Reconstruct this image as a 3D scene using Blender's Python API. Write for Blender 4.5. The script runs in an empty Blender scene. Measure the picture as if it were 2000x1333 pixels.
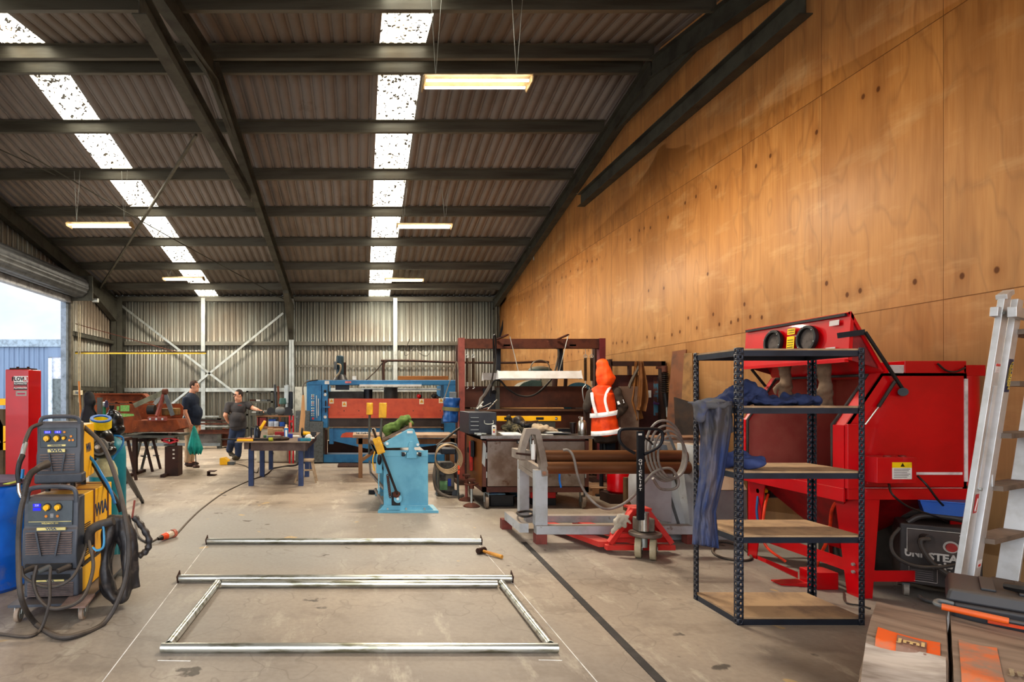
import bpy, bmesh, math, random
from mathutils import Vector, Matrix, noise
random.seed(7)
PI = math.pi
COL = bpy.context.scene.collection
# camera model: level camera with a shifted lens, principal point (703,775) of 2000x1333, focal 1150 px, eye height 1.47 m
F, H, CX, CY = 1150.0, 1.47, 703.0, 775.0
def W(x, y, Z): return Vector(((x-CX)*Z/F, Z, H-(y-CY)*Z/F))
def ZG(y): return F*H/(y-CY)
def XX(x, Z): return (x-CX)*Z/F
def HH(y, Z): return H-(y-CY)*Z/F
def G(x, y, z=0.0):
    Z = F*(H-z)/(y-CY); return Vector(((x-CX)*Z/F, Z, z))
def lin(c):
    r = []
    for v in c[:3]:
        v /= 255.0
        r.append(v/12.92 if v <= .04045 else ((v+.055)/1.055)**2.4)
    return (*r, 1.0)

# ------------------------------------------------------------------ materials
MATS = {}
def nd(nt, t, **k):
    n = nt.nodes.new(t)
    for a, b in k.items():
        if a in n.inputs: n.inputs[a].default_value = b
        else: setattr(n, a, b)
    return n
def mixc(nt, fac, a, b, mode='MIX'):
    m = nt.nodes.new('ShaderNodeMix'); m.data_type = 'RGBA'; m.blend_type = mode
    for i, v in ((0, fac), (6, a), (7, b)):
        if hasattr(v, 'is_output') or isinstance(v, bpy.types.NodeSocket): nt.links.new(v, m.inputs[i])
        else: m.inputs[i].default_value = v
    return m.outputs[2]
def ramp(nt, src, a, b):
    m = nt.nodes.new('ShaderNodeMapRange'); m.inputs[1].default_value = a; m.inputs[2].default_value = b
    nt.links.new(src, m.inputs[0]); return m.outputs[0]
def noisef(nt, vec, scale, detail=4, rough=.6, stretch=None):
    if stretch:
        mp = nt.nodes.new('ShaderNodeMapping'); mp.inputs['Scale'].default_value = stretch
        nt.links.new(vec, mp.inputs['Vector']); vec = mp.outputs[0]
    n = nt.nodes.new('ShaderNodeTexNoise'); n.inputs['Scale'].default_value = scale
    n.inputs['Detail'].default_value = detail; n.inputs['Roughness'].default_value = rough
    nt.links.new(vec, n.inputs['Vector']); return n.outputs['Fac']
def newmat(name):
    m = bpy.data.materials.new(name); m.use_nodes = True
    nt = m.node_tree; b = nt.nodes['Principled BSDF']
    co = nt.nodes.new('ShaderNodeTexCoord').outputs['Object']
    return m, nt, b, co
def mat(name, c, rough=.6, metal=0.0, c2=None, scale=6, lo=.45, hi=.65, bump=0.0, bscale=40, dust=0.0, dustc=(150,130,108), stretch=None, spec=.5, c3=None, scale3=14, lo3=.62, hi3=.68, emit=0, coat=0):
    if name in MATS: return MATS[name]
    m, nt, b, co = newmat(name)
    col = lin(c)
    k = c2 or tuple(v*.78 for v in c)
    f = ramp(nt, noisef(nt, co, scale, stretch=stretch), lo, hi)
    out = mixc(nt, f, col, lin(k))
    if c3:
        f3 = ramp(nt, noisef(nt, co, scale3, 6, .7), lo3, hi3)
        out = mixc(nt, f3, out, lin(c3))
    if dust > 0:
        g = nt.nodes.new('ShaderNodeNewGeometry'); s = nt.nodes.new('ShaderNodeSeparateXYZ')
        nt.links.new(g.outputs['Normal'], s.inputs[0])
        up = ramp(nt, s.outputs[2], .15, 1.0)
        mm = nt.nodes.new('ShaderNodeMath'); mm.operation = 'MULTIPLY'; mm.inputs[1].default_value = dust
        nt.links.new(up, mm.inputs[0])
        out = mixc(nt, mm.outputs[0], out, lin(dustc))
    nt.links.new(out, b.inputs['Base Color'])
    b.inputs['Roughness'].default_value = rough; b.inputs['Metallic'].default_value = metal
    b.inputs['Specular IOR Level'].default_value = spec
    if coat: b.inputs['Coat Weight'].default_value = coat
    if emit:
        b.inputs['Emission Color'].default_value = col; b.inputs['Emission Strength'].default_value = emit
    if bump:
        bp = nt.nodes.new('ShaderNodeBump'); bp.inputs['Strength'].default_value = bump; bp.inputs['Distance'].default_value = .01
        nt.links.new(noisef(nt, co, bscale, 5), bp.inputs['Height']); nt.links.new(bp.outputs[0], b.inputs['Normal'])
    MATS[name] = m; return m

# ------------------------------------------------------------------ objects
OFF = {}
def tag(o, label=None, cat=None, group=None, kind=None):
    if label: o['label'] = label
    if cat: o['category'] = cat
    if group: o['group'] = group
    if kind: o['kind'] = kind
    return o
def E(name, loc, label, cat, group=None, rz=0.0, local=False):
    o = bpy.data.objects.new(name, None); COL.objects.link(o)
    o.location = loc; o.rotation_euler = (0, 0, rz); o.empty_display_size = .1
    OFF[o.name] = Vector((0,0,0)) if local else Vector(loc)
    return tag(o, label, cat, group)
def finish(name, me, m, parent=None, angle=35):
    if m is not None and not me.materials: me.materials.append(m)
    o = bpy.data.objects.new(name, me); COL.objects.link(o)
    if parent is not None:
        off = OFF.get(parent.name, Vector((0,0,0)))
        me.transform(Matrix.Translation(-off)); o.parent = parent; OFF[o.name] = off
    elif len(me.vertices):
        c = [v.co for v in me.vertices]
        b = Vector(((min(v.x for v in c)+max(v.x for v in c))/2, (min(v.y for v in c)+max(v.y for v in c))/2, min(v.z for v in c)))
        me.transform(Matrix.Translation(-b)); o.location = b; OFF[o.name] = b
    for p in me.polygons: p.use_smooth = True
    me.set_sharp_from_angle(angle=math.radians(angle))
    return o
def frame(d):
    d = d.normalized(); up = Vector((0,0,1)) if abs(d.z) < .95 else Vector((0,1,0))
    s = d.cross(up).normalized(); return s, s.cross(d).normalized()
def spline(pts, n=8, closed=False):
    P = [Vector(p) for p in pts]
    if len(P) < 3: return P
    out = []; N = len(P)
    for i in range(N if closed else N-1):
        a = P[(i-1) % N] if (closed or i) else P[0]*2-P[1]
        b, c = P[i], P[(i+1) % N]
        d = P[(i+2) % N] if (closed or i+2 < N) else P[-1]*2-P[-2]
        for k in range(n):
            t = k/n
            out.append(.5*((2*b)+(c-a)*t+(2*a-5*b+4*c-d)*t*t+(3*b-a-3*c+d)*t**3))
    if not closed: out.append(P[-1])
    return out
class MB:
    def __init__(s): s.bm = bmesh.new()
    def face(s, pts):
        vs = [s.bm.verts.new(p) for p in pts]; s.bm.faces.new(vs); return s
    def hexa(s, c):
        v = [s.bm.verts.new(p) for p in c]
        for f in ((0,3,2,1),(4,5,6,7),(0,1,5,4),(1,2,6,5),(2,3,7,6),(3,0,4,7)): s.bm.faces.new([v[i] for i in f])
        return s
    def box(s, x0, x1, y0, y1, z0, z1):
        return s.hexa([(x0,y0,z0),(x1,y0,z0),(x1,y1,z0),(x0,y1,z0),(x0,y0,z1),(x1,y0,z1),(x1,y1,z1),(x0,y1,z1)])
    def obox(s, c, size, rx=0, ry=0, rz=0):
        R = Matrix.Rotation(rz,3,'Z') @ Matrix.Rotation(ry,3,'Y') @ Matrix.Rotation(rx,3,'X'); c = Vector(c)
        a, b, d = (v/2 for v in size)
        return s.hexa([c + R @ Vector(p) for p in ((-a,-b,-d),(a,-b,-d),(a,b,-d),(-a,b,-d),(-a,-b,d),(a,-b,d),(a,b,d),(-a,b,d))])
    def beam(s, p, q, w, h):
        p, q = Vector(p), Vector(q); a, b = frame(q-p); a *= w/2; b *= h/2
        return s.hexa([p-a-b, p+a-b, p+a+b, p-a+b, q-a-b, q+a-b, q+a+b, q-a+b])
    def ibeam(s, p, q, w, h, t=.012):
        p, q = Vector(p), Vector(q); a, b = frame(q-p)
        for dz in (-1, 1): s.beam(p+b*dz*(h/2-t/2), q+b*dz*(h/2-t/2), w, t)
        return s.beam(p, q, t, h-2*t)
    def cyl(s, p, q, r, r2=None, n=16, caps=True):
        p, q = Vector(p), Vector(q); a, b = frame(q-p); r2 = r if r2 is None else r2
        A = [s.bm.verts.new(p+(a*math.cos(2*PI*i/n)+b*math.sin(2*PI*i/n))*r) for i in range(n)]
        B = [s.bm.verts.new(q+(a*math.cos(2*PI*i/n)+b*math.sin(2*PI*i/n))*r2) for i in range(n)]
        for i in range(n): s.bm.faces.new((A[i], A[(i+1)%n], B[(i+1)%n], B[i]))
        if caps: s.bm.faces.new(A[::-1]); s.bm.faces.new(B)
        return s
    def pipe(s, p, q, r, ri, n=20):
        p, q = Vector(p), Vector(q); a, b = frame(q-p); R = []
        for c, rr in ((p,r),(q,r),(q,ri),(p,ri)):
            R.append([s.bm.verts.new(c+(a*math.cos(2*PI*i/n)+b*math.sin(2*PI*i/n))*rr) for i in range(n)])
        for k in range(4):
            for i in range(n): s.bm.faces.new((R[k][i], R[k][(i+1)%n], R[(k+1)%4][(i+1)%n], R[(k+1)%4][i]))
        return s
    def tube(s, pts, r, n=8, closed=False, sm=6):
        P = spline(pts, sm, closed) if sm > 1 else [Vector(p) for p in pts]
        N = len(P); rings = []; rf = r if callable(r) else (lambda t: r)
        a = None
        for i in range(N):
            d = (P[(i+1)%N]-P[(i-1)%N]) if closed else (P[min(i+1,N-1)]-P[max(i-1,0)])
            if d.length < 1e-9: d = Vector((0,0,1))
            d.normalize()
            if a is None: a, b = frame(d)
            else:
                a = (a-d*a.dot(d))
                if a.length < 1e-6: a, b = frame(d)
                a.normalize(); b = a.cross(d)
            rr = rf(i/max(1,N-1))
            rings.append([s.bm.verts.new(P[i]+(a*math.cos(2*PI*k/n)+b*math.sin(2*PI*k/n))*rr) for k in range(n)])
        for i in range(N if closed else N-1):
            A, B = rings[i], rings[(i+1)%N]
            for k in range(n): s.bm.faces.new((A[k], A[(k+1)%n], B[(k+1)%n], B[k]))
        if not closed: s.bm.faces.new(rings[0][::-1]); s.bm.faces.new(rings[-1])
        return s
    def prism(s, poly, axis, a, b):
        def P(u, v, w): return {'x': (w,u,v), 'y': (u,w,v), 'z': (u,v,w)}[axis]
        A = [s.bm.verts.new(P(u,v,a)) for u,v in poly]; B = [s.bm.verts.new(P(u,v,b)) for u,v in poly]; n = len(poly)
        s.bm.faces.new(A); s.bm.faces.new(B[::-1])
        for i in range(n): s.bm.faces.new((A[i], B[i], B[(i+1)%n], A[(i+1)%n]))
        return s
    def lathe(s, prof, c, n=24, axis=None):
        c = Vector(c); R = axis.to_track_quat('Z','Y').to_matrix() if axis is not None else Matrix.Identity(3); rings = []
        for r, z in prof:
            rings.append([s.bm.verts.new(c + R @ Vector((max(r,1e-4)*math.cos(2*PI*i/n), max(r,1e-4)*math.sin(2*PI*i/n), z))) for i in range(n)])
        for A, B in zip(rings, rings[1:]):
            for i in range(n): s.bm.faces.new((A[i], A[(i+1)%n], B[(i+1)%n], B[i]))
        s.bm.faces.new(rings[0][::-1]); s.bm.faces.new(rings[-1]); return s
    def ell(s, c, r, R=None, n=16, m=10):
        c = Vector(c); r = (r,)*3 if not hasattr(r,'__len__') else r; R = R or Matrix.Identity(3); rings = []
        top = s.bm.verts.new(c+R@Vector((0,0,r[2]))); bot = s.bm.verts.new(c+R@Vector((0,0,-r[2])))
        for j in range(1, m):
            t = PI*j/m
            rings.append([s.bm.verts.new(c+R@Vector((r[0]*math.sin(t)*math.cos(2*PI*i/n), r[1]*math.sin(t)*math.sin(2*PI*i/n), r[2]*math.cos(t)))) for i in range(n)])
        for i in range(n):
            s.bm.faces.new((top, rings[0][i], rings[0][(i+1)%n])); s.bm.faces.new((bot, rings[-1][(i+1)%n], rings[-1][i]))
        for A, B in zip(rings, rings[1:]):
            for i in range(n): s.bm.faces.new((A[i], B[i], B[(i+1)%n], A[(i+1)%n]))
        return s
    def cap(s, p, q, r1, r2, n=14, e1=True, e2=True):
        s.cyl(p, q, r1, r2, n)
        if e1: s.ell(p, r1, n=n, m=8)
        if e2: s.ell(q, r2, n=n, m=8)
        return s
    def grid(s, fn, nu, nv):
        V = [[s.bm.verts.new(fn(i/nu, j/nv)) for j in range(nv+1)] for i in range(nu+1)]
        for i in range(nu):
            for j in range(nv): s.bm.faces.new((V[i][j], V[i+1][j], V[i+1][j+1], V[i][j+1]))
        return s
    def mesh(s, name='mesh', normals=True):
        me = bpy.data.meshes.new(name)
        if normals: bmesh.ops.recalc_face_normals(s.bm, faces=s.bm.faces[:])
        s.bm.to_mesh(me); s.bm.free(); return me
    def build(s, name, m, parent=None, bevel=0, angle=35, label=None, cat=None, group=None, kind=None, solid=0):
        o = finish(name, s.mesh(name), m, parent, angle)
        if solid:
            k = o.modifiers.new('thick', 'SOLIDIFY'); k.thickness = solid; k.offset = 0
        if bevel:
            k = o.modifiers.new('edge', 'BEVEL'); k.width = bevel; k.segments = 2; k.limit_method = 'ANGLE'; k.angle_limit = math.radians(40); k.harden_normals = True
        return tag(o, label, cat, group, kind)
    def blob(s, name, m, parent=None, voxel=.012, smooth=6, fold=0, fscale=8, label=None, cat=None, group=None, kind=None, fstretch=(1,1,1)):
        """closed shapes melted into one continuous surface"""
        me = s.mesh(name); t = bpy.data.objects.new('tmp', me); COL.objects.link(t)
        r = t.modifiers.new('r', 'REMESH'); r.mode = 'VOXEL'; r.voxel_size = voxel
        k = t.modifiers.new('s', 'SMOOTH'); k.iterations = smooth; k.factor = .6
        dg = bpy.context.evaluated_depsgraph_get(); dg.update()
        out = bpy.data.meshes.new_from_object(t.evaluated_get(dg)); out.name = name
        bpy.data.objects.remove(t); bpy.data.meshes.remove(me)
        if fold:
            nr = [v.normal.copy() for v in out.vertices]
            for v, nn in zip(out.vertices, nr):
                q = Vector((v.co.x*fstretch[0], v.co.y*fstretch[1], v.co.z*fstretch[2]))*fscale
                v.co += nn*fold*(noise.noise(q)+.5*noise.noise(q*2.1))
        out.materials.clear()
        return tag(finish(name, out, m, parent, 180), label, cat, group, kind)
def text(body, m, parent, loc, size, rot=(PI/2,0,0), bold=0.0, name='lettering', ax='CENTER', sx=1.0, ext=.0008, depth=None):
    cu = bpy.data.curves.new('t', 'FONT'); cu.body = body; cu.size = size; cu.align_x = ax; cu.align_y = 'CENTER'; cu.extrude = ext; cu.offset = bold; cu.resolution_u = 2
    t = bpy.data.objects.new('t', cu); COL.objects.link(t)
    dg = bpy.context.evaluated_depsgraph_get(); dg.update()
    me = bpy.data.meshes.new_from_object(t.evaluated_get(dg)); bpy.data.objects.remove(t); bpy.data.curves.remove(cu)
    me.name = name
    from mathutils import Euler
    R = rot if isinstance(rot, Matrix) else Euler(rot).to_matrix()
    me.transform(Matrix.Translation(Vector(loc)) @ R.to_4x4() @ Matrix.Diagonal((sx,1,1,1)))
    me.materials.clear()
    return finish(name, me, m, parent)
def copytree(o, loc=None, rz=None, label=None, parent=None):
    c = o.copy(); COL.objects.link(c); OFF[c.name] = OFF.get(o.name, Vector((0,0,0)))
    if parent is not None: c.parent = parent
    if loc is not None: c.location = loc
    if rz is not None: c.rotation_euler = (0,0,rz)
    if label: c['label'] = label
    for ch in [x for x in COL.objects if x.parent == o]: copytree(ch, parent=c)
    return c

# ------------------------------------------------------------------ camera, sky, exposure
cam = bpy.data.cameras.new('camera'); co_ = bpy.data.objects.new('camera', cam); COL.objects.link(co_)
co_.location = (0,0,H); co_.rotation_euler = (PI/2,0,0)
cam.sensor_width = 36; cam.lens = F/2000*36; cam.shift_x = (1000-CX)/2000; cam.shift_y = (CY-666.5)/2000; cam.clip_start = .05; cam.clip_end = 500
sc = bpy.context.scene; sc.camera = co_
sc.view_settings.view_transform = 'Standard'; sc.view_settings.look = 'Medium High Contrast'; sc.view_settings.exposure = 0.42
w = bpy.data.worlds.new('overcast sky'); sc.world = w; w.use_nodes = True
nt = w.node_tree; bg = nt.nodes['Background']
tc = nt.nodes.new('ShaderNodeTexCoord'); sp = nt.nodes.new('ShaderNodeSeparateXYZ'); nt.links.new(tc.outputs['Generated'], sp.inputs[0])
g = ramp(nt, sp.outputs[2], -.05, .6)
nt.links.new(mixc(nt, g, lin((226,232,240)), lin((240,244,250))), bg.inputs['Color']); bg.inputs['Strength'].default_value = 2.6
sc.cycles.use_denoising = True; sc.cycles.max_bounces = 6; sc.cycles.diffuse_bounces = 4; sc.cycles.glossy_bounces = 3; sc.cycles.use_adaptive_sampling = True; sc.cycles.adaptive_threshold = .025; sc.cycles.sample_clamp_indirect = 6

# common materials
STEEL_DK = mat('painted_dark_steel', (88,88,80), .55, .3, c2=(70,68,62), scale=3, dust=0)
PURLIN = mat('galvanised_purlin', (112,110,100), .5, .25, c2=(92,88,78), scale=2, stretch=(.3,3,3))
ROOFM = mat('roof_sheet', (146,138,132), .7, 0, c2=(130,121,114), scale=1.2, stretch=(1,.4,1), c3=(112,102,95), scale3=.9, lo3=.6, hi3=.8)
GALV = mat('galvanised_steel', (176,180,176), .42, .6, c2=(146,148,142), scale=3)
CHROME = mat('bright_steel', (205,206,204), .22, .95, c2=(170,172,168), scale=5)
RUST = mat('rusty_steel', (98,56,40), .75, .25, c2=(70,40,32), scale=5, c3=(128,78,56), scale3=9, bump=.2)
RUSTR = mat('red_oxide_steel', (142,76,66), .65, .1, c2=(112,60,52), scale=5, c3=(90,55,45), scale3=12)
RUSTD = mat('dark_rusty_steel', (70,46,38), .75, .3, c2=(52,38,33), scale=4, c3=(88,54,40), scale3=8)
BLACK = mat('black_plastic', (28,28,30), .45, 0, c2=(38,36,36), dust=.25)
BLACKM = mat('black_metal', (30,34,42), .4, .3, c2=(40,42,46), scale=10, dust=.15)
RUBBER = mat('grey_rubber_hose', (72,66,62), .6, 0, c2=(56,52,50), scale=12, dust=.35)
RUBBK = mat('black_rubber', (34,33,33), .65, 0, dust=.3)
WHITE = mat('white_paint', (226,224,218), .5, 0, c2=(204,200,192))
YEL = mat('yellow_paint', (250,192,16), .42, 0, c2=(242,180,14), scale=3, dust=.5)
REDP = mat('red_gloss_paint', (196,8,22), .28, 0, c2=(180,4,18), scale=2, dust=.3, dustc=(196,110,100), coat=.3)
BLUEM = mat('machine_blue_paint', (52,122,168), .5, 0, c2=(40,102,148), scale=4, c3=(60,58,60), scale3=16, lo3=.66, hi3=.7, dust=.35)
CYAN = mat('light_blue_paint', (112,176,198), .5, 0, c2=(96,160,186), scale=4, c3=(70,74,76), scale3=22, lo3=.69, hi3=.73, dust=.2)
GREYP = mat('grey_machine_paint', (104,110,112), .55, 0, c2=(84,88,90), scale=5, c3=(130,132,130), dust=.4)
LGREY = mat('light_grey_paint', (178,180,182), .55, 0, c2=(160,160,158), scale=4, c3=(128,118,106), scale3=10, dust=.7, dustc=(142,124,106))
WOOD = mat('dusty_timber', (146,108,76), .75, 0, c2=(112,80,56), scale=4, stretch=(1,1,.15), dust=.4)
CONC = None
# ------------------------------------------------------------------ structure
YB, XL, XR, YR, YF = 19.9, -8.28, 4.66, 9.12, -1.7      # back wall, side walls, ridge, open front
SL = 215/F
def roofz(y): return H + 6.92 - SL*y + .2 if y >= YR else H + 6.92 - SL*(2*YR-y) + .2
def struct(o, name): o.name = name; o['kind'] = 'structure'; return o
def floor_mat():
    m, nt, b, co = newmat('stained_concrete')
    n1 = noisef(nt, co, .5, 5, .6); n2 = noisef(nt, co, 2.2, 6, .65, stretch=(1,1.6,1)); n3 = noisef(nt, co, 30, 3, .6); n4 = noisef(nt, co, .22, 2, .5)
    c = mixc(nt, ramp(nt, n1, .35, .7), lin((172,156,138)), lin((142,130,118)))
    c = mixc(nt, ramp(nt, n2, .5, .76), c, lin((126,112,98)))
    n8 = noisef(nt, co, 3.2, 6, .7, stretch=(1.8,.5,1)); c = mixc(nt, ramp(nt, n8, .54, .70), c, lin((188,176,158)))
    c = mixc(nt, ramp(nt, n4, .48, .66), c, lin((150,146,140)))
    n5 = noisef(nt, co, 4.5, 4, .5); c = mixc(nt, ramp(nt, n5, .69, .73), c, lin((88,80,72)))
    n6 = noisef(nt, co, 3.1, 2, .4, stretch=(1,1,1)); c = mixc(nt, ramp(nt, n6, .735, .745), c, lin((186,160,120)))
    mm = mixc(nt, ramp(nt, n3, .4, .7), c, lin((120,108,96))); 
    c = mixc(nt, .25, c, mm)
    v = nt.nodes.new('ShaderNodeTexVoronoi'); v.feature = 'DISTANCE_TO_EDGE'; v.inputs['Scale'].default_value = .55
    dd = nt.nodes.new('ShaderNodeTexNoise'); dd.inputs['Scale'].default_value = 2.5; nt.links.new(co, dd.inputs['Vector'])
    vm = nt.nodes.new('ShaderNodeVectorMath'); vm.operation = 'ADD'; nt.links.new(co, vm.inputs[0]); nt.links.new(dd.outputs['Color'], vm.inputs[1]); nt.links.new(vm.outputs[0], v.inputs['Vector'])
    c = mixc(nt, ramp(nt, v.outputs['Distance'], .006, .0), c, mixc(nt, .3, c, lin((90,80,70))))
    nt.links.new(c, b.inputs['Base Color'])
    r = nt.nodes.new('ShaderNodeMapRange'); nt.links.new(n1, r.inputs[0]); r.inputs[3].default_value = .42; r.inputs[4].default_value = .68
    nt.links.new(r.outputs[0], b.inputs['Roughness'])
    bp = nt.nodes.new('ShaderNodeBump'); bp.inputs['Strength'].default_value = .12; bp.inputs['Distance'].default_value = .01
    nt.links.new(n2, bp.inputs['Height']); nt.links.new(bp.outputs[0], b.inputs['Normal'])
    return m
struct(MB().box(XL-.1, XR+.1, YF-2, YB+.1, -.1, 0).build('floor', floor_mat()), 'floor')
struct(MB().box(-90, 40, -40, 140, -.25, -.12).build('ground', mat('outside_ground', (176,172,166), .9, scale=1)), 'ground')

def corr_profile(a, b, pitch=.2, rib=.045, h=.03):
    """offsets (u, height) of a ribbed sheet"""
    P = []; u = a
    while u < b-1e-6:
        for k, hh in ((0,0),(pitch-rib-.03,0),(pitch-rib-.015,h),(pitch-.015,h)):
            if u+k <= b: P.append((u+k, hh))
        u += pitch
    P.append((b, 0)); return P
def wall_mat():
    m, nt, b, co = newmat('ribbed_wall_sheet')
    n1 = noisef(nt, co, 1.0, 4, .6, stretch=(2.4,2.4,.12)); n2 = noisef(nt, co, .35, 3, .5); n3 = noisef(nt, co, 6, 4, .6, stretch=(2.5,2.5,.3))
    c = mixc(nt, ramp(nt, n1, .4, .66), lin((166,168,160)), lin((144,141,132)))
    c = mixc(nt, ramp(nt, n2, .48, .66), c, lin((150,138,124)))
    c = mixc(nt, ramp(nt, n3, .6, .8), c, lin((134,122,106)))
    g = nt.nodes.new('ShaderNodeNewGeometry'); s = nt.nodes.new('ShaderNodeSeparateXYZ'); nt.links.new(g.outputs['Position'], s.inputs[0])
    def mt(op, a, b_):
        k = nt.nodes.new('ShaderNodeMath'); k.operation = op
        for i, v in enumerate((a, b_)):
            if isinstance(v, (int, float)): k.inputs[i].default_value = v
            else: nt.links.new(v, k.inputs[i])
        return k.outputs[0]
    fr = mt('FRACT', mt('DIVIDE', mt('ADD', mt('ADD', s.outputs[0], s.outputs[1]), -YB-XL), .205), 0)
    c = mixc(nt, mt('MULTIPLY', mt('LESS_THAN', mt('ABSOLUTE', mt('SUBTRACT', fr, .66), 0), .05), .6), c, lin((70,62,54)))  # dark line at each rib edge: rib shading painted into the sheet colour
    nt.links.new(c, b.inputs['Base Color']); b.inputs['Roughness'].default_value = .5; b.inputs['Metallic'].default_value = .35
    return m
WALLM = wall_mat()
# back wall
o = MB(); prof = corr_profile(XL, XR, .205)
zt = roofz(YB)+.02
for (u0,h0),(u1,h1) in zip(prof, prof[1:]): o.face([(u0,YB-h0,0),(u1,YB-h1,0),(u1,YB-h1,zt),(u0,YB-h0,zt)])
struct(o.build('wall_back', WALLM, angle=10, solid=.002), 'wall_back')
# left wall: beyond the door and above it
DY1 = 16.55; DZ = 4.25
o = MB()
for (u0,h0),(u1,h1) in zip(*(lambda p: (p, p[1:]))(corr_profile(YF, YB, .205))):
    z0 = 0 if u0 > DY1 else DZ
    if u0 < 6: z0 = 0
    o.face([(XL+h0,u0,z0),(XL+h1,u1,z0),(XL+h1,u1,roofz(u1)+.05),(XL+h0,u0,roofz(u0)+.05)])
struct(o.build('wall_left', WALLM, angle=10, solid=.002), 'wall_left')
# plywood wall
def ply_mat():
    m, nt, b, co = newmat('plywood_lining')
    g = nt.nodes.new('ShaderNodeNewGeometry'); s = nt.nodes.new('ShaderNodeSeparateXYZ'); nt.links.new(g.outputs['Position'], s.inputs[0])
    def math_(op, a, b_=None):
        k = nt.nodes.new('ShaderNodeMath'); k.operation = op
        for i, v in enumerate((a, b_)):
            if v is None: continue
            if isinstance(v, (int, float)): k.inputs[i].default_value = v
            else: nt.links.new(v, k.inputs[i])
        return k.outputs[0]
    cy = math_('FLOOR', math_('DIVIDE', math_('ADD', s.outputs[1], -.98), 1.24)); cz = math_('FLOOR', math_('DIVIDE', math_('ADD', s.outputs[2], -2.24), 2.27))
    cb = nt.nodes.new('ShaderNodeCombineXYZ'); nt.links.new(cy, cb.inputs[0]); nt.links.new(cz, cb.inputs[1])
    wn = nt.nodes.new('ShaderNodeTexWhiteNoise'); wn.noise_dimensions = '3D'; nt.links.new(cb.outputs[0], wn.inputs['Vector'])
    off = nt.nodes.new('ShaderNodeVectorMath'); off.operation = 'MULTIPLY_ADD'; nt.links.new(wn.outputs['Color'], off.inputs[0]); off.inputs[1].default_value = (20,20,20); nt.links.new(g.outputs['Position'], off.inputs[2])
    P = off.outputs[0]
    n0 = noisef(nt, P, 1.4, 3, .5, stretch=(1,1,.35)); n1 = noisef(nt, P, 6, 4, .6, stretch=(1,1,.1)); n2 = noisef(nt, P, 40, 3, .6, stretch=(1,1,.05))
    # flame figure: bands of a low-frequency field
    fl = math_('FRACT', math_('MULTIPLY', n0, 9.0)); fl = math_('ABSOLUTE', math_('SUBTRACT', fl, .5))
    c = mixc(nt, ramp(nt, n1, .4, .66), lin((198,136,74)), lin((168,108,54)))
    c = mixc(nt, ramp(nt, fl, .36, .5), c, mixc(nt, .6, c, lin((140,88,44))))
    c = mixc(nt, .25, c, mixc(nt, ramp(nt, n2, .4, .65), lin((212,166,108)), lin((168,118,66))))
    tone = ramp(nt, wn.outputs['Value'], 0, 1)
    c = mixc(nt, math_('MULTIPLY', tone, .3), c, lin((208,136,68)))
    # paler and greyer towards the floor
    c = mixc(nt, math_('MULTIPLY', ramp(nt, s.outputs[2], 4.4, 1.2), .55), c, lin((190,158,118)))
    # scuffs
    n4 = noisef(nt, g.outputs['Position'], 2.2, 5, .6, stretch=(1,.5,2)); c = mixc(nt, math_('MULTIPLY', ramp(nt, n4, .55, .72), .4), c, lin((226,186,134)))
    n6 = noisef(nt, P, 1.1, 4, .6, stretch=(1,1,.3)); c = mixc(nt, math_('MULTIPLY', ramp(nt, n6, .50, .66), .5), c, lin((146,98,56)))
    # knots in rows beside the seams
    kn = None
    for z0, fr, thr in ((2.37,5.2,.42),(4.16,4.1,.5),(2.52,3.3,.88),(3.1,1.3,.82)):
        yy = math_('MULTIPLY', s.outputs[1], fr); cell = math_('FLOOR', yy); w1 = nt.nodes.new('ShaderNodeTexWhiteNoise'); w1.noise_dimensions = '2D'
        cv = nt.nodes.new('ShaderNodeCombineXYZ'); nt.links.new(cell, cv.inputs[0]); cv.inputs[1].default_value = z0; nt.links.new(cv.outputs[0], w1.inputs['Vector'])
        sc_ = nt.nodes.new('ShaderNodeSeparateColor'); nt.links.new(w1.outputs['Color'], sc_.inputs[0])
        dy = math_('DIVIDE', math_('SUBTRACT', math_('FRACT', yy), math_('ADD', math_('MULTIPLY', sc_.outputs[0], .5), .25)), fr)
        dz = math_('MULTIPLY', math_('SUBTRACT', math_('SUBTRACT', s.outputs[2], z0), math_('MULTIPLY', sc_.outputs[1], .09)), .75)
        dd = math_('SQRT', math_('ADD', math_('MULTIPLY', dy, dy), math_('MULTIPLY', dz, dz)))
        k_ = math_('MULTIPLY', ramp(nt, dd, .024, .014), math_('GREATER_THAN', sc_.outputs[2], thr))
        kn = k_ if kn is None else math_('MAXIMUM', kn, k_)
        halo = math_('MULTIPLY', math_('MULTIPLY', ramp(nt, dd, .09, .02), math_('GREATER_THAN', sc_.outputs[2], thr)), .3)
        c = mixc(nt, halo, c, lin((140,88,44)))
    c = mixc(nt, math_('MULTIPLY', kn, .8), c, lin((84,44,20)))
    # seams
    fy = math_('FRACT', math_('DIVIDE', math_('ADD', s.outputs[1], -.98), 1.24))
    fz2 = math_('FRACT', math_('DIVIDE', math_('ADD', s.outputs[2], -2.24), 2.27))
    seam = math_('MAXIMUM', math_('LESS_THAN', fy, .004), math_('LESS_THAN', fz2, .0035))
    c = mixc(nt, math_('MULTIPLY', seam, .75), c, lin((96,58,28)))
    nt.links.new(c, b.inputs['Base Color']); b.inputs['Roughness'].default_value = .5; b.inputs['Specular IOR Level'].default_value = .35
    return m
o = MB(); ys = [YF, YR, YB]
o.face([(XR,YF,0),(XR,YR,0),(XR,YB,0),(XR,YB,roofz(YB)+.1),(XR,YR,roofz(YR)+.1),(XR,YF,roofz(YF)+.1)])
struct(o.build('wall_right', ply_mat()), 'wall_right')
OB = bpy.data.objects['wall_right']; k = OB.modifiers.new('t','SOLIDIFY'); k.thickness = .02; k.offset = 1
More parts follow.
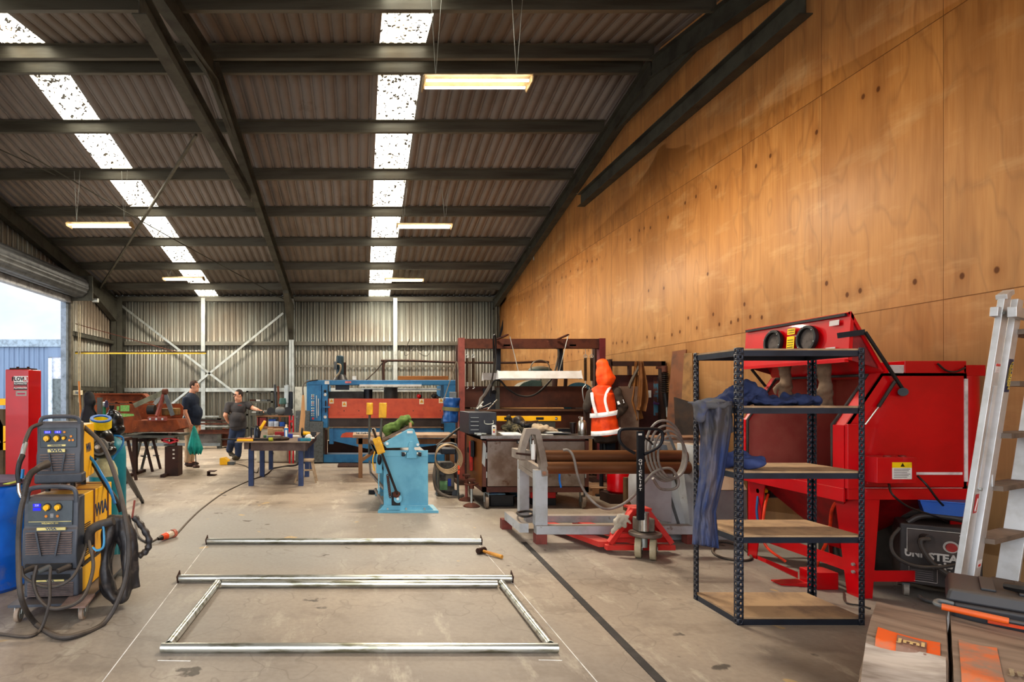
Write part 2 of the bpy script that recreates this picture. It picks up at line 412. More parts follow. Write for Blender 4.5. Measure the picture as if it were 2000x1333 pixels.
# roof sheets and skylight strips
def roof_strip(x0, x1, ya, yb, p=.2):
    o = MB(); pr = corr_profile(x0, x1, p, h=.035)
    for (u0,h0),(u1,h1) in zip(pr, pr[1:]):
        o.face([(u0,ya,roofz(ya)+h0),(u1,ya,roofz(ya)+h1),(u1,yb,roofz(yb)+h1),(u0,yb,roofz(yb)+h0)])
    return o
o = MB()
for x0, x1 in ((XL-.3,-5.43),(-4.78,.30),(1.0,XR+.3)):
    pr = corr_profile(x0, x1, .2, h=.022)
    for ya, yb in ((YF,YR),(YR,YB)):
        e = 1e-4 if yb == YR else 0
        for (u0,h0),(u1,h1) in zip(pr, pr[1:]):
            o.face([(u0,ya,roofz(ya+1e-6 if ya==YR else ya)+h0),(u1,ya,roofz(ya)+h1),(u1,yb,roofz(yb)+h1),(u0,yb,roofz(yb)+h0)])
struct(o.build('ceiling', ROOFM, angle=10, solid=.003), 'ceiling')
def sky_mat():
    m, nt, b, co = newmat('translucent_sheet')
    n = noisef(nt, co, 13, 3, .5); n2 = noisef(nt, co, 1.6, 2, .5); n3 = noisef(nt, co, 3, 3, .5, stretch=(1,.25,1))
    c = mixc(nt, ramp(nt, n3, .5, .75), lin((255,252,240)), lin((232,200,150)))
    k = nt.nodes.new('ShaderNodeMath'); k.operation = 'ADD'; nt.links.new(n, k.inputs[0]); 
    k2 = nt.nodes.new('ShaderNodeMath'); k2.operation = 'MULTIPLY'; nt.links.new(n2, k2.inputs[0]); k2.inputs[1].default_value = .25; nt.links.new(k2.outputs[0], k.inputs[1])
    spots = ramp(nt, k.outputs[0], .70, .715)
    c = mixc(nt, spots, c, lin((40,36,30)))
    nt.links.new(c, b.inputs['Base Color']); nt.links.new(c, b.inputs['Emission Color']); b.inputs['Emission Strength'].default_value = 2.2
    b.inputs['Roughness'].default_value = .6; b.inputs['Transmission Weight'].default_value = 0
    return m
SKYM = sky_mat(); n_ = 0
for x0, x1 in ((-5.45,-4.76),(.28,1.02)):
    for ya, yb in ((YF,YR),(YR,YB)):
        n_ += 1; o = roof_strip(x0, x1, ya+(.001 if ya==YR else 0), yb, .12)
        struct(o.build('window_%d' % n_, SKYM, angle=10), 'window_%d' % n_)
# frames of the shed (all structure)
TN = [0]
def trim(o, m=STEEL_DK, bevel=0):
    TN[0] += 1; return struct(o.build('trim_%d' % TN[0], m, bevel=bevel), 'trim_%d' % TN[0])
def purlin(y, x0=XL, x1=XR-.15, up=True):
    z = roofz(y)
    o = MB(); o.box(x0,x1,y-.004,y+.004,z-.2,z-.005)
    o.box(x0,x1,y-.0,y+.07,z-.205,z-.197); o.box(x0,x1,y-.07,y,z-.012,z-.004); o.box(x0,x1,y+.062,y+.07,z-.197,z-.18)
    trim(o, PURLIN)
for y in (9.38,10.87,12.43,14.0,15.6,17.17,18.76): purlin(y)
for y in (9.03,7.45,5.95,4.45,2.95,1.45,-.05,-1.5): purlin(y)
trim(MB().box(XL,XR,YB-.16,YB-.05,roofz(YB)-.2,roofz(YB)-.05), PURLIN)
def rafter(x, w=.15, h=.3):
    for ya, yb in ((YF,YR),(YR,YB-.1)):
        za = roofz(ya+1e-6)-.2-h/2; zb = roofz(yb)-.2-h/2
        trim(MB().ibeam((x,ya,za),(x,yb,zb),w,h))
rafter(-2.27); rafter(XR-.14); rafter(XL+.16, .16, .36)
for x in (-2.27, XR-.14):    # level ties under the ridge
    z = HH(392,12.2)-.0
    trim(MB().ibeam((x+(.06 if x>0 else 0),6.05,z),(x+(.06 if x>0 else 0),12.2,z),.15,.26))
trim(MB().prism([(YR-1.6,roofz(YR-1.6)-.5),(YR,roofz(YR)-.5),(YR+1.6,roofz(YR+1.6)-.5),(YR+.5,roofz(YR)-.62),(YR-.5,roofz(YR)-.62)], 'x', -2.28,-2.26))
trim(MB().prism([(YR-1.3,roofz(YR-1.3)-.5),(YR,roofz(YR)-.45),(YR+1.3,roofz(YR+1.3)-.5),(YR,roofz(YR)-.75)], 'x', XR-.17,XR-.1))
def column(x, y, w=.16, d=.3, m=GALV, zt=None, knee=None):
    zt = zt or roofz(y)-.2
    o = MB().box(x-w/2,x+w/2,y-d/2,y-d/2+.012,0,zt).box(x-w/2,x+w/2,y+d/2-.012,y+d/2,0,zt).box(x-.006,x+.006,y-d/2,y+d/2,0,zt)
    trim(o, m)
column(-2.27, YB-.25, m=GALV); 
trim(MB().prism([(YB-.4,3.35),(YB-.4,4.5),(YB-1.9,roofz(YB-1.9)-.5),(YB-1.9,roofz(YB-1.9)-.6)], 'x', -2.35,-2.19))
column(XL+.25, YB-.3, .36, .34, STEEL_DK)
trim(MB().prism([(YB-.45,3.95),(YB-.45,4.6),(YB-2.3,roofz(YB-2.3)-.5),(YB-2.3,roofz(YB-2.3)-.66)], 'x', XL+.07,XL+.26))
column(XR-.12, YB-.25, .16,.3, STEEL_DK)
for x in (XX(400,YB), XX(771,YB)):
    trim(MB().box(x-.07,x+.07,YB-.24,YB-.235,0,roofz(YB)-.1).box(x-.07,x-.064,YB-.24,YB-.05,0,roofz(YB)-.1).box(x+.02,x+.025,YB-.24,YB-.05,0,roofz(YB)-.1), GALV)
for z in (HH(670,YB), HH(760,YB)):   # girts of the back wall
    for x0, x1 in ((XL+.4,XX(397,YB)),(XX(403,YB),-2.4),(-2.2,XX(768,YB)),(XX(775,YB),XR-.2)):
        trim(MB().box(x0,x1,YB-.2,YB-.19,z-.09,z+.02).box(x0,x1,YB-.2,YB-.04,z+.02,z+.028).box(x0,x1,YB-.2,YB-.04,z-.1,z-.09), PURLIN if z > 2.5 else GALV)
    trim(MB().box(XL+.02,XL+.17,DY1+.1,YB-.5,z-.1,z-.09).box(XL+.16,XL+.17,DY1+.1,YB-.5,z-.1,z+.02), STEEL_DK)
    trim(MB().box(XL+.02,XL+.17,DY1+.1,YB-.5,z+.03,z+.04), STEEL_DK)
trim(MB().box(-2.2,XX(895,YB),YB-.12,YB-.1,HH(716,YB)-.03,HH(716,YB)+.03), PURLIN)
def wb(x0,y0,x1,y1,r=.03,Y=YB-.3): trim(MB().beam(W(x0,y0,Y),W(x1,y1,Y),.02,.07), GALV)
wb(228,590,468,775); wb(553,612,335,790)
# roof bracing
trim(MB().beam((XX(383,10.8),10.8,roofz(10.8)-.3),(XX(195,18.4),18.4,roofz(18.4)-.3),.05,.05), PURLIN)
trim(MB().tube([(XX(40,11.2),11.2,roofz(11.2)-.33),(-4.9,14.6,roofz(14.6)-.33),(-2.4,19.4,roofz(19.4)-.34)],.012,6), STEEL_DK)
trim(MB().tube([(-9+.8,9.2,roofz(9.2)-.36),(-6.2,12,roofz(12)-.36)],.012,6), STEEL_DK)
trim(MB().beam(W(997,570,19.2),W(974,668,19.2),.06,.06), BLACKM)
# fly braces / bent straps at the plywood side
for k, (x, y, Z) in enumerate(((1115,346,12.43),(1033,483,15.6),(1003,523,17.17))):
    p = W(x,y,Z); trim(MB().tube([p, p+Vector((.07,0,-.02)), p+Vector((.12,0,-.2)), p+Vector((.13,0,-.35))], .014, 6), GALV)
p = W(975,570,19.6); trim(MB().tube([W(985,568,19.5),W(972,580,19.5),W(970,600,19.5),W(970,860,19.5)], .03, 8), STEEL_DK)
# door opening jamb, roller door
trim(MB().box(XL-.05,XL+.1,DY1-.16,DY1,0,DZ+.4), mat('blue_grey_jamb',(120,130,142),.5,.3))
trim(MB().box(XL+.1,XL+.16,DY1-.02,DY1+.14,0,DZ+.3), mat('grey_jamb_trim',(112,108,98),.5,.3))
t = E('roller_door', (XL+.42,13.,4.2), 'grey rolled-up roller door drum above the vehicle opening', 'roller door'); t['kind']='structure'; t.name='door_1'; OFF['door_1']=Vector(t.location)
o = MB()
ribs = []
N=44
rings=[]
n=56
for i in range(n): 
    a = 2*PI*i/n; ribs.append(.29+.012*(1 if (i//2)%2 else 0))
A=[o.bm.verts.new((XL+.42+ribs[i]*math.cos(2*PI*i/n),6.5,4.52+ribs[i]*math.sin(2*PI*i/n))) for i in range(n)]
B=[o.bm.verts.new((XL+.42+ribs[i]*math.cos(2*PI*i/n),DY1-.1,4.52+ribs[i]*math.sin(2*PI*i/n))) for i in range(n)]
for i in range(n): o.bm.faces.new((A[i],A[(i+1)%n],B[(i+1)%n],B[i]))
o.bm.faces.new(A); o.bm.faces.new(B)
o.build('curtain_roll', mat('roller_slats',(96,98,100),.45,.5,c2=(78,80,82)), t, angle=10)
MB().box(XL+.02,XL+.2,6.5,DY1-.1,4.1,4.26).build('bottom_rail', mat('roller_rail',(170,172,176),.5,.3), t)
MB().box(XL+.05,XL+.8,DY1-.08,DY1-.05,4.15,4.85).build('end_bracket', STEEL_DK, t)
m_=MB(); m_.cyl((XL+.55,DY1-.05,4.28),(XL+.55,DY1+.2,4.28),.08).box(XL+.4,XL+.7,DY1,DY1+.1,4.3,4.4).cyl((XL+.75,DY1+.05,4.18),(XL+.9,DY1+.05,4.18),.06)
m_.build('winder_motor', GALV, t)
trim(MB().tube([(XL+.25,DY1+.25,4.1),(XL+.25,DY1+.25,1.3)],.018,6), mat('cream_conduit',(178,166,140),.6))
trim(MB().tube([(XL+.3,DY1+.25,4.1),(XL+.3,DY1+.25,1.3)],.012,6), MATS['cream_conduit'])
# ================================================================== light fittings
def tubelight(name, xL, xR, yt, yb, Z, label, rot=0.0, chains=True, group='twin fluorescent fittings under the roof'):
    """open twin-tube fitting hung on chains"""
    cx = (XX(xL,Z)+XX(xR,Z))/2; wd = XX(xR,Z)-XX(xL,Z); z0 = HH((yt+yb)/2,Z); ht=.1
    t = E(name, (cx,Z,z0), label, 'light', group)
    x0, x1 = cx-wd/2, cx+wd/2
    frame_m = mat('cream_reflector',(196,172,130),.5,c2=(170,146,108))
    o = MB(); dy=.16
    o.prism([(Z-dy,z0+.02),(Z-.05,z0+ht*.6),(Z+.05,z0+ht*.6),(Z+dy,z0+.02),(Z+dy,z0+.012),(Z+.05,z0+ht*.6-.012),(Z-.05,z0+ht*.6-.012),(Z-dy,z0+.012)], 'x', x0, x1)
    o.build('reflector', frame_m, t)
    for s in (x0, x1):
        MB().prism([(Z-dy,z0-.0),(Z-.05,z0+ht*.7),(Z+.05,z0+ht*.7),(Z+dy,z0),(Z+dy*.8,z0-.05),(Z-dy*.8,z0-.05)], 'x', s-.006, s+.006).build('end_cap', frame_m, t)
    tm = mat('lit_tube',(255,246,226),.4,emit=6)
    for dyy in (-.08,.08):
        MB().cyl((x0+.03,Z+dyy,z0-.015),(x1-.03,Z+dyy,z0-.015),.015,n=10).build('tube', tm, t)
    if chains:
        zr = roofz(Z)-.1
        for s in (x0+.12*wd, x1-.12*wd):
            MB().tube([(s,Z,z0+ht*.6),(s-.06,Z+.02,zr)],.005,5,sm=1).build('chain', GALV, t)
            MB().tube([(s,Z,z0+ht*.6),(s+.08,Z-.02,zr)],.004,5,sm=1).build('chain', GALV, t)
    L = bpy.data.lights.new('tube_glow','AREA'); L.shape='RECTANGLE'; L.size=wd; L.size_y=.25; L.energy=170; L.color=(1,.9,.74)
    lo = bpy.data.objects.new('tube_glow', L); COL.objects.link(lo); lo.location=(0,0,-.07); lo.parent=t
    return t
tubelight('hanging_light',826,1034,148,176,7.0,'twin-tube fluorescent light hanging nearest, below the ridge purlins')
tubelight('hanging_light',775,882,434,450,13.0,'twin-tube fluorescent light hanging second in the row from the ridge')
tubelight('hanging_light',752,827,543,551,17.8,'small distant fluorescent light beside the end of the right skylight strip')
tubelight('hanging_light',135,257,432,448,12.3,'fluorescent light hanging nearest the roller door')
tubelight('hanging_light',320,398,541,549,17.5,'small distant fluorescent light in front of the left skylight strip')

# ================================================================== outside
o = MB()
pr = corr_profile(-30, XX(96,26.), .22)
yy = 26.; zt = HH(678,yy)
for (u0,h0),(u1,h1) in zip(pr, pr[1:]): o.face([(u0,yy-h0,-.12),(u1,yy-h1,-.12),(u1,yy-h1,zt),(u0,yy-h0,zt)])
t = E('neighbouring_shed', (-16,yy,-.12), 'blue grey corrugated shed standing outside the vehicle opening', 'building')
BLG = mat('blue_grey_cladding',(104,122,146),.55,.1,c2=(94,110,134),scale=2,stretch=(3,1,.2))
o.build('cladding', BLG, t, angle=10)
MB().box(-30,-12.6,yy-.1,yy+8,zt,zt+.32).build('fascia', mat('pale_fascia',(132,148,162),.5), t)
MB().box(XX(96,yy),XX(103,yy),yy-.08,yy+.1,-.12,HH(700,yy)).build('door_jamb', mat('pale_jamb',(190,202,212),.5), t)
MB().box(XX(102,yy),-12,yy,yy+.1,HH(740,yy),HH(698,yy)).build('upper_panel', mat('lilac_panel',(192,196,214),.6), t)
MB().box(XX(102,yy),-12,yy,yy+.1,-.12,HH(740,yy)).build('block_wall', mat('shaded_blocks',(98,106,108),.8), t)
MB().box(XX(96,yy),-12,yy-.05,yy,HH(698,yy),zt).build('door_head', BLG, t)
o = MB()
def hillf(u, v):
    x = -170+260*u; y = 120+60*v
    return Vector((x, y, -1+ (34+9*math.sin(x*.05+1)+6*noise.noise(Vector((x*.03,0,0))))*math.sin(PI*min(1,v*.9+.0))*(.55+.45*math.sin(u*5+.4))))
o.grid(hillf, 60, 14)
tag(o.build('misty_hill', mat('misty_hill',(146,154,160),1,c2=(136,145,150),scale=.05), angle=180), 'pale mist-covered hillside far beyond the outside shed', 'hill')
bpy.data.objects['misty_hill']['kind']='structure'
t = E('yellow_machine', (XX(-6,9.5),9.5,0), 'yellow machine frame partly seen at the edge behind the red post', 'machine')
MB().box(XX(-60,9.5),XX(11,9.5),9.5,9.62,HH(792,9.5),HH(779,9.5)).beam(W(-20,788,9.55),W(14,862,9.55),.1,.14).beam(W(-30,872,9.55),W(16,872,9.55),.1,.12).build('arm', YEL, t)
MB().box(XX(-40,9.5),XX(6,9.5),9.5,9.9,0,HH(800,9.5)).build('body', mat('brown_machine_body',(92,74,52),.8), t)

# ================================================================== marks and tubes on the floor
chalk = mat('chalk',(232,230,226),.9)
def strip(a, b, w, m, name, label, cat, h=.0015, **k):
    a, b = Vector(a), Vector(b); d = (b-a); s = Vector((-d.y,d.x,0)).normalized()*w/2
    return MB().hexa([a-s,b-s,b+s,a+s]+[p+Vector((0,0,h)) for p in (a-s,b-s,b+s,a+s)]).build(name, m, label=label, cat=cat, **k)
strip(G(403,1066),G(190,1346),.006,chalk,'chalk_line','white chalk line running past the left ends of the steel tubes','chalk line')
strip(G(936,1066),G(1000,1140),.004,chalk,'chalk_line','short faint chalk line beside the hammer','chalk line')
strip(G(1000,1138),G(1172,1340),.006,chalk,'chalk_line','white chalk line outside the right side of the tube frame','chalk line')
strip(G(308,1291),G(372,1292),.006,chalk,'chalk_line','short chalk mark by the front left frame corner','chalk line')
strip(G(1052,1290),G(1098,1291),.006,chalk,'chalk_line','short chalk mark by the front right frame corner','chalk line')
strip(G(1023,1060),G(1303,1345),.052,mat('black_flat_bar',(46,44,44),.6,c2=(62,58,56)),'flat_bar','long black flat strip lying diagonally on the concrete','flat bar',h=.005)
def galvtube():
    m, nt, b, co = newmat('galvanised_tube')
    n = noisef(nt, co, 9, 4, .6, stretch=(.4,2,2)); c = mixc(nt, ramp(nt, n, .5, .62), lin((214,216,210)), lin((158,156,138)))
    nt.links.new(c, b.inputs['Base Color']); b.inputs['Metallic'].default_value = .85; b.inputs['Roughness'].default_value = .3
    return m
GT = galvtube()
r_ = .027
t = E('tube_frame', (0,3.95,0), 'rectangular galvanised tube frame lying on the floor', 'frame')
ya, yb_ = 3.38, 4.53; xa, xb = -1.12, 1.115
def gtube(p, q, nm='tube', parent=None, **k):
    return MB().pipe(p, q, r_, r_-.004, 24).build(nm, GT, parent, **k)
gtube((xa-.02,ya,r_),(xb+.02,ya,r_),'front_tube',t); gtube((xa+.06,yb_,r_),(xb-.06,yb_,r_),'back_tube',t)
gtube((xa+.01,ya+.035,r_),(xa+.02,yb_+.02,r_),'side_tube',t); gtube((xb-.01,ya+.035,r_),(xb-.02,yb_+.02,r_),'side_tube',t)
def loose(x0, x1, y, label):
    t = E('steel_tube', ((x0+x1)/2,y,0), label, 'tube')
    gtube((x0,y,r_+.004),(x1,y,r_+.004),'pipe',t)
    for x in (x0,x1):
        MB().obox((x,y,r_+.012),(.006,.085,.07),rx=.35).build('end_plate', RUSTD, t)
loose(XX(349,4.66),XX(1000,4.66),4.66,'long galvanised tube lying against the back of the tube frame')
loose(XX(404,5.86),XX(940,5.86),5.86,'single galvanised tube lying farthest back on the floor')
# hammer
p = G(940,1082); q = G(985,1094)
t = E('hammer', p, 'club hammer with wooden handle lying beside the far tube', 'hammer')
d = (q-p).normalized(); s = Vector((-d.y,d.x,0))
MB().cyl(p+s*.05+Vector((0,0,.03)),p-s*.05+Vector((0,0,.03)),.028,.028,12).build('head', mat('hammer_head',(70,50,42),.5,.6), t, bevel=.004)
MB().tube([p+Vector((0,0,.03)),p+d*.09+Vector((0,0,.026)),p+d*.24+Vector((0,0,.02))],lambda u:.012+.006*u,10).build('handle', mat('ash_handle',(214,160,74),.5,c2=(180,120,50)), t)

# cable with orange plug
MB().tube([G(533,914),G(520,928)+Vector((0,0,.01)),G(487,940),G(440,962),G(400,990),G(372,1015),G(342,1048)],.013,8).build('power_cable', RUBBER, label='dark power cable running across the floor to the orange plug', cat='cable')
p, q = G(341,1049)+Vector((0,0,.04)), G(308,1061)+Vector((0,0,.04))
t = E('power_plug', G(325,1055), 'orange and clear three-phase plug on the floor', 'plug')
d = q-p
ORG = mat('orange_plastic',(232,84,36),.4)
MB().cyl(p,p+d*.16,.042,.042).build('flange', mat('dusty_pink_plastic',(210,120,100),.5), t)
MB().cyl(p+d*.16,p+d*.5,.034,.034).build('coupling', mat('clear_plastic',(206,190,170),.3), t)
MB().cyl(p+d*.5,p+d*.78,.037,.03).build('body', ORG, t); MB().cyl(p+d*.78,q,.028,.016).build('gland', BLACK, t)
MB().tube([q,G(290,1063)+Vector((0,0,.015)),G(270,1050)+Vector((0,0,.02)),G(262,1030)+Vector((0,0,.12))],.011,8).build('power_cable', RUBBER, label='short dark cable from the orange plug to the welder', cat='cable')
o = MB()
c = G(409,929); o.box(c.x-.02,c.x+.12,c.y-.1,c.y+.1,0,.012).box(c.x-.02,c.x-.008,c.y-.1,c.y+.1,0,.085).box(c.x-.02,c.x+.12,c.y-.1,c.y+.1,.075,.085)
o.build('channel_offcut', RUSTD, label='short offcut of rusty channel on the bare floor', cat='steel offcut')
t = E('foot_pedal', G(445,908), 'yellow foot pedal switch on the floor', 'foot pedal')
c = G(445,908)
MB().prism([(c.x-.16,0),(c.x+.02,0),(c.x+.02,.1),(c.x-.06,.16),(c.x-.16,.15)],'y',c.y-.08,c.y+.12).build('hood', YEL, t, bevel=.01)
MB().box(c.x,c.x+.15,c.y-.08,c.y+.1,0,.07).build('treadle', GREYP, t, bevel=.008)
MB().tube([c+Vector((.15,0,.03)),G(480,912)+Vector((0,0,.01)),G(500,925)+Vector((0,0,.01)),G(505,915)+Vector((0,0,.01))],.008,6).build('lead', RUBBK, t)

# ================================================================== welding machine on its trolley
DKG = mat('dark_grey_plastic',(78,82,90),.5,0,c2=(66,70,78),dust=.45,dustc=(140,122,108))
DKP = mat('panel_plastic',(74,82,88),.45,0)
SLT = mat('dusty_louvre',(134,118,112),.8,0,c2=(112,98,94),scale=20)
BLU = mat('wia_blue',(24,58,104),.5)
CREAM = mat('cream_badge',(226,210,140),.5)
LCD = mat('blue_display',(30,30,190),.3,emit=.6)
ORB = mat('amber_button',(224,140,40),.4)
YKN = mat('yellow_knob',(246,190,30),.35)
ry = math.radians(6)
wx = XX(45,3.9)
def louvres(o, x0,x1,z0,z1,n,y):
    for i in range(n):
        z = z0+(z1-z0)*(i+.5)/n; h=(z1-z0)/n*.45
        o.hexa([(x0,y-.012,z-h/2),(x1,y-.012,z-h/2),(x1,y+.02,z-h/2),(x0,y+.02,z-h/2),(x0,y-.002,z+h/2),(x1,y-.002,z+h/2),(x1,y+.02,z+h/2),(x0,y+.02,z+h/2)])
def knob(t, x, y, z, r):
    MB().cyl((x,y,z),(x,y-.006,z),r*1.35,r*1.3,20).build('dial_ring', mat('dial_ring',(44,46,50),.5), t)
    k = MB().cyl((x,y-.004,z),(x,y-.03,z),r,r*.85,16); k.box(x-r*.18,x+r*.18,y-.034,y-.02,z-r*1.05,z+.0); k.build('knob', YKN, t)
t = E('welding_machine', (wx,3.9,0), 'large yellow and grey welder standing on a wheeled trolley', 'welder', rz=ry, local=True)
Wd = .35
MB().box(-.05,Wd+.08,-.1,1.1,.105,.122).build('base_plate', DKG, t)
MB().hexa([(Wd-.06,-.16,.108),(Wd+.1,-.16,.108),(Wd+.1,.03,.125),(Wd-.06,.03,.125),(Wd-.06,-.16,.12),(Wd+.1,-.16,.12),(Wd+.1,.03,.137),(Wd-.06,.03,.137)]).build('foot_step', mat('dusty_step',(146,122,112),.8), t)
for (x,y) in ((.0,-.06),(Wd+.05,-.06),(.0,.95),(Wd+.05,.95)):
    w_ = MB().cyl((x-.014,y,.05),(x+.014,y,.05),.05,n=24).build('caster', mat('cream_tyre',(170,150,132),.6), t, bevel=.005)
    MB().cyl((x-.017,y,.05),(x+.017,y,.05),.03,n=18).build('hub', GALV, w_)
    MB().beam((x-.022,y,.05),(x-.022,y+.02,.105),.004,.04).beam((x+.022,y,.05),(x+.022,y+.02,.105),.004,.04).box(x-.03,x+.03,y-.01,y+.04,.1,.105).build('fork', GALV, w_)
# cooler
MB().box(.0,Wd,-.0,.1,.13,.315).build('cooler_front', DKG, t, bevel=.02)
MB().box(.05,Wd-.05,-.006,.02,.25,.285).build('cooler_recess', BLACK, t)
o=MB(); louvres(o,.03,Wd-.03,.14,.235,8,-.002); o.build('cooler_louvres', SLT, t)
MB().box(Wd*.25,Wd*.75,-.01,0,.24,.252).build('badge', CREAM, t)
text('WIA', BLU, t, (Wd*.5,-.0115,.2462), .016, bold=.0004, sx=1.6)
MB().box(.01,Wd-.01,.1,.72,.13,.31).build('cooler_panel', YEL, t, bevel=.004)
MB().box(.005,Wd-.005,.1,.74,.302,.318).build('gap_rail', BLACK, t)
# power source front
o = MB().prism([(-.015,.32),(-.03,.42),(-.015,.585),(.0,.60),(.01,.775),(.03,.80),(.13,.80),(.13,.32)],'x',0,Wd)
o.build('front_housing', DKG, t, bevel=.012)
MB().hexa([(.035,-.012,.615),(Wd-.035,-.012,.615),(Wd-.035,.01,.615),(.035,.01,.615),(.035,-.002,.775),(Wd-.035,-.002,.775),(Wd-.035,.01,.775),(.035,.01,.775)]).build('control_panel', DKP, t)
o=MB(); louvres(o,.03,Wd-.03,.425,.575,10,-.028); o.build('louvres', SLT, t)
for x0,x1 in ((.1,.13),(Wd-.1,Wd-.13)): MB().beam((x0,-.045,.58),(x1,-.045,.42),.012,.012).build('louvre_rib', DKG, t)
MB().box(Wd*.28,Wd*.8,-.03,-.018,.585,.603).build('badge', CREAM, t)
text('WIA', BLU, t, (Wd*.54,-.031,.594), .02, bold=.0005, sx=1.7)
text('WELDMATIC 350', CREAM, t, (Wd*.5,-.0145,.628), .014, bold=.0003)
MB().box(.04,Wd-.04,-.014,-.011,.638,.641).build('panel_line', CREAM, t)
for z in (.748,.722): 
    MB().box(.065,.115,-.008,0,z-.010,z+.010).build('display', LCD, t)
text('220', mat('display_digits',(120,120,255),.3,emit=2), t, (.09,-.0095,.748), .018)
knob(t,.155,-.004,.735,.02); knob(t,.225,-.004,.735,.02)
for x in (.15,.222): MB().cyl((x,-.006,.675),(x,-.014,.675),.009,n=12).build('button', ORB, t)
for i in range(5): MB().box(.175,.195,-.009,-.006,.66+.007*i,.662+.007*i).build('legend_line', WHITE, t)
MB().tube([(.02,.02,.76),(.025,.02,.83),(.06,.02,.86),(Wd/2,.02,.868),(Wd-.06,.02,.86),(Wd-.025,.02,.83),(Wd-.02,.02,.76)],.016,8).build('handle', DKG, t)
MB().box(.03,Wd-.03,-.045,-.01,.33,.365).build('socket_recess', BLACK, t)
o = MB(); o.box(.012,Wd-.012,.13,.75,.325,.795); o.build('side_panel', YEL, t, bevel=.006)
for y_ in (.33,.64): MB().box(.005,Wd-.005,y_,y_+.017,.325,.80).build('cover_strap', mat('brown_strap',(122,78,58),.6), t)
text('WIA', BLU, t, (Wd-.0105,.5,.63), .13, rot=(PI/2,0,PI/2), bold=.004, sx=1.05)
o = MB()
for i in range(16):
    z=.36+i*.0145; o.box(Wd-.013,Wd-.008,.15,.2,z,z+.006); o.box(Wd-.013,Wd-.008,.21,.26,z,z+.006)
o.build('side_vents', BLACK, t)
MB().tube([(.1,.35,.80),(.12,.4,.85),(.12,.62,.855),(.12,.7,.80)],.02,8).build('rear_handle', DKG, t)
# plugs and leads on the front
plugs=[(.07,'plug'),(.165,'plug'),(.29,'plug')]
for i,(x,nm) in enumerate(plugs):
    MB().cyl((x+.02,-.03,.348),(x-.03,-.11,.335),.019,.017,12).build('connector', RUBBER if i!=1 else GREYP, t, bevel=.003)
# tall wire feeder
rf = math.radians(14); fx = XX(72,4.08)
t = E('wire_feeder', (fx,4.08,.865), 'small grey and yellow wire feeder standing on top of the welder', 'wire feeder', rz=rf, local=True)
Wf=.285
MB().prism([(-.01,.0),(-.02,.03),(-.02,.2),(.0,.23),(.0,.40),(.02,.43),(.09,.43),(.09,0)],'x',0,Wf).build('front_housing', DKG, t, bevel=.012)
MB().box(-.012,Wf+.012,-.03,.1,0,.07).build('foot_guard', DKG, t, bevel=.014)
MB().box(.022,Wf-.03,-.008,.01,.25,.385).build('control_panel', DKP, t, bevel=.003)
for x in (.07,.135): MB().box(x-.021,x+.021,-.012,-.004,.348,.366).build('display', LCD, t)
text('22.0', MATS['display_digits'], t, (.07,-.0135,.357), .018); text('18.5', MATS['display_digits'], t, (.135,-.0135,.357), .018)
knob(t,.065,-.008,.315,.02); knob(t,.128,-.008,.315,.02); knob(t,.175,-.008,.316,.012)
for x,z in ((.178,.357),(.22,.326),(.21,.3),(.232,.3)): MB().cyl((x,-.008,z),(x,-.016,z),.008,n=12).build('button', ORB, t)
MB().box(.07,.185,-.013,-.006,.258,.27).build('name_strip', CREAM, t)
text('WIREFEEDER', BLU, t, (.127,-.0138,.264), .011, bold=.0003, sx=1.1)
MB().box(.075,.185,-.03,-.015,.218,.24).build('badge', CREAM, t)
text('WIA', BLU, t, (.13,-.031,.229), .026, bold=.0006, sx=1.5)
o=MB(); louvres(o,.025,Wf-.04,.085,.21,7,-.018); o.build('louvres', SLT, t)
for x0,x1 in ((.085,.105),(Wf-.1,Wf-.12)): MB().beam((x0,-.034,.212),(x1,-.034,.085),.01,.01).build('louvre_rib', DKG, t)
MB().tube([(.015,.02,.38),(.02,.02,.44),(.05,.02,.46),(Wf/2,.02,.465),(Wf-.05,.02,.46),(Wf-.02,.02,.44),(Wf-.015,.02,.38)],.014,8).build('handle', DKG, t)
MB().box(.01,Wf-.008,.09,.5,.0,.4).build('side_panel', YEL, t, bevel=.01)
text('WIA', BLU, t, (Wf-.0065,.28,.22), .09, rot=(PI/2,0,PI/2), bold=.002)
for x,y in ((.06,.04),(.22,.04),(.06,.4),(.22,.4)): MB().cyl((x,y,0),(x,y,-.06 if y<.1 else -.07),.018,n=12).build('foot', BLACK, t)
# torch and cables
def wp(pts): return [W(*p) for p in pts]
t = E('welding_torch', W(32,905,3.85), 'mig torch with blue trigger hanging by the feeder', 'welding torch')
MB().tube(wp([(44,890,3.9),(38,905,3.86),(35,925,3.85),(38,942,3.85)]),lambda u:.019-.003*math.sin(3*u),10).build('grip', BLACK, t)
MB().tube(wp([(36,945,3.85),(37,960,3.84),(42,972,3.84)]),.012,8).build('neck', CHROME, t)
MB().obox(W(44,926,3.83),(.012,.02,.06),ry=.1).build('trigger', mat('blue_trigger',(40,130,190),.4), t)
MB().tube(wp([(50,866,3.95),(46,878,3.92),(43,892,3.9)]),.016,10).build('spring_sleeve', GALV, t)
MB().tube(wp([(82,828,4.1),(62,836,4.05),(52,855,3.98),(48,868,3.94)]),.014,8).build('hose', RUBBER, t)
t = E('torch_hose', W(60,1000,3.8), 'thick torch hose looping from the feeder down to the floor and back up', 'hose')
MB().tube(wp([(92,907,3.98),(80,912,3.9),(70,918,3.84)]),lambda u:.028-.008*u,12).build('connector', RUBBER, t)
o=MB(); P=spline(wp([(72,917,3.85),(60,926,3.8),(52,945,3.76),(46,972,3.74)]),10)
for i,p in enumerate(P[:-1]):
    o.cyl(p,p+(P[i+1]-p)*.55,.021,n=12)
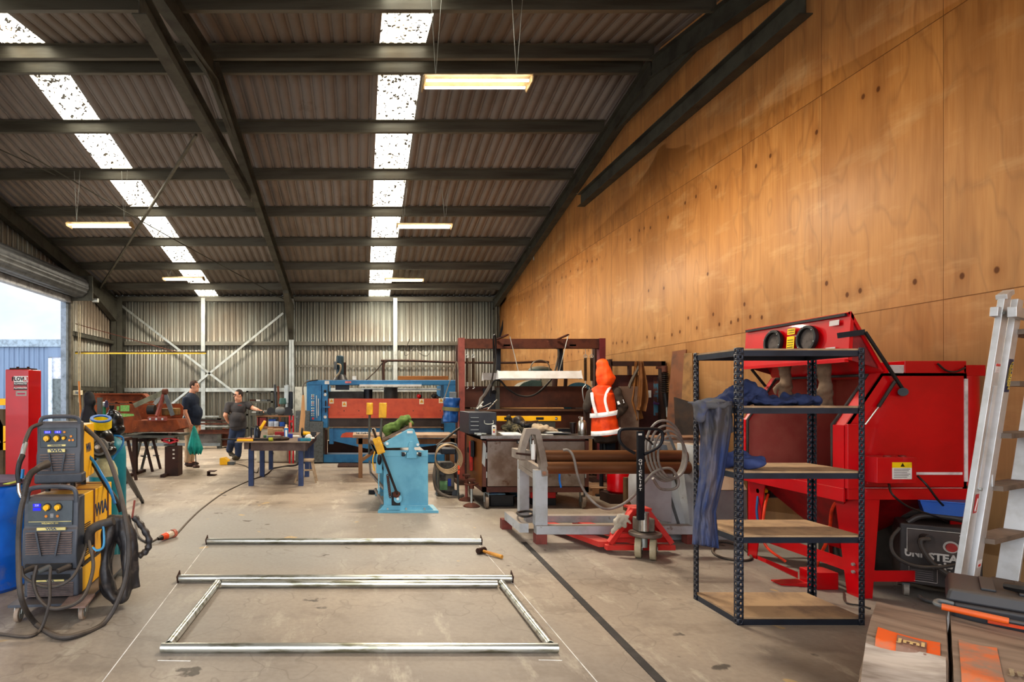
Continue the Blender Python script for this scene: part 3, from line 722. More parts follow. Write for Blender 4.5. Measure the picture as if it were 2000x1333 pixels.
o.tube(P,.016,8,sm=1); o.build('ribbed_sleeve', RUBBER, t)
MB().tube(wp([(47,970,3.74),(39,1010,3.7),(36,1080,3.66),(42,1170,3.55)])+[G(70,1225)+Vector((0,0,.02)),G(110,1250)+Vector((0,0,.02)),G(150,1248)+Vector((0,0,.02)),G(205,1222)+Vector((0,0,.02))]+wp([(240,1150,3.85),(252,1080,3.9),(245,1010,3.95),(225,930,4.1),(200,870,4.2),(165,835,4.3)]),.0165,10).build('loop', RUBBER, t)
CAB = RUBBER
for pts,lab in (([(42,1107,3.8),(50,1130,3.78),(95,1148,3.76),(140,1130,3.8),(165,1080,3.95),(172,1045,4.1)],'lead drooping from the left socket of the welder'),
                ([(72,1105,3.8),(66,1140,3.76),(80,1175,3.72),(110,1190,3.7),(160,1170,3.75),(182,1110,3.9),(174,1060,4.0),(173,1045,4.1)],'lead drooping lowest across the front of the cooler'),
                ([(99,1108,3.8),(97,1140,3.76),(96,1180,3.7)],'lead falling straight from the right socket of the welder')):
    q = wp(pts)
    if 'straight' in lab: q += [G(80,1235)+Vector((0,0,.02)),G(55,1248)+Vector((0,0,.012)),G(0,1243)+Vector((0,0,.012))]
    MB().tube(q,.010 if 'lowest' not in lab else .012,8).build('welding_lead', CAB, label=lab, cat='cable')
t = E('welding_torch', W(195,1030,4.05), 'torch in dirty rubber sleeve hooked on the side of the welder', 'welding torch')
MB().tube(wp([(174,1062,4.05),(176,1040,4.02),(190,1028,4.0),(222,1018,4.0)]),lambda u:.034-.006*u,12).build('sleeve', RUBBER, t)
MB().tube(wp([(181,1070,3.98),(190,1076,3.97),(202,1068,3.96),(203,1040,3.97),(200,1020,3.99)]),.008,8).build('hook', mat('light_blue_hose',(80,150,190),.5), t)
# dusty black hose cover bundle hung on the trolley
t = E('hose_bundle', W(235,1090,4.1), 'bundle of folded black leather hose cover hanging beside the welder', 'hose cover')
BL = mat('worn_black_leather',(52,50,52),.42,0,c2=(92,84,78),scale=9,lo=.5,hi=.68,dust=.3)
o = MB()
for k,(dx,w_,dz) in enumerate(((0,.032,0),(9,.03,.03),(-8,.034,.06),(17,.026,.09))):
    o.tube(wp([(228+dx,1008,4.15+dz),(214+dx*.6,1050,4.1+dz),(206+dx*.4,1110,4.08+dz),(212+dx*.5,1155,4.06+dz),(230+dx*.4,1172,4.05+dz),(246+dx*.3,1150,4.06+dz),(247+dx*.3,1080,4.1+dz),(238+dx*.4,1015,4.14+dz)]),lambda u,w=w_:w*(1+.2*math.sin(u*22)),10)
o.tube(wp([(240,1010,4.16),(256,1050,4.15),(260,1100,4.14),(264,1148,4.14)]),lambda u:.042*(1-.25*u),12)
o.blob('folded_cover', BL, t, voxel=.011, smooth=2, fold=.014, fscale=16, fstretch=(1,1,.35))
MB().tube(wp([(262,1010,4.2),(278,1030,4.2),(291,1055,4.2),(287,1075,4.2),(272,1086,4.2)]),lambda u:.022*(1+.2*math.sin(u*40)),10).build('loose_loop', BL, t)
MB().cyl(W(258,1014,4.2),W(263,978,4.25),.007).build('rod', RUSTR, t)

# gas bottles
TEAL = mat('teal_cylinder',(24,128,142),.45,0,c2=(20,112,126),scale=4,c3=(90,100,98),scale3=25,lo3=.68,hi3=.72)
def bottle(x, Z, ztop, r, label, shoulder=None, top=None):
    X = XX(x,Z); t = E('gas_cylinder', (X,Z,0), label, 'gas cylinder')
    pr = [(r*.9,0.0),(r,.03),(r,ztop-.16)]
    MB().lathe(pr,(X,Z,0),28).build('body', TEAL, t)
    MB().lathe([(r,ztop-.16),(r*.93,ztop-.1),(r*.7,ztop-.04),(r*.3,ztop-.01),(.03,ztop)],(X,Z,0),28).build('shoulder', shoulder or TEAL, t)
    MB().cyl((X,Z,ztop-.01),(X,Z,ztop+.06),.022).cyl((X-.04,Z,ztop+.03),(X+.04,Z,ztop+.03),.014).build('valve', GALV, t)
    return t
bottle(218,5.4,HH(852,5.4),.125,'tall teal gas cylinder behind the welder')
bottle(203,5.05,HH(893,5.05),.115,'shorter teal gas cylinder with a pale dusty shoulder in front of the tall one', mat('cream_shoulder',(178,176,140),.6))
MB().tube(wp([(206,855,5.28),(225,851,5.25),(240,856,5.3),(238,872,5.28),(225,890,5.25),(214,905,5.2)]),.009,8).build('blue_hose', mat('blue_airline',(40,130,190),.4), label='thin blue hose looped over the tall teal cylinder', cat='hose')
MB().tube(wp([(168,885,4.5),(185,905,4.45),(200,930,4.4),(212,950,4.4),(225,985,4.35)]),.011,8).build('blue_hose', MATS['blue_airline'], label='blue hose running down beside the black torch hose', cat='hose')
MB().tube(wp([(170,880,4.6),(182,905,4.55),(205,945,4.5),(226,975,4.45),(236,1000,4.45)]),.016,8).build('black_hose', RUBBK, label='black hose running from the feeder behind the torch hose', cat='hose')

# welding helmets and mask on a stand
GBK = mat('glossy_black',(22,23,26),.25,0,c2=(30,30,32))
t = E('helmet_stand', (XX(205,6.0),6.0,0), 'dark steel rack post behind the cylinders holding the helmets', 'stand')
X0=XX(195,6.0)
MB().box(X0-.02,X0+.02,5.98,6.02,0,1.46).box(X0-.25,X0+.25,5.8,6.2,0,.02).build('post', STEEL_DK, t)
MB().box(XX(160,6.0),XX(228,6.0),5.99,6.01,1.0,1.03).box(X0-.03,X0+.03,5.68,6.0,.98,1.0).build('arm', STEEL_DK, t)
MB().beam(W(238,905,6.35),(XX(279,ZG(983)),ZG(983),.01),.035,.035).build('brace_leg', BLACKM, t); MB().beam(W(236,915,6.5),(XX(262,ZG(975)),ZG(975)+.15,.01),.03,.03).build('brace_leg', BLACKM, t)
Zm=5.0
t = E('welding_helmet', W(197,868,Zm), 'black welding helmet with round clear port below the tape roll', 'welding helmet')
o = MB().ell(W(196,862,Zm+.1),(.115,.12,.135)); o.ell(W(198,880,Zm+.03),(.13,.1,.07)); o.ell(W(184,852,Zm+.1),(.07,.07,.06))
o.blob('shell', GBK, t, voxel=.01, smooth=4)
c = W(196,873,Zm-.06); MB().pipe(c,c-Vector((0,.03,0)),.072,.055,28).build('port_ring', GREYP, t)
MB().cyl(c,c-Vector((0,.012,0)),.055,n=24).build('port_lens', mat('smoky_lens',(60,56,54),.15), t)
MB().cyl(c+Vector((-.01,-.02,0)),c+Vector((-.01,-.05,0)),.02,.016).build('port_knob', WHITE, t)
for dx,dy in ((-22,-16),(20,10),(-18,24),(18,28),(24,-4)):
    q=W(196+dx,868+dy,Zm-.03); MB().cyl(q+Vector((0,.02,0)),q-Vector((0,.01,0)),.008,n=8).build('stud', GALV, t)
c = W(197,826,4.9); ax = Vector((.15,-.3,.95)).normalized()
t = E('tape_roll', c-ax*.05, 'yellow tape roll with blue liner balanced on the black helmet', 'tape roll')
MB().pipe(c-ax*.038,c+ax*.03,.085,.06,32).build('roll', mat('yellow_tape',(240,208,20),.4), t); MB().pipe(c+ax*.03,c+ax*.042,.083,.058,32).build('liner', mat('blue_liner',(20,100,180),.4), t)
c = W(222,826,5.3)
t = E('respirator_mask', W(222,850,5.3), 'black full-face respirator with round valves beside the teal cylinder', 'respirator')
o = MB().ell(c,(.085,.09,.115)); o.ell(c+Vector((.03,0,-.06)),(.07,.08,.06)).ell(c+Vector((0,-.04,.1)),(.03,.03,.03))
o.blob('mask', GBK, t, voxel=.009, smooth=3)
for dx,dz in ((-.045,-.0),(-.03,-.05),(-.025,-.09)):
    q = c+Vector((dx,-.075,dz)); MB().cyl(q,q-Vector((0,.03,0)),.02,.018,16).build('valve', mat('pale_valve',(206,208,190),.5), t)
MB().cyl(c+Vector((-.01,-.02,.11)),c+Vector((-.01,-.02,.155)),.016,.026,12).build('top_knob', GBK, t)
t = E('black_jacket', W(170,850,6.0), 'black jacket hanging behind the welding helmet', 'jacket')
o = MB(); o.ell(W(173,778,6.0),(.05,.05,.06)).ell(W(176,786,6.0),(.045,.05,.05)).cap(W(174,790,6.0),W(172,830,6.0),.04,.08).cap(W(168,810,6.0),W(152,880,6.0),.05,.06).cap(W(176,812,6.0),W(184,860,6.0),.06,.06).cap(W(172,830,6.0),W(166,900,6.0),.1,.11)
o.blob('coat', mat('black_cloth',(26,26,30),.7), t, voxel=.014, smooth=3, fold=.03, fscale=7, fstretch=(1.4,1,.35))

# blue drum, red post and other things at the door edge
t = E('blue_drum', (XX(-42,4.45),4.55,0), 'blue plastic drum at the edge beside the welder', 'drum')
BD = mat('blue_drum_plastic',(16,104,206),.4,0,c2=(10,84,176),scale=2,c3=(120,120,140),scale3=2,lo3=.55,hi3=.75)
X0=XX(-36,4.5); MB().lathe([(.27,0),(.3,.03),(.3,.26),(.306,.28),(.3,.3),(.3,.55),(.306,.57),(.3,.59),(.3,.72),(.28,.78),(.27,.80)],(X0,4.55,0),40).build('barrel', BD, t)
MB().cyl((X0,4.55,.80),(X0,4.55,.83),.29,n=40).build('lid', mat('scuffed_lid',(84,66,92),.6,c2=(60,50,70)), t)
MB().box(XX(9,4.3),XX(22,4.3),4.28,4.44,.831,.835).build('sticker', mat('lime_sticker',(196,210,40),.5), t)
t = E('red_post', (XX(34,5.6),5.6,0), 'tall red steel post with stickers standing by the door', 'post')
x0,x1=XX(10,5.5),XX(56,5.5); z1=HH(722,5.5)
MB().box(x0,x1,5.5,5.72,0,z1).build('column', REDP, t, bevel=.008)
MB().box(x0-.1,x1+.1,5.4,5.85,0,.012).build('base', REDP, t)
MB().box(x0+.03,x1-.03,5.52,5.7,z1,z1+.015).cyl((x0+.06,5.6,z1),(x0+.06,5.6,z1+.03),.012).cyl((x1-.06,5.6,z1),(x1-.06,5.6,z1+.03),.012).build('top_plate', RUSTD, t)
def sign(t, xa, xb, ya, yb, Z, m, nm='sticker', d=.0015): return MB().box(XX(xa,Z),XX(xb,Z),Z-d,Z,HH(yb,Z),HH(ya,Z)).build(nm, m, t)
Zs=5.5
sign(t,27,55,735,747,Zs,WHITE); text('FLOW', mat('ink_black',(20,20,22),.5), t, W(36.5,741,Zs-.002), .052, bold=.0018, sx=.88)
sign(t,45.5,54.5,736.5,745.5,Zs-.0012,REDP); text('R', WHITE, t, W(50,741,Zs-.004), .046, bold=.002)
sign(t,27,53,747,753,Zs,MATS['ink_black']); sign(t,27,53,754,762,Zs,MATS['ink_black']); sign(t,28,52,755,758.5,Zs-.001,REDP)
text('FLOWMASTER', WHITE, t, W(40,750,Zs-.004), .022, bold=.0006, sx=.85); text('FLOWMASTER', WHITE, t, W(40,758.5,Zs-.004), .024, bold=.0006, sx=.8)
sign(t,31,52,764,774,Zs,mat('photo_sticker',(170,160,150),.5)); sign(t,34,49,768,771,Zs-.001,mat('car_pink',(190,40,80),.4))
# plastic tub and drop sheet at door
t = E('plastic_tub', G(0,930), 'white plastic tub with green print near the door', 'tub')
Zt=ZG(929); MB().prism([(XX(-30,Zt),0),(XX(13,Zt),0),(XX(15,Zt),HH(882,Zt)),(XX(-32,Zt),HH(882,Zt))],'y',Zt,Zt+.3).build('tub', WHITE, t, bevel=.01)
MB().tube([W(10,888,Zt-.003),W(0,905,Zt-.003),W(8,920,Zt-.003),W(14,920,Zt-.003)],.012,6).build('print', mat('green_print',(40,150,70),.5), t)
o = MB(); Zt=9.0
o.grid(lambda u,v: W(57+20*u,832+38*v,Zt)+Vector((0,.05*math.sin(u*14)+.04*noise.noise(Vector((u*5,v*5,0))),0)),24,16)
tag(o.build('blue_tarp', mat('blue_tarp',(66,86,150),.6,c2=(50,66,124)), solid=.004, angle=180),'crumpled blue cloth hanging between the red post and welder','tarp')
t = E('steel_stand', (XX(62,9.1),9.1,0), 'steel bench edge that the blue cloth hangs from', 'stand')
MB().box(XX(45,9.1),XX(98,9.1),9.06,9.5,HH(831,9.1)-.02,HH(831,9.1)+.01).build('top', STEEL_DK, t)
for x in (XX(47,9.1),XX(96,9.1)): MB().box(x-.02,x+.02,9.1,9.14,0,HH(831,9.1)-.02).build('leg', STEEL_DK, t)
t = E('metal_drum', (XX(118,6.6),6.6,0), 'open rusty drum behind the wire feeder', 'drum')
MB().lathe([(.2,0),(.2,.95),(.19,.95),(.19,.3)],(XX(118,6.6),6.6,0),28).build('shell', RUST, t)
c=Vector((XX(118,6.6),6.6,.96))
for i in range(4):
    z=.955+i*.055
    o=MB().pipe((c.x,c.y,z),(c.x,c.y,z+.045),.125,.08,32); o.build('rim_ring', GBK, label=['black metal ring lowest in the stack on the drum','black metal ring second in the stack on the drum','black metal ring third in the stack on the drum','black metal ring topmost of the stack on the drum'][i], cat='ring', group='black rings stacked on the drum', bevel=.004)
# ================================================================== helpers placed by picture position at a known depth
def pbox(o, xa, xb, ya, yb, Z, d):
    """box whose near face spans the given picture rectangle at depth Z and is d deep"""
    return o.box(XX(xa,Z),XX(xb,Z),Z,Z+d,HH(yb,Z),HH(ya,Z))
def part(t, name, m, rects, Z, d, bevel=0):
    o = MB()
    for r in rects: pbox(o,*r,Z,d)
    return o.build(name, m, t, bevel=bevel)
def prismZ(o, pts, Z, d): return o.prism([(XX(x,Z),HH(y,Z)) for x,y in pts],'y',Z,Z+d)

# wall jib
t = E('wall_jib', (XL+.1,16.9,0), 'long thin yellow-edged jib arm with tie rod on the side wall', 'jib')
Zj=16.9; x0=XL+.12; x1=XX(403,Zj); z=HH(690,Zj)
MB().box(x0,x1,Zj-.03,Zj+.03,z,z+.04).build('arm', RUSTD, t); MB().box(x0,x1,Zj-.032,Zj-.03,z-.03,z+.01).build('yellow_edge', mat('yellow_strip',(222,190,50),.5), t)
MB().cyl((x0,Zj,HH(633,Zj)),(XX(345,Zj),Zj,z+.03),.012,n=6).build('tie_rod', RUST, t)
t = E('switch_box', (XL+.1,16.75,0), 'cream electrical isolator box below the conduits near the door', 'switch box'); t.location.z=HH(772,16.7); OFF[t.name]=Vector(t.location)
MB().box(XL+.15,XL+.4,16.66,16.76,HH(772,16.7),HH(763,16.7)).build('case', mat('cream_box',(206,196,168),.5), t, bevel=.01); MB().box(XL+.24,XL+.31,16.64,16.66,HH(770,16.7),HH(765,16.7)).build('lever', GREYP, t)

# ---- rusty implement on trestles
Z=11.1
t = E('rusty_implement', (XX(265,Z),Z+.4,HH(845,Z)), 'large rusty tractor implement with lifting frame resting on the steel table', 'implement')
OR = mat('orange_rust',(140,72,34),.8,.1,c2=(104,52,28),scale=4,c3=(172,98,48),scale3=6,bump=.2)
o=MB(); prismZ(o,[(184,793),(189,790),(264,789),(276,822),(258,846),(236,846),(210,826),(184,812)],Z,.05); o.build('front_plate', OR, t)
o=MB(); prismZ(o,[(258,822),(345,820),(352,838),(340,843),(258,845)],Z-.1,.6); o.build('lower_box', OR, t, bevel=.01)
o=MB(); prismZ(o,[(262,790),(270,789),(352,789),(357,795),(357,812),(352,822),(278,822)],Z+.55,.04); o.build('back_plate', OR, t)
o=MB(); prismZ(o,[(180,771),(279,771),(289,779),(293,786),(186,787),(180,782)],Z+.9,.03); prismZ(o,[(180,768.5),(279,769),(289,778),(286,779),(278,771),(180,771)],Z+.7,.25); prismZ(o,[(182,784),(293,784),(293,788),(184,788)],Z+.7,.25); o.build('rear_tray', OR, t)
pbox(MB(),180,295,786,846,Z+.75,.06)
o=MB(); pbox(o,252,258,786,800,Z+.7,.1); pbox(o,225,230,786,800,Z+.7,.1); pbox(o,190,345,800,842,Z+.62,.08); o.build('rear_beam', RUSTD, t)
AG = mat('grey_green_arm',(132,132,110),.6,.2)
MB().beam(W(321,766,Z),W(262,793,Z-.1),.05,.09).build('top_link', AG, t); MB().beam(W(322,768,Z),W(338,812,Z),.05,.08).build('frame_leg', GREYP, t)
MB().beam(W(320,770,Z),W(306,814,Z-.2),.04,.07).build('frame_leg', RUSTR, t); MB().beam(W(318,770,Z+.3),W(302,790,Z+.3),.04,.07).build('frame_leg', GALV, t)
MB().cyl(W(318,766,Z),W(327,766,Z),.06,n=12).build('pin', RUST, t)
MB().cyl(W(289,801,Z-.05),W(303,801,Z-.05),.09,n=16).build('gear_cover', BLACK, t)
o=MB(); pbox(o,315,344,798,812,Z,.3); o.build('gearbox', mat('ochre_gearbox',(120,88,36),.7,c2=(84,60,30)), t, bevel=.02)
part(t,'hitch_plate',RUSTR,[(288,323,815,823)],Z-.25,.12,.006)
for a in range(3): MB().cyl(W(293+a*12,819,Z-.26),W(293+a*12,819,Z-.28),.02,n=8).build('bolt', GALV, t)
GPT = mat('green_paint_marks',(110,170,90),.8,c2=(150,170,100),scale=30)
for xa,xb,ya,yb in ((235,253,792,804),(228,233,794,802)): part(t,'paint_mark',GPT,[(xa,xb,ya,yb)],Z-.004,.004)
o=MB(); prismZ(o,[(235,808),(261,809),(262,813),(240,815)],Z-.004,.004); o.build('paint_mark', GPT, t)
# steel table with feet under it
t = E('steel_table', (XX(290,11.2),11.3,0), 'bare steel table with bar legs under the rusty implement', 'table')
part(t,'top',STEEL_DK,[(232,340,851.5,856)],10.9,1.0)
for x,Zl in ((262,11.),(336,11.2)):
    MB().box(XX(x-4,Zl),XX(x+4,Zl),Zl,Zl+.09,.03,HH(855,Zl)).build('leg', RUSTD, t); MB().box(XX(x-4,Zl),XX(x+4,Zl),Zl-.55,Zl+.5,0,.05).build('foot', RUSTD, t)
for x in (262,340): MB().box(XX(x-4,11.8),XX(x+4,11.8),11.8,11.88,0,HH(853.5,10.9)-.02).build('leg', RUSTD, t)
for x,lab in ((275,'rusty trestle with splayed legs under the middle of the steel table'),(220,'rusty trestle with splayed legs half hidden behind the teal cylinder')):
    Zl=9.9; t = E('trestle', (XX(x,Zl),Zl,0), lab, 'trestle')
    if x==275: Zl=11.5
    OFF[t.name]=Vector((XX(x,Zl),Zl,0)); t.location=OFF[t.name]
    zt=HH(858,Zl); X=XX(x+4,Zl)
    MB().box(X-.1,X+.1,Zl-.05,Zl+.5,zt-.05,zt).build('bar', RUSTD, t)
    for yy in (Zl,Zl+.45):
        for s in (-1,1): MB().beam((X+s*.04,yy,zt-.03),(X+s*.19,yy,.0),.04,.05).build('leg', RUSTD if s>0 else STEEL_DK, t)
t = E('scissor_jack', W(331,873,11.0), 'red scissor jack standing on the metal crate under the table', 'jack')
Zl=11.; zj=HH(871,Zl)
MB().box(XX(322,Zl),XX(340,Zl),Zl-.06,Zl+.06,zj,zj+.03).build('base', STEEL_DK, t)
for a,b in (((316,860),(332,855)),((332,855),(348,861)),((348,861),(333,866)),((333,866),(316,860))): MB().beam(W(*a,Zl),W(*b,Zl),.05,.035).build('link', REDP, t)
MB().box(XX(329,Zl),XX(335,Zl),Zl-.02,Zl+.02,HH(856,Zl),HH(846,Zl)).box(XX(329,Zl),XX(335,Zl),Zl-.02,Zl+.02,zj,HH(865,Zl)).build('post', RUSTD, t)
t = E('metal_crate', (XX(339,11.0),11.,0), 'dark rusty slotted metal crate on the floor under the red jack', 'crate')
MB().box(XX(326,Zl),XX(352,Zl),Zl-.13,Zl+.15,0,HH(872,Zl)).build('box', RUSTD, t, bevel=.006)
for k in range(3): part(t,'slot',mat('light_slot',(206,200,190),.8),[(337,341,878+8*k,881+8*k)],Zl-.134,.004)

# ---- stock rack by the back wall
t = E('stock_rack', (XX(370,17.),17.,0), 'steel stock rack loaded with long bars behind the man in navy', 'rack')
Zr=16.6
for x in (300,428): MB().box(XX(x-4,Zr),XX(x+4,Zr),Zr,Zr+.12,0,HH(818,Zr)).build('upright', STEEL_DK, t); MB().box(XX(x-4,Zr),XX(x+4,Zr),Zr+1,Zr+1.12,0,HH(818,Zr)).build('upright', STEEL_DK, t)
part(t,'base_rail',GREYP,[(240,430,866,872)],Zr-.1,.12); part(t,'middle_rail',RUST,[(300,450,840,848)],Zr-.05,.1); part(t,'top_rail',STEEL_DK,[(290,440,818,824)],Zr,.1); part(t,'arm',STEEL_DK,[(340,346,835,838),(440,446,835,838)],Zr-.4,.5)
for k,(xa,xb,y,m,lab) in enumerate(((345,428,814,GALV,'bright galvanised bar topmost on the stock rack'),(350,440,822,RUSTD,'dark bar lying on the top of the stock rack'),(345,447,833,GALV,'grey bar on the middle arm of the rack'),(340,445,828,RUST,'rusty bar lying behind the grey one on the rack'))):
    MB().box(XX(xa,Zr-.1),XX(xb,Zr-.1),Zr-.14-.03*k,Zr-.07-.03*k,HH(y+1.6,Zr-.1),HH(y-1.6,Zr-.1)).build('steel_bar', m, label=lab, cat='steel bar', group='bars on the stock rack')
o=MB(); pbox(o,386,425,848,866,Zr+.1,.1); o.build('sheet_offcut', mat('grey_sheet',(110,104,98),.6,.4), label='grey steel sheet offcut leaning inside the stock rack', cat='steel sheet')
part_=MB(); pbox(part_,430,452,838,872,Zr+.2,.5); part_.build('rusty_block', RUST, label='rusty steel block standing at the end of the stock rack', cat='steel block')
# ---- shelf behind the second man
t = E('wall_shelf', (XX(508,18.6),18.7,0), 'dark open steel shelving against the back wall behind the man in grey', 'shelving')
Zh=18.5
for x in (483,531): 
    for dz in (0,.6): MB().box(XX(x-2,Zh),XX(x+2,Zh),Zh+dz,Zh+dz+.06,0,HH(764,Zh)).build('post', STEEL_DK, t)
for y in (764,784,809,835): part(t,'shelf',STEEL_DK,[(481,533,y,y+3)],Zh,.66)
for i,(x,w_) in enumerate(((488,10),(500,8),(510,12),(523,7))):
    o=MB(); pbox(o,x,x+w_,781,784,Zh+.1,.3); o.build('small_box', [RUST,WHITE,GREYP,BLACK][i], label=['rusty box on the back wall shelf','white box on the back wall shelf','grey box on the back wall shelf','black box on the back wall shelf'][i], cat='box', group='boxes on the back wall shelf')
# ---- cream cabinet and bench tools behind the work table
t = E('cream_cabinet', (XX(532,13.2),13.3,0), 'low cream steel cabinet behind the blue-legged table', 'cabinet')
CRM = mat('cream_cabinet',(196,188,168),.5,c2=(176,166,146),scale=4); Zc=13.1
part(t,'body',CRM,[(501,564,838,903)],Zc,.6,.006); part(t,'door',CRM,[(504,531,876,901)],Zc-.015,.015,.004); part(t,'door',CRM,[(533,561,876,901)],Zc-.015,.015,.004)
part(t,'worktop',WOOD,[(499,568,834,838)],Zc-.05,.72)
MB().cyl(W(532,886,Zc-.03),W(532,886,Zc-.01),.03,n=10).build('handle', BLACK, t)
def tb(name, xa, xb, ya, yb, Z, d, m, label, cat, group=None, bevel=.004):
    o=MB(); pbox(o,xa,xb,ya,yb,Z,d); return o.build(name, m, bevel=bevel, label=label, cat=cat, group=group)
t = E('bench_rack', (XX(545,13.4),13.5,HH(834,Zc)), 'small rack with raised deck carrying the drill on the cream cabinet', 'rack')
for x in (504,564): MB().box(XX(x-1,Zc),XX(x+1,Zc),13.2,13.55,HH(834,Zc),HH(815,Zc)).build('leg', RUSTD, t)
part(t,'deck',WOOD,[(500,566,812,815)],13.15,.5)
BXB=mat('blue_box',(30,90,180),.5); BXW=mat('blue_white_box',(196,206,220),.5)
for xa,xb,ya,yb,m,l in ((524,538,817,822,BXB,'blue tool box under the rack deck'),(524,534,823.5,834,BXW,'white box with blue edge nearest the red drawer'),(535,544,823.5,834,BXW,'second white box with blue edge beside the blue case'),(546,556,825,834,BXB,'blue case at the end of the bench row')):
    tb('parts_box',xa,xb,ya,yb,13.15,.2,m,l,'box','boxes on the cream cabinet')
for o_ in [x for x in COL.objects if x.name.startswith('parts_box')][:1]: o_.location.z = HH(834,13.15)+.11; o_.location.y+=.05
tb('red_toolbox',502,520,816,834,13.2,.25,mat('dull_red',(140,50,44),.5),'dull red metal box under the bench deck','box')
t = E('red_stand', (XX(569,13.),13.,0), 'red steel ladder-shaped frame standing beside the cream cabinet', 'frame')
for x in (566,573): MB().box(XX(x-1.5,12.95),XX(x+1.5,12.95),12.9,12.96,0,HH(812,12.95)).build('upright', REDP, t)
MB().box(XX(566,12.95),XX(573,12.95),12.91,12.95,.5,.55).box(XX(566,12.95),XX(573,12.95),12.91,12.95,.9,.95).build('rung', REDP, t)
t = E('drill_press', (XX(556,13.5),13.5,HH(812,13.2)), 'green and grey drill press standing on the bench behind the table', 'drill press')
Zd=13.3; GRN=mat('machine_green',(70,104,96),.5,.2)
part(t,'base',GREYP,[(543,570,808,812)],Zd,.35,.01); MB().cyl(W(562,808,Zd+.25),W(562,752,Zd+.25),.05).build('column', GALV, t)
o=MB(); pbox(o,555,563,753,788,Zd,.12); o.build('rack_plate', GALV, t, bevel=.01)
MB().cyl(W(552,790,Zd),W(552,778,Zd),.09,.07).build('motor', GRN, t, bevel=.01); MB().ell(W(548,803,Zd-.02),(.13,.08,.1)).build('belt_guard', GREYP, t)
MB().cyl(W(562,805,Zd-.05),W(562,805,Zd+.05),.11,n=24).build('wheel', BLACK, t); o=MB(); pbox(o,564,571,765,800,Zd+.1,.15); o.build('head', BLACKM, t, bevel=.02)
t = E('bench_grinder', W(528,812,13.3), 'black bench grinder wheel on the bench near the man in grey', 'grinder')
MB().cyl(W(529,804,13.3),W(529,804,13.42),.09,n=24).build('wheel', BLACK, t); part(t,'base',STEEL_DK,[(514,535,808,812)],13.3,.2); MB().cyl(W(515,806,13.38),W(524,806,13.38),.05).build('motor', GREYP, t)
t = E('bench_vise', W(508,812,13.2), 'steel bench vise under the hand of the man in grey', 'vise')
part(t,'jaw',STEEL_DK,[(500,506,803,809),(507,512,803,809)],13.1,.15,.006); part(t,'base',STEEL_DK,[(500,512,808,812)],13.1,.2); MB().cyl(W(492,806,13.15),W(501,806,13.15),.02).build('screw', GALV, t)
for k,(a,b,c_,d_,m) in enumerate(((532,752,537,800,BLACKM),(538,755,543,800,RUST),(535,745,533,760,BLACKM))):
    if k<2: MB().cyl((XX(c_+6,18.0),18.0,0),W(a+5,b,18.3),.035,n=8).build('leaning_bar', m, label=['dark steel bar leaning by the wall shelf','rusty steel bar leaning beside the dark one'][k], cat='steel bar')
for k,(x0,y0,x1,y1,m) in enumerate(((0,0,0,0,GREYP),)): pass
GREYBOX = mat('hammered_grey',(98,102,102),.5,.2,c2=(80,82,80),scale=30,c3=(150,152,150),scale3=10,dust=.3)

# ---- blue press brake
Zp=13.0
t = E('press_brake', (XX(745,Zp),Zp+.6,0), 'big blue and orange press brake machine by the back wall', 'press brake')
part(t,'top_beam',BLUEM,[(599,893,743,752.5)],Zp,.5,.01)
part(t,'control_column',BLUEM,[(599,628,752.5,823)],Zp,.5,.008)
part(t,'side_frame',BLUEM,[(629,640,752.5,836)],Zp-.02,1.3); part(t,'side_frame',BLUEM,[(867,893,752.5,850)],Zp,1.2); part(t,'side_frame_foot',BLUEM,[(870,890,850,903)],Zp+.1,1.)
part(t,'grey_cabinet',GREYBOX,[(577,605,803,904)],Zp-.1,.6,.01); part(t,'grey_cabinet',GREYBOX,[(605,631,824,904)],Zp-.12,.62,.01)
ORP = mat('orange_red_paint',(206,92,62),.55,0,c2=(188,80,56),scale=4,c3=(92,66,58),scale3=12,lo3=.64,hi3=.7)
part(t,'ram',ORP,[(641,866,779,812)],Zp+.1,.12); part(t,'ram_lip',ORP,[(641,864,812,817.5)],Zp+.06,.15,.004)
part(t,'blade_beam',mat('dark_blade_steel',(78,66,60),.5,.5,c2=(60,50,46),scale=3),[(643,862,818,834)],Zp+.14,.12)
for x,y in ((701,803),(807,803),(672,803),(860,803)): MB().cyl(W(x,y,Zp+.1),W(x,y,Zp+.09),.012,n=8).build('bolt', BLACK, t)
part(t,'bed_top',mat('dusty_bed',(134,110,88),.7),[(650,866,834.5,836.5)],Zp-.05,.35)
o=MB(); prismZ(o,[(651,836.5),(866,836.5),(866,868),(800,877),(716,877),(651,862)],Zp+.02,.1); o.build('bed', BLUEM, t)
part(t,'bed_end',BLUEM,[(643,651,838,868)],Zp+.0,.4)
o=MB(); prismZ(o,[(665,855),(668,848),(676,845),(838,845),(845,850),(846,856)],Zp+.012,.01); o.build('orange_panel', ORP, t)
part(t,'base_beam',BLUEM,[(632,868,888,904)],Zp-.02,.4,.006)
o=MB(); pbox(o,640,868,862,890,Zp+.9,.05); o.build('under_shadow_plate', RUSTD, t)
part(t,'link_arm',RUSTD,[(634,639,840,888),(862,867,828,840)],Zp-.03,.06)
part(t,'back_plate',STEEL_DK,[(640,725,765,779)],Zp+.5,.05); 
MB().cyl(W(719,779,Zp+.4),W(719,761,Zp+.4),.1,n=20).build('cylinder', BLACKM, t); MB().cyl(W(763,779,Zp+.6),W(763,757,Zp+.6),.16,n=24).build('cylinder', STEEL_DK, t)
MB().box(XX(705,Zp+.6),XX(866,Zp+.6),Zp+.55,Zp+.6,HH(762,Zp),HH(759,Zp)).build('tie_rail', GALV, t)
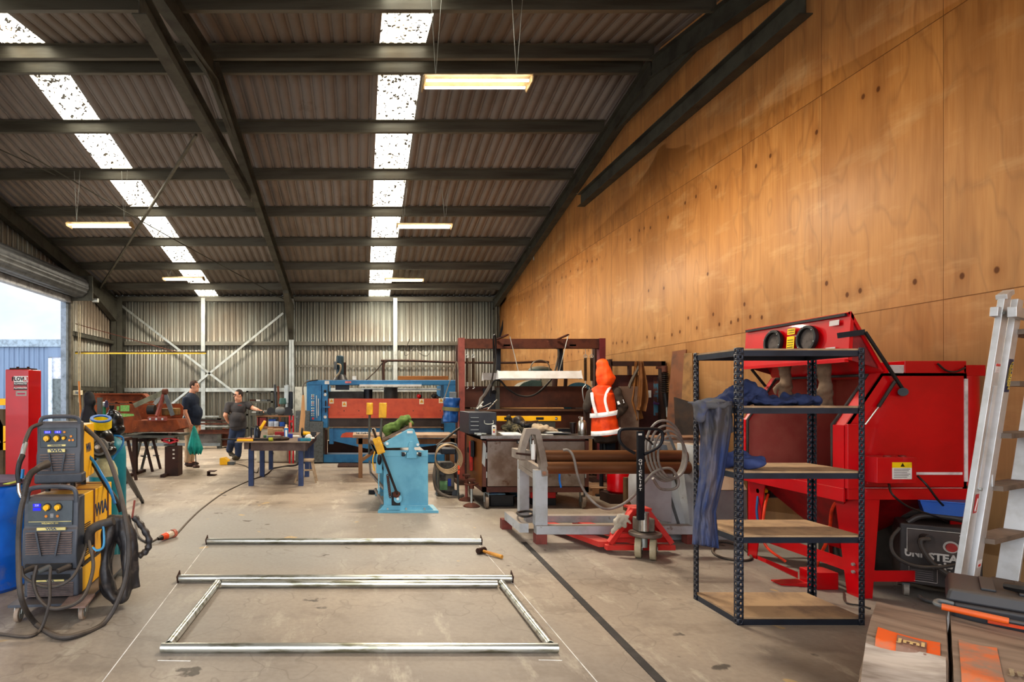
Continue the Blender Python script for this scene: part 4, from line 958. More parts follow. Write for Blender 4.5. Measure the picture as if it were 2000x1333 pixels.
o=MB(); o.cyl(W(664,740,Zp+.3),W(664,697,Zp+.3),.085,n=20); o.ell(W(664,697,Zp+.3),(.085,.085,.03)); o.build('motor', mat('motor_teal',(44,66,76),.5,.2), t)
MB().cyl(W(665,743,Zp+.3),W(665,732,Zp+.3),.17,.1,20).build('motor_flange', BLACKM, t); part(t,'terminal_box',GREYP,[(652,658,706,722)],Zp+.15,.1,.006)
o=MB(); pbox(o,671,676,708,735,Zp+.35,.12); o.build('pump', RUSTD, t, bevel=.01)
MB().tube(wp([(659,711,Zp+.14),(665,714,Zp+.1),(664,726,Zp+.1),(656,737,Zp+.15)]),.02,6).build('motor_cable', mat('beige_cable',(170,150,120),.6), t)
MB().box(XX(702,Zp),XX(823,Zp),Zp-.06,Zp+.04,HH(755.5,Zp),HH(751.5,Zp)).build('lamp', WHITE, t)
o=MB(); pbox(o,655,682,753,762,Zp+.2,.2); o.build('hydraulic_block', BLACKM, t)
part(t,'label',WHITE,[(634,643,744.5,751)],Zp-.004,.004); part(t,'label',mat('pink_label',(226,130,130),.5),[(674,686,745,749)],Zp-.004,.004)
part(t,'junction_box',WHITE,[(688,696,735,742)],Zp+.1,.1)
YW = mat('warning_sticker',(236,222,190),.5); YT = mat('warning_yellow',(230,160,40),.5)
for x,y in ((643,779),(668,785),(819,780),(857,778)):
    Zk=Zp+.1; part(t,'warning_label',YW,[(x,x+9,y,y+10)],Zk-.004,.004); MB().prism([(XX(x+1,Zk),HH(y+7,Zk)),(XX(x+8,Zk),HH(y+7,Zk)),(XX(x+4.5,Zk),HH(y+1,Zk))],'y',Zk-.007,Zk-.004).build('warning_triangle', YT, t)
for k,y in enumerate((772,775,779,785,788,792,798,803,808,812)):
    part(t,'button_plate',WHITE,[(608,613.5,y-1.2,y+1.2)],Zp-.006,.006)
    MB().cyl(W(611,y,Zp-.006),W(611,y,Zp-.03),.012,n=8).build('button', [mat('btn_green',(40,120,70),.4),mat('btn_red',(206,50,44),.4),BLACK][k%3], t)
MB().cyl(W(611.5,818,Zp),W(611.5,818,Zp-.04),.028,n=14).build('stop_button', MATS['btn_red'], t)
MB().beam(W(618,773,Zp-.03),W(619,817,Zp-.03),.02,.02).beam(W(622,779,Zp-.03),W(622,813,Zp-.03),.02,.02).build('scale_bar', GALV, t)
for y in (764,771): MB().cyl(W(635,y,Zp-.02),W(635,y+1,Zp-.08),.03,n=10).build('pilot_lamp', WHITE if y>770 else BLACK, t)
MB().cyl(W(635,815,Zp-.02),W(635,815,Zp-.07),.035,n=12).build('gauge', WHITE, t); part(t,'slide',RUSTD,[(635,637,783,806)],Zp-.05,.04)
MB().box(XX(632,Zp),XX(645,Zp),Zp-.12,Zp-.04,HH(797,Zp),HH(794,Zp)).build('stop_arm', BLUEM, t)
tb('timber_plank',778,876,735,742.6,Zp+.05,.3,mat('plank_timber',(168,110,56),.7,c2=(130,80,40),scale=5,stretch=(.2,2,2)),'timber plank lying on top of the blue press brake','plank')
t = E('rag_pile', W(845,779,Zp+.2), 'small heap of red and dark rags on the orange ram', 'rags')
o=MB(); o.ell(W(820,775,Zp+.16),(.06,.05,.05)).ell(W(848,774,Zp+.16),(.08,.05,.06)).ell(W(856,777,Zp+.16),(.06,.05,.03)); o.blob('dark_rag', BLACK, t, voxel=.012, smooth=2, fold=.02)
MB().ell(W(818,774,Zp+.12),(.05,.03,.045)).build('red_rag', REDP, t)
# pipe run behind the press
o=MB(); o.tube(wp([(744,705,14.3),(800,705,14.3),(880,708,14.3),(1000,709,14.2),(1050,707,14.2),(1072,708,14.2)]),.03,6); o.build('pipe_run', RUSTD, label='brown bundled pipe and cable run above the press brake', cat='pipe')
o=MB(); o.tube(wp([(749,743,14.3),(749,712,14.3),(755,705,14.3)]),.035,6); bpy_=o.build('pipe_drop', RUSTD, label='brown upright pipe holding the cable run', cat='pipe')
t0=bpy_; t0.location.z=t0.location.z
MB().tube(wp([(715,743,13.8),(735,724,14.2),(748,708,14.3)]),.015,6).build('slack_cable', BLACK, label='black cable sloping from the press up to the pipe run', cat='cable')
for a,b,c_ in ((783,808,830),(850,865,828)): pass
MB().tube(wp([(800,663,19.5),(790,690,19.4),(795,694,19.4),(808,680,19.5)]),.01,5).build('wall_wire', BLACK, label='thin loop of wire hanging on the back wall', cat='wire')
MB().tube(wp([(812,680,19.5),(822,692,19.4),(836,694,19.4),(848,670,19.5)]),.01,5).build('wall_wire', BLACK, label='second thin loop of wire nearer the rusty frame', cat='wire')
for z_,(xa,xb,ya,yb) in enumerate(((580,598,757,803),)):
    t=E('wall_cabinet',(XX(589,14.5),14.6,0),'tall pale cabinet behind the grey box of the press brake','cabinet'); part(t,'body',mat('pale_cabinet',(196,194,180),.5),[(576,600,756,880)],14.5,.5,.006); MB().box(XX(577,14.5),XX(599,14.5),14.55,14.95,0,HH(870,14.5)).build('plinth', GREYP, t)
o=MB(); c=G(700,905); o.box(XX(660,12.4),XX(700,12.4),12.2,12.8,.001,.02); 
for k in range(12): o.box(XX(660,12.4)+k*.036,XX(660,12.4)+k*.036+.01,12.2,12.8,.02,.03)
o.build('floor_grate', RUSTD, label='small steel grate on the floor before the press brake', cat='grate')

# ---- timber bench in front of the press
t = E('timber_bench', (XX(790,10.8),10.9,0), 'dusty timber bench running behind the light blue folder', 'bench')
Zb=10.6
part(t,'top',mat('dusty_benchtop',(158,130,104),.75,c2=(132,106,84)),[(689,892,850.5,856)],Zb-.1,.9); part(t,'apron',WOOD,[(696,890,857,868)],Zb,.04)
for x in (704,884): MB().box(XX(x-4,Zb),XX(x+4,Zb),Zb,Zb+.09,0,HH(856,Zb)).build('leg', WOOD, t); MB().box(XX(x-4,Zb),XX(x+4,Zb),Zb+.6,Zb+.69,0,HH(856,Zb)).build('leg', WOOD, t)
MB().beam((XX(704,Zb),Zb+.05,.3),(XX(745,Zb),Zb+.3,.55),.05,.05).build('brace', WOOD, t)
tb('printed_bag',696,722,845.5,850.5,10.8,.2,mat('spotted_bag',(180,174,164),.6,c2=(50,46,44),scale=40,lo=.48,hi=.52),'black and white spotted packet on the timber bench','packet')
MB().lathe([(.04,0),(.045,.1),(.03,.12),(.02,.13)],W(730,850.5,10.8),16).build('clear_jar', mat('clear_jar',(180,170,150),.3), label='small clear jar beside the packet on the bench', cat='jar')

# ---- light blue folder / guillotine end-on
Zf=7.5
t = E('sheet_folder', (XX(790,Zf),8.2,0), 'light blue sheet metal folder standing end-on in the middle of the floor', 'folding machine')
def cyan_end(Z):
    o=MB(); prismZ(o,[(749,882),(836,882),(836.5,992),(749.5,992)],Z,.05); return o.build('end_frame', CYAN, t, bevel=.006)
cyan_end(Zf)
x0,x1=XX(749,Zf),XX(836,Zf)
MB().box(x0,x1,8.9,8.95,.05,HH(882,Zf)).build('end_frame', CYAN, t)
MB().box(x0+.02,x1-.02,Zf+.05,8.9,HH(886,Zf)-.12,HH(884,Zf)).build('bed', mat('folder_bed',(96,88,80),.5,.4), t)
MB().box(x0+.1,x1-.1,Zf+.05,8.9,.35,.45).build('lower_tie', CYAN, t)
part(t,'top_rail',CYAN,[(748,836,880,892)],Zf-.012,.012,.003)
MB().hexa([tuple(v) for v in (W(738,1000,Zf-.04)*1,)]*0+[(XX(738,7.45),7.42,0),(XX(856,7.45),7.42,0),(XX(850,7.6),7.85,0),(XX(745,7.6),7.85,0),(XX(738,7.45),7.42,.03),(XX(856,7.45),7.42,.03),(XX(850,7.6),7.85,.03),(XX(745,7.6),7.85,.03)]).build('foot_plate', CYAN, t)
MB().prism([(XX(742,Zf),.03),(XX(846,Zf),.03),(XX(838,Zf),.085),(XX(749,Zf),.085)],'y',Zf-.03,Zf).build('foot_gusset', CYAN, t)
MB().box(XX(738,7.5),XX(856,7.5),8.7,9.2,0,.03).box(x0,x1,8.88,8.97,.03,.06).build('foot_plate', CYAN, t)
for x in (757,793,829): MB().cyl(W(x,994,7.44),W(x,994,7.44)+Vector((0,-.03,0)),.012,n=8).build('foot_bolt', GALV, t)
o=MB(); prismZ(o,[(750,868),(752,864),(799,838),(807,838),(809,840),(820,869),(818,874),(755,876)],Zf-.03,.05); o.build('wing_plate', CYAN, t, bevel=.006)
o=MB(); prismZ(o,[(753,866),(802,838),(815,866)],8.85,.05); o.build('wing_plate', CYAN, t)
o=MB(); o.hexa([W(748,862,Zf+.02),W(800,836,Zf+.02),W(800,836,Zf+.02)+Vector((0,1.35,0)),W(748,862,Zf+.02)+Vector((0,1.35,0)),W(747,858,Zf+.02),W(798,832,Zf+.02),W(798,832,Zf+.02)+Vector((0,1.35,0)),W(747,858,Zf+.02)+Vector((0,1.35,0))]); o.build('clamp_beam', mat('dusty_clamp_beam',(126,104,88),.7,.1), t)
MB().cyl(W(756,867,Zf-.03),W(756,867,Zf-.06),.02,n=12).build('pivot_pin', GALV, t); MB().cyl(W(816,869,Zf-.03),W(816,869,Zf-.06),.018,n=12).build('pivot_pin', GALV, t)
o=MB(); prismZ(o,[(797,885),(798,878),(798,868),(801,863),(806,863),(809,868),(809,878),(814,882),(814,896),(794,896),(794,885)],Zf-.06,.035); o.build('bracket', CYAN, t, bevel=.004)
for x in (787,819): MB().box(XX(x-3,Zf),XX(x+3,Zf),Zf-.08,Zf-.01,HH(891,Zf),HH(883,Zf)).build('clamp_bolt', BLACKM, t, bevel=.008); MB().cyl(W(x,887,Zf-.045),W(x+(5 if x<800 else -5),887,Zf-.045),.018,n=10).build('clamp_stud', GALV, t)
part(t,'maker_plate',WHITE,[(795,806,842,847)],Zf-.034,.003)
# left side leaf, levers and weights
o=MB(); o.hexa([W(722,866,Zf+.1),W(750,880,Zf+.1),W(750,884,Zf+.1)+Vector((0,1.2,0)),W(722,870,Zf+.1)+Vector((0,1.2,0)),W(724,860,Zf+.1),W(752,872,Zf+.1),W(752,876,Zf+.1)+Vector((0,1.2,0)),W(724,864,Zf+.1)+Vector((0,1.2,0))]); o.build('folding_leaf', mat('leaf_brown',(118,98,82),.7), t)
o=MB(); o.hexa([W(722,868,Zf+.1),W(724,866,Zf+.1),W(724,866,Zf+.1)+Vector((0,1.2,0)),W(722,868,Zf+.1)+Vector((0,1.2,0)),W(748,920,Zf+.1),W(750,918,Zf+.1),W(750,918,Zf+.1)+Vector((0,1.2,0)),W(748,920,Zf+.1)+Vector((0,1.2,0))]); o.build('apron_plate', mat('apron_grey',(88,86,84),.6,.2), t)
MB().box(XX(735,Zf),XX(746,Zf),Zf-.02,Zf+.06,HH(925,Zf),HH(888,Zf)).build('hinge_block', CYAN, t, bevel=.006)
MB().ell(W(741,898,Zf-.03),(.03,.03,.07)).build('counter_knob', BLACKM, t)
MB().box(XX(738.5,Zf),XX(740.5,Zf),Zf-.02,Zf+.0,HH(965,Zf),HH(925,Zf)).build('drop_rod', CYAN, t)
MB().beam(W(722,900,7.9),W(724,925,7.9),.03,.03).beam(W(724,925,7.8),W(750,955,Zf+.02),.03,.03).build('left_rail', mat('grey_brown_rail',(140,128,116),.6), t)
MB().beam(W(732,955,Zf+.1),W(749,985,Zf+.02),.03,.03).build('left_rail', MATS['grey_brown_rail'], t)
part(t,'rear_foot',BLACKM,[(720,733,958,966)],8.85,.1,.01)
YW2=mat('worn_yellow',(226,172,20),.5,0,c2=(200,146,20),scale=8,c3=(240,220,160),scale3=14,dust=.2)
def lever(p0, p1, pw, sz, ang, Z, m=STEEL_DK):
    MB().cyl(W(*p0,Z),W(*p1,Z),.016,n=10).build('lever_rod', m, t)
    c=W(*pw,Z); MB().obox(c,(sz[0],.045,sz[1]),ry=ang).build('lever_weight', YW2, t, bevel=.008)
lever((721,888),(722,806),(722,799),(.09,.17),.02,8.2); lever((742,880),(746,812),(747.5,802),(.1,.195),.03,7.6)
lever((728,838),(776,966),(740,871),(.1,.21),-.33,Zf-.1,mat('dark_lever',(62,52,48),.4,.6))
MB().cyl(W(777,975,Zf),W(777,975,Zf-.09),.052,n=20).build('pivot_hub', CYAN, t, bevel=.004); MB().cyl(W(774,966,Zf-.01),W(774,966,Zf-.1),.045,n=14).build('pivot_collar', RUST, t); MB().cyl(W(777,975,Zf-.09),W(777,975,Zf-.1),.018,n=8).build('hub_bolt', GALV, t)
part(t,'bearing_block',BLACKM,[(765,782,962,988)],Zf-.02,.02,.008)
o=MB()
for k in range(11): q=W(757+.5*k,930+4*k,Zf-.02); o.tube([q+Vector((.014,0,.0)),q+Vector((0,0,.022)),q+Vector((-.014,0,0)),q+Vector((0,0,-.022))],.005,5,closed=True,sm=3)
o.build('chain', RUST, t)
MB().tube(wp([(732,882,Zf-.05),(728,900,Zf-.05),(731,920,Zf-.05)]),.008,5).build('yellow_strap', YEL, t)
t = E('green_cloth', W(778,838,Zf+.3), 'crumpled green cloth draped on top of the light blue folder', 'cloth')
o=MB(); o.ell(W(772,832,Zf+.2),(.17,.14,.06),R=Matrix.Rotation(-.45,3,'Y')).ell(W(789,822,Zf+.2),(.11,.12,.06)).ell(W(759,842,Zf+.2),(.07,.12,.07)).ell(W(800,826,Zf+.2),(.05,.09,.045)).cap(W(757,838,Zf+.1),W(798,818,Zf+.1),.05,.05)
o.blob('cloth', mat('green_cloth',(98,122,60),.85,c2=(80,102,50),scale=12), t, voxel=.009, smooth=2, fold=.035, fscale=9, fstretch=(1.2,1,1.2))
MB().cyl(W(802,836,Zf),W(801,826,Zf),.018).build('peg_handle', mat('wooden_peg',(196,150,110),.5), label='short wooden handle poking from under the green cloth', cat='handle')

# ---- blue-legged work table and its clutter
t = E('work_table', (XX(540,9.66),10.6,0), 'steel work table with dark blue legs near the two men', 'table')
NVY = mat('navy_leg_paint',(58,74,112),.5,.1,c2=(48,60,92),scale=6)
TST = mat('brown_steel_frame',(110,92,82),.5,.4,c2=(88,72,66),scale=5)
xa,xb=-2.0,-.80; zt=.745
MB().box(xa,xb,9.4,11.95,zt-.012,zt).build('top', mat('steel_top',(140,122,108),.5,.3,c2=(112,98,88)), t)
o=MB().box(xa+.22,xb-.0-.06,9.6,9.66,zt-.16,zt-.012).box(xa+.12,xa+.2,9.55,11.9,zt-.13,zt-.012).box(xb-.15,xb-.08,9.55,11.9,zt-.16,zt-.012); o.build('frame', TST, t)
for Zl in (9.66,10.75,11.8):
    for x in (-1.79,-.97): MB().box(x-.04,x+.04,Zl,Zl+.08,0,zt-.13).build('leg', NVY, t)
TT=zt
def onT(px,Z): return Vector((XX(px,Z),Z,TT))
t = E('caulking_gun', onT(510,9.6), 'yellow-handled caulking gun lying along the front of the table', 'caulking gun')
MB().cyl(onT(432,9.55)+Vector((0,0,.03)),onT(465,9.55)+Vector((0,0,.03)),.012).cyl(onT(495,9.55)+Vector((0,0,.03)),onT(525,9.55)+Vector((0,0,.03)),.022).build('barrel', BLACK, t)
MB().box(XX(463,9.55),XX(495,9.55),9.52,9.58,TT,TT+.035).build('handle', YEL, t, bevel=.008); MB().box(XX(463,9.6),XX(494,9.6),9.6,9.65,TT,TT+.05).build('grip', mat('tan_grip',(170,110,60),.6), t, bevel=.008)
MB().cyl(onT(525,9.55)+Vector((0,0,.03)),onT(533,9.55)+Vector((0,0,.03)),.03).build('nozzle_cap', mat('lime_cap',(200,200,60),.5), t)
t = E('drink_bottle', onT(502,9.8), 'dark insulated bottle standing on the steel table', 'bottle')
MB().lathe([(.05,0),(.052,.01),(.052,.17),(.035,.2),(.03,.21)],onT(502,9.8),20).build('body', mat('navy_bottle',(40,46,56),.3,.4), t); MB().cyl(onT(502,9.8)+Vector((0,0,.21)),onT(502,9.8)+Vector((0,0,.24)),.028).build('cap', BLACK, t)
c=onT(512,9.9)
t = E('cordless_tool', c, 'yellow and black cordless work lamp on the table beside the bottle', 'tool')
MB().obox(c+Vector((0,0,.23)),(.05,.05,.2),ry=.55).build('body', YEL, t, bevel=.01); MB().obox(c+Vector((-.07,0,.08)),(.08,.08,.16),ry=.2).build('base', BLACK, t, bevel=.01)
t = E('spray_can', onT(559,9.8), 'blue and white aerosol can with cream cap on the table', 'spray can')
MB().cyl(onT(559,9.8),onT(559,9.8)+Vector((0,0,.2)),.033,n=20).build('body', mat('blue_can',(40,130,200),.3), t); MB().lathe([(.033,0),(.02,.02),(.014,.03),(.016,.06)],onT(559,9.8)+Vector((0,0,.2)),16).build('cap', mat('cream_cap',(230,200,160),.5), t); MB().box(XX(557,9.76),XX(561,9.76),9.765,9.77,TT+.02,TT+.17).build('stripe', WHITE, t)
t = E('brown_glove', onT(545,9.7), 'flat brown leather glove lying on the front of the table', 'gloves')
o=MB(); o.ell(onT(545,9.7)+Vector((0,.05,.03)),(.13,.1,.035)).ell(onT(556,9.7)+Vector((0,.05,.03)),(.08,.06,.03))
for k in range(4): o.cap(onT(538,9.7)+Vector((0,-.02+.04*k,.03)),onT(528,9.7)+Vector((0,-.04+.045*k,.02)),.018,.014)
o.blob('glove', mat('dark_leather',(74,58,46),.8), t, voxel=.008, smooth=2, fold=.012, fscale=20)
t = E('angle_grinder', onT(600,10.1), 'yellow angle grinder with black disc at the far corner of the table', 'angle grinder')
c=onT(592,10.1)
MB().cyl(c+Vector((-.03,0,.12)),c+Vector((.0,0,.12)),.07,n=24).build('disc', BLACK, t); MB().cyl(c+Vector((0,0,.1)),c+Vector((.12,0,.09)),.035,.03).build('body', YEL, t); MB().obox(c+Vector((.18,0,.09)),(.09,.07,.07)).build('battery', BLACK, t, bevel=.006); MB().box(c.x-.02,c.x+.2,c.y-.03,c.y+.03,TT,TT+.055).build('rest', BLACKM, t)
for (x,Z,w_,d_,h,m,n,l,cat,rz) in ((597,9.6,.17,.1,.045,mat('teal_box',(20,130,150),.4),'small_teal_box','small teal carton at the front corner of the table','box',.05),(565,10.3,.12,.12,.07,mat('royal_blue',(20,50,160),.4),'blue_tray','small royal blue tray behind the aerosol can','tray',.1),(548,10.9,.2,.12,.07,mat('dull_red2',(150,26,34),.5),'red_case','red case at the back of the table','case',.0),(588,9.6,.1,.08,.05,mat('blue_carton',(70,90,130),.5),'blue_carton','dull blue carton beside the teal one','box',0),(575,10.6,.18,.2,.02,WHITE,'paper_sheet','white papers behind the blue tray','paper',.3),(535,10.2,.24,.2,.05,GREYP,'grey_tool_pile','grey tool case lying open behind the glove','case',.3),(528,10.9,.1,.1,.14,mat('cardboard',(170,140,104),.8),'cardboard_box','cardboard box standing near the back of the table','box',.2),(539,11.4,.26,.15,.1,MATS['cardboard'],'cardboard_box','wide cardboard box at the far end of the table','box',0),(520,10.4,.1,.14,.04,mat('green_case',(60,110,70),.5),'green_case','small green case behind the work lamp','case',.2)):
    c=onT(x,Z); MB().obox(c+Vector((0,0,h/2)),(w_,d_,h),rz=rz).build(n, m, bevel=.006, label=l, cat=cat)
t = E('crumpled_paper', onT(602,10.2), 'crumpled white paper near the grinder', 'paper')
o=MB(); o.ell(onT(603,9.9)+Vector((0,0,.045)),(.06,.05,.045)).ell(onT(606,9.9)+Vector((0,0,.02)),(.07,.05,.02)); o.blob('sheet', WHITE, t, voxel=.007, smooth=1, fold=.02, fscale=18)
t = E('vise_clamp', onT(494,10.0), 'dark clamp standing at the left end of the steel table', 'clamp')
MB().beam(onT(491,10.)+Vector((0,0,.0)),onT(491,10.)+Vector((0,0,.2)),.02,.03).beam(onT(491,10.)+Vector((0,0,.19)),onT(500,10.)+Vector((0,0,.16)),.02,.02).build('bar', BLACKM, t); MB().cyl(onT(498,10.)+Vector((0,0,.0)),onT(498,10.)+Vector((0,0,.18)),.01).build('screw', GALV, t)
# wrapped timber board standing behind table
Zk=11.99
o=MB(); prismZ(o,[(583,850),(593,850),(596,812),(594,772),(590,772),(588,800)],Zk,.03); tag(o.build('timber_board', mat('pale_timber',(204,160,112),.6,c2=(170,122,78),scale=5,stretch=(1,1,.15)), bevel=.004),'shaped pale timber slat hanging beside the grey cabinet on a cord','timber slat')
MB().tube(wp([(592,772,12.0),(592,755,12.2),(600,746,12.6),(620,742.5,12.97)]),.014,6).build('slat_cord', BLACK, label='black cord from the timber slat up to the press brake', cat='cable')
MB().tube(wp([(588,850,12.05),(587,880,12.1),(583,906,12.2)])+[G(560,912)+Vector((0,0,.012)),G(530,917)+Vector((0,0,.012))],.02,8).build('floor_lead', RUBBK, label='black lead dropping behind the table to the floor', cat='cable')
# little stool
t = E('timber_stool', (XX(600,10.3),10.2,0), 'small pale timber stool under the end of the work table', 'stool')
STM=mat('stool_timber',(176,152,124),.7)
zs=HH(898,10.1); xs=XX(601,10.1)
MB().box(xs-.13,xs+.1,10.0,10.3,zs-.03,zs).build('seat', STM, t, bevel=.006)
for sx,sy in ((-.1,0),(.07,0),(-.1,.22),(.07,.22)): MB().beam((xs+sx,10.04+sy,zs-.03),(xs+sx*2.1,10.0+sy*1.2,0),.03,.03).build('leg', STM, t)
MB().box(xs-.15,xs+.12,10.03,10.05,.2,.23).build('rail', STM, t)

# ================================================================== the two men
SKIN = mat('skin',(206,152,124),.55,0,c2=(196,138,110),scale=6)
def sgn(a): return 1 if a>0 else -1
def ellf(o, c, r, f, s):
    R = Matrix((s, f, Vector((0,0,1)))).transposed(); return o.ell(c, r, R)
def hand(o, wrist, d, pn, k=1.0):
    """palm and five bent fingers; d along the hand, pn palm normal"""
    d=Vector(d).normalized(); pn=Vector(pn); pn=(pn-d*pn.dot(d)).normalized(); s=d.cross(pn)
    R=Matrix((s,pn,d)).transposed(); c=wrist+d*.05*k
    o.ell(c,(.042*k,.018*k,.052*k),R)
    for i,L in enumerate((.066,.078,.072,.056)):
        b=wrist+d*.088*k+s*(.03-.02*i)*k; m1=b+d*L*.5*k+pn*.008; m2=m1+d*L*.38*k+pn*.022
        o.cap(b,m1,.0098*k,.0092*k,10); o.cap(m1,m2,.0092*k,.008*k,10)
    b=wrist+d*.03*k+s*.035*k; m1=b+d*.035*k+s*.028*k; o.cap(b,m1,.012*k,.011*k,10); o.cap(m1,m1+d*.03*k+pn*.01,.011*k,.009*k,10)
def head(o, hair, c, f, k=1.0, short=True):
    f=Vector(f).normalized(); s=f.cross(Vector((0,0,1))).normalized()
    ellf(o, c+Vector((0,0,.02)), (.076*k,.096*k,.112*k), f, s); ellf(o, c+f*.03-Vector((0,0,.06)), (.055*k,.065*k,.06*k), f, s)
    o.cap(c+f*.094*k+Vector((0,0,.02)), c+f*.112*k-Vector((0,0,.018)), .009, .014, 8)
    ellf(o, c+f*.09*k-Vector((0,0,.052)), (.024,.012,.009), f, s); ellf(o, c+f*.085*k+Vector((0,0,.035)), (.05,.012,.01), f, s)
    ellf(o, c+f*.075*k-Vector((0,0,.09)), (.022,.02,.018), f, s)
    for e in (-1,1): ellf(o, c+s*e*.078*k-f*.005, (.01,.02,.032), f, s)
    if hair is not None:
        ellf(hair, c+Vector((0,0,.036))-f*.012, (.084*k,.1*k,.108*k), f, s)
def eyes(t, c, f):
    f=Vector(f).normalized(); s=f.cross(Vector((0,0,1))).normalized()
    for e in (-1,1): MB().ell(c+f*.09+s*e*.032+Vector((0,0,.018)),(.012,.01,.008)).build('eye', mat('eye_dark',(50,38,32),.2), t)
def clipmesh(o, keep):
    bm=bmesh.new(); bm.from_mesh(o.data); bmesh.ops.delete(bm, geom=[v for v in bm.verts if not keep(v.co)], context='VERTS'); bm.to_mesh(o.data); bm.free()

# --- man in navy
P0 = Vector((XX(374,12.43),12.43,0)); S=1.0
t = E('person', P0, 'man in navy polo and beige trousers standing side-on holding a teal umbrella', 'person')
f=Vector((.97,-.24,0)).normalized(); s=f.cross(Vector((0,0,1)))     # s = his right side (towards the camera)
def L(fwd, side, z): return P0+f*fwd+s*side+Vector((0,0,z))
body=MB(); hairb=MB()
hc=L(.07,0,1.675); head(body,hairb,hc,f)
body.cap(L(.03,0,1.60),L(0,0,1.48),.062,.068)
ellf(body,L(.0,0,1.34),(.19,.12,.2),f,s); ellf(body,L(.05,0,1.12),(.165,.15,.18),f,s); ellf(body,L(0,0,.93),(.17,.13,.13),f,s)
sh={1:L(-.02,.2,1.42),-1:L(-.02,-.2,1.42)}; el={1:L(.0,.25,1.14),-1:L(-.04,-.25,1.14)}; wr={1:L(.1,.24,.92),-1:L(.04,-.24,.88)}
for k in (1,-1):
    body.cap(sh[k],el[k],.056,.044); body.cap(el[k],wr[k],.044,.03); hand(body,wr[k],(wr[k]-el[k]).normalized()*.6+Vector((0,0,-1)),-s*k if k>0 else s)
hp={1:L(-.02,.09,.92),-1:L(0,-.09,.92)}; kn={1:L(.0,.1,.5),-1:L(.0,-.1,.5)}; an={1:L(-.04,.1,.09),-1:L(-.09,-.1,.09)}
for k in (1,-1): body.cap(hp[k],kn[k],.085,.058); body.cap(kn[k],an[k],.056,.036); body.cap(an[k],an[k]+f*.12-Vector((0,0,.035)),.036,.03)
body.blob('body', SKIN, t, voxel=.0085, smooth=3)
h=hairb.blob('hair', mat('dark_brown_hair',(62,44,34),.8,c2=(48,34,28),scale=60), t, voxel=.01, smooth=1, fold=.006, fscale=40)
hl=hc-P0
clipmesh(h, lambda v: not ((v-hl).dot(f)>.045 and v.z<hl.z+.075) and v.z>hl.z-.05-(.35*(-(v-hl).dot(f)) if (v-hl).dot(f)<0 else -.3*(v-hl).dot(f)))
eyes(t,hc,f)
sh_=MB(); ellf(sh_,L(0,0,1.34),(.218,.15,.215),f,s); ellf(sh_,L(.055,0,1.13),(.19,.185,.2),f,s); sh_.cyl(L(.03,0,1.1),L(.01,0,.88),.175,.17,24)
sh_.cap(L(.01,0,1.46),L(.015,0,1.5),.085,.07,e2=False)
for k in (1,-1): sh_.cap(sh[k]+Vector((0,0,-.005)),sh[k].lerp(el[k],.82),.072,.066,18,e2=False)
o=sh_.blob('polo_shirt', mat('navy_cloth',(22,36,56),.8,c2=(16,28,46),scale=6), t, voxel=.011, smooth=3, fold=.014, fscale=5, fstretch=(1,1,.7))
tr=MB(); ellf(tr,L(-.01,0,.92),(.18,.15,.12),f,s)
for k in (1,-1): tr.cap(hp[k],kn[k],.105,.082,18); tr.cap(kn[k],an[k]+Vector((0,0,-.0)),.08,.066,18,e2=False)
tr.blob('trousers', mat('beige_cloth',(188,160,130),.85,c2=(170,142,114),scale=5), t, voxel=.011, smooth=3, fold=.016, fscale=6, fstretch=(1,1,.6))
for k in (1,-1):
    q=an[k]; o=MB(); ellf(o,Vector((q.x,q.y,.045))+f*.07,(.047,.14,.045),f,s); o.cap(Vector((q.x,q.y,.05)),Vector((q.x,q.y,.1)),.05,.048); o=o.blob('shoe', mat('brown_shoe',(64,38,30),.45), t, voxel=.009, smooth=2); clipmesh(o, lambda v: v.z>.002)
hnd = wr[1]+Vector((0,0,-.09))
# umbrella, held by its tip, canopy half open, handle at the floor
ub=W(379,836,12.16); ue=W(383,903,12.16); d=(ue-ub)
t = E('umbrella', Vector((ue.x,ue.y,0)), 'half-open teal umbrella held point up beside the man in navy', 'umbrella')
MB().cyl(ub+Vector((0,0,.1)),Vector((ue.x,ue.y,.02)),.01,n=8).build('shaft', BLACK, t)
def uf(u,v):
    a=u*2*PI; k=8; r=(.015+.135*min(1,v/.8)**.9-.25*max(0,v-.8))*(1+.12*v*math.cos(k*a)); z=-.56*v*(1+.07*v*math.cos(k*a))
    return ub+Vector((r*math.cos(a)+.03*v, r*math.sin(a)*.8, z+.04))
MB().grid(uf,64,14).build('canopy', mat('teal_nylon',(10,146,136),.6,c2=(8,124,118),scale=5), t, angle=180, solid=.003)
MB().lathe([(.02,0),(.07,.01),(.075,.03),(.05,.05),(.02,.06)],(ue.x,ue.y,0),16).build('handle', mat('brown_handle',(74,44,34),.5), t)

# --- man in dark grey
P0 = Vector((XX(472,13.6),13.6,0))
t = E('person', P0, 'man in dark grey t-shirt and jeans leaning one arm on the bench vise', 'person')
f=Vector((-.42,-.9,0)).normalized(); s=f.cross(Vector((0,0,1)))    # s = his right (left in the picture)
hf=Vector((-.75,-.6,0)).normalized()
px=1150/13.6
def Q(x,y,dy=0): p=W(x,y,13.6+dy); return p
body=MB(); hairb=MB()
hc=Q(466,773,-.05); head(body,hairb,hc,hf,1.03)
body.cap(hc-Vector((0,0,.07)),Q(466,785,0),.07,.08)
ellf(body,Q(464,800),(.21,.13,.17),f,s); ellf(body,Q(464,818,-.03),(.19,.17,.17),f,s); ellf(body,Q(465,836),(.18,.14,.12),f,s)
shR,elR,wrR=Q(447,792),Q(440,812,-.1),Q(444,822,-.02); shL,elL,wrL=Q(482,791),Q(493,797,-.05),Q(504,801,-.3)
for a,b in ((shR,elR),(shL,elL)): body.cap(a,b,.062,.05)
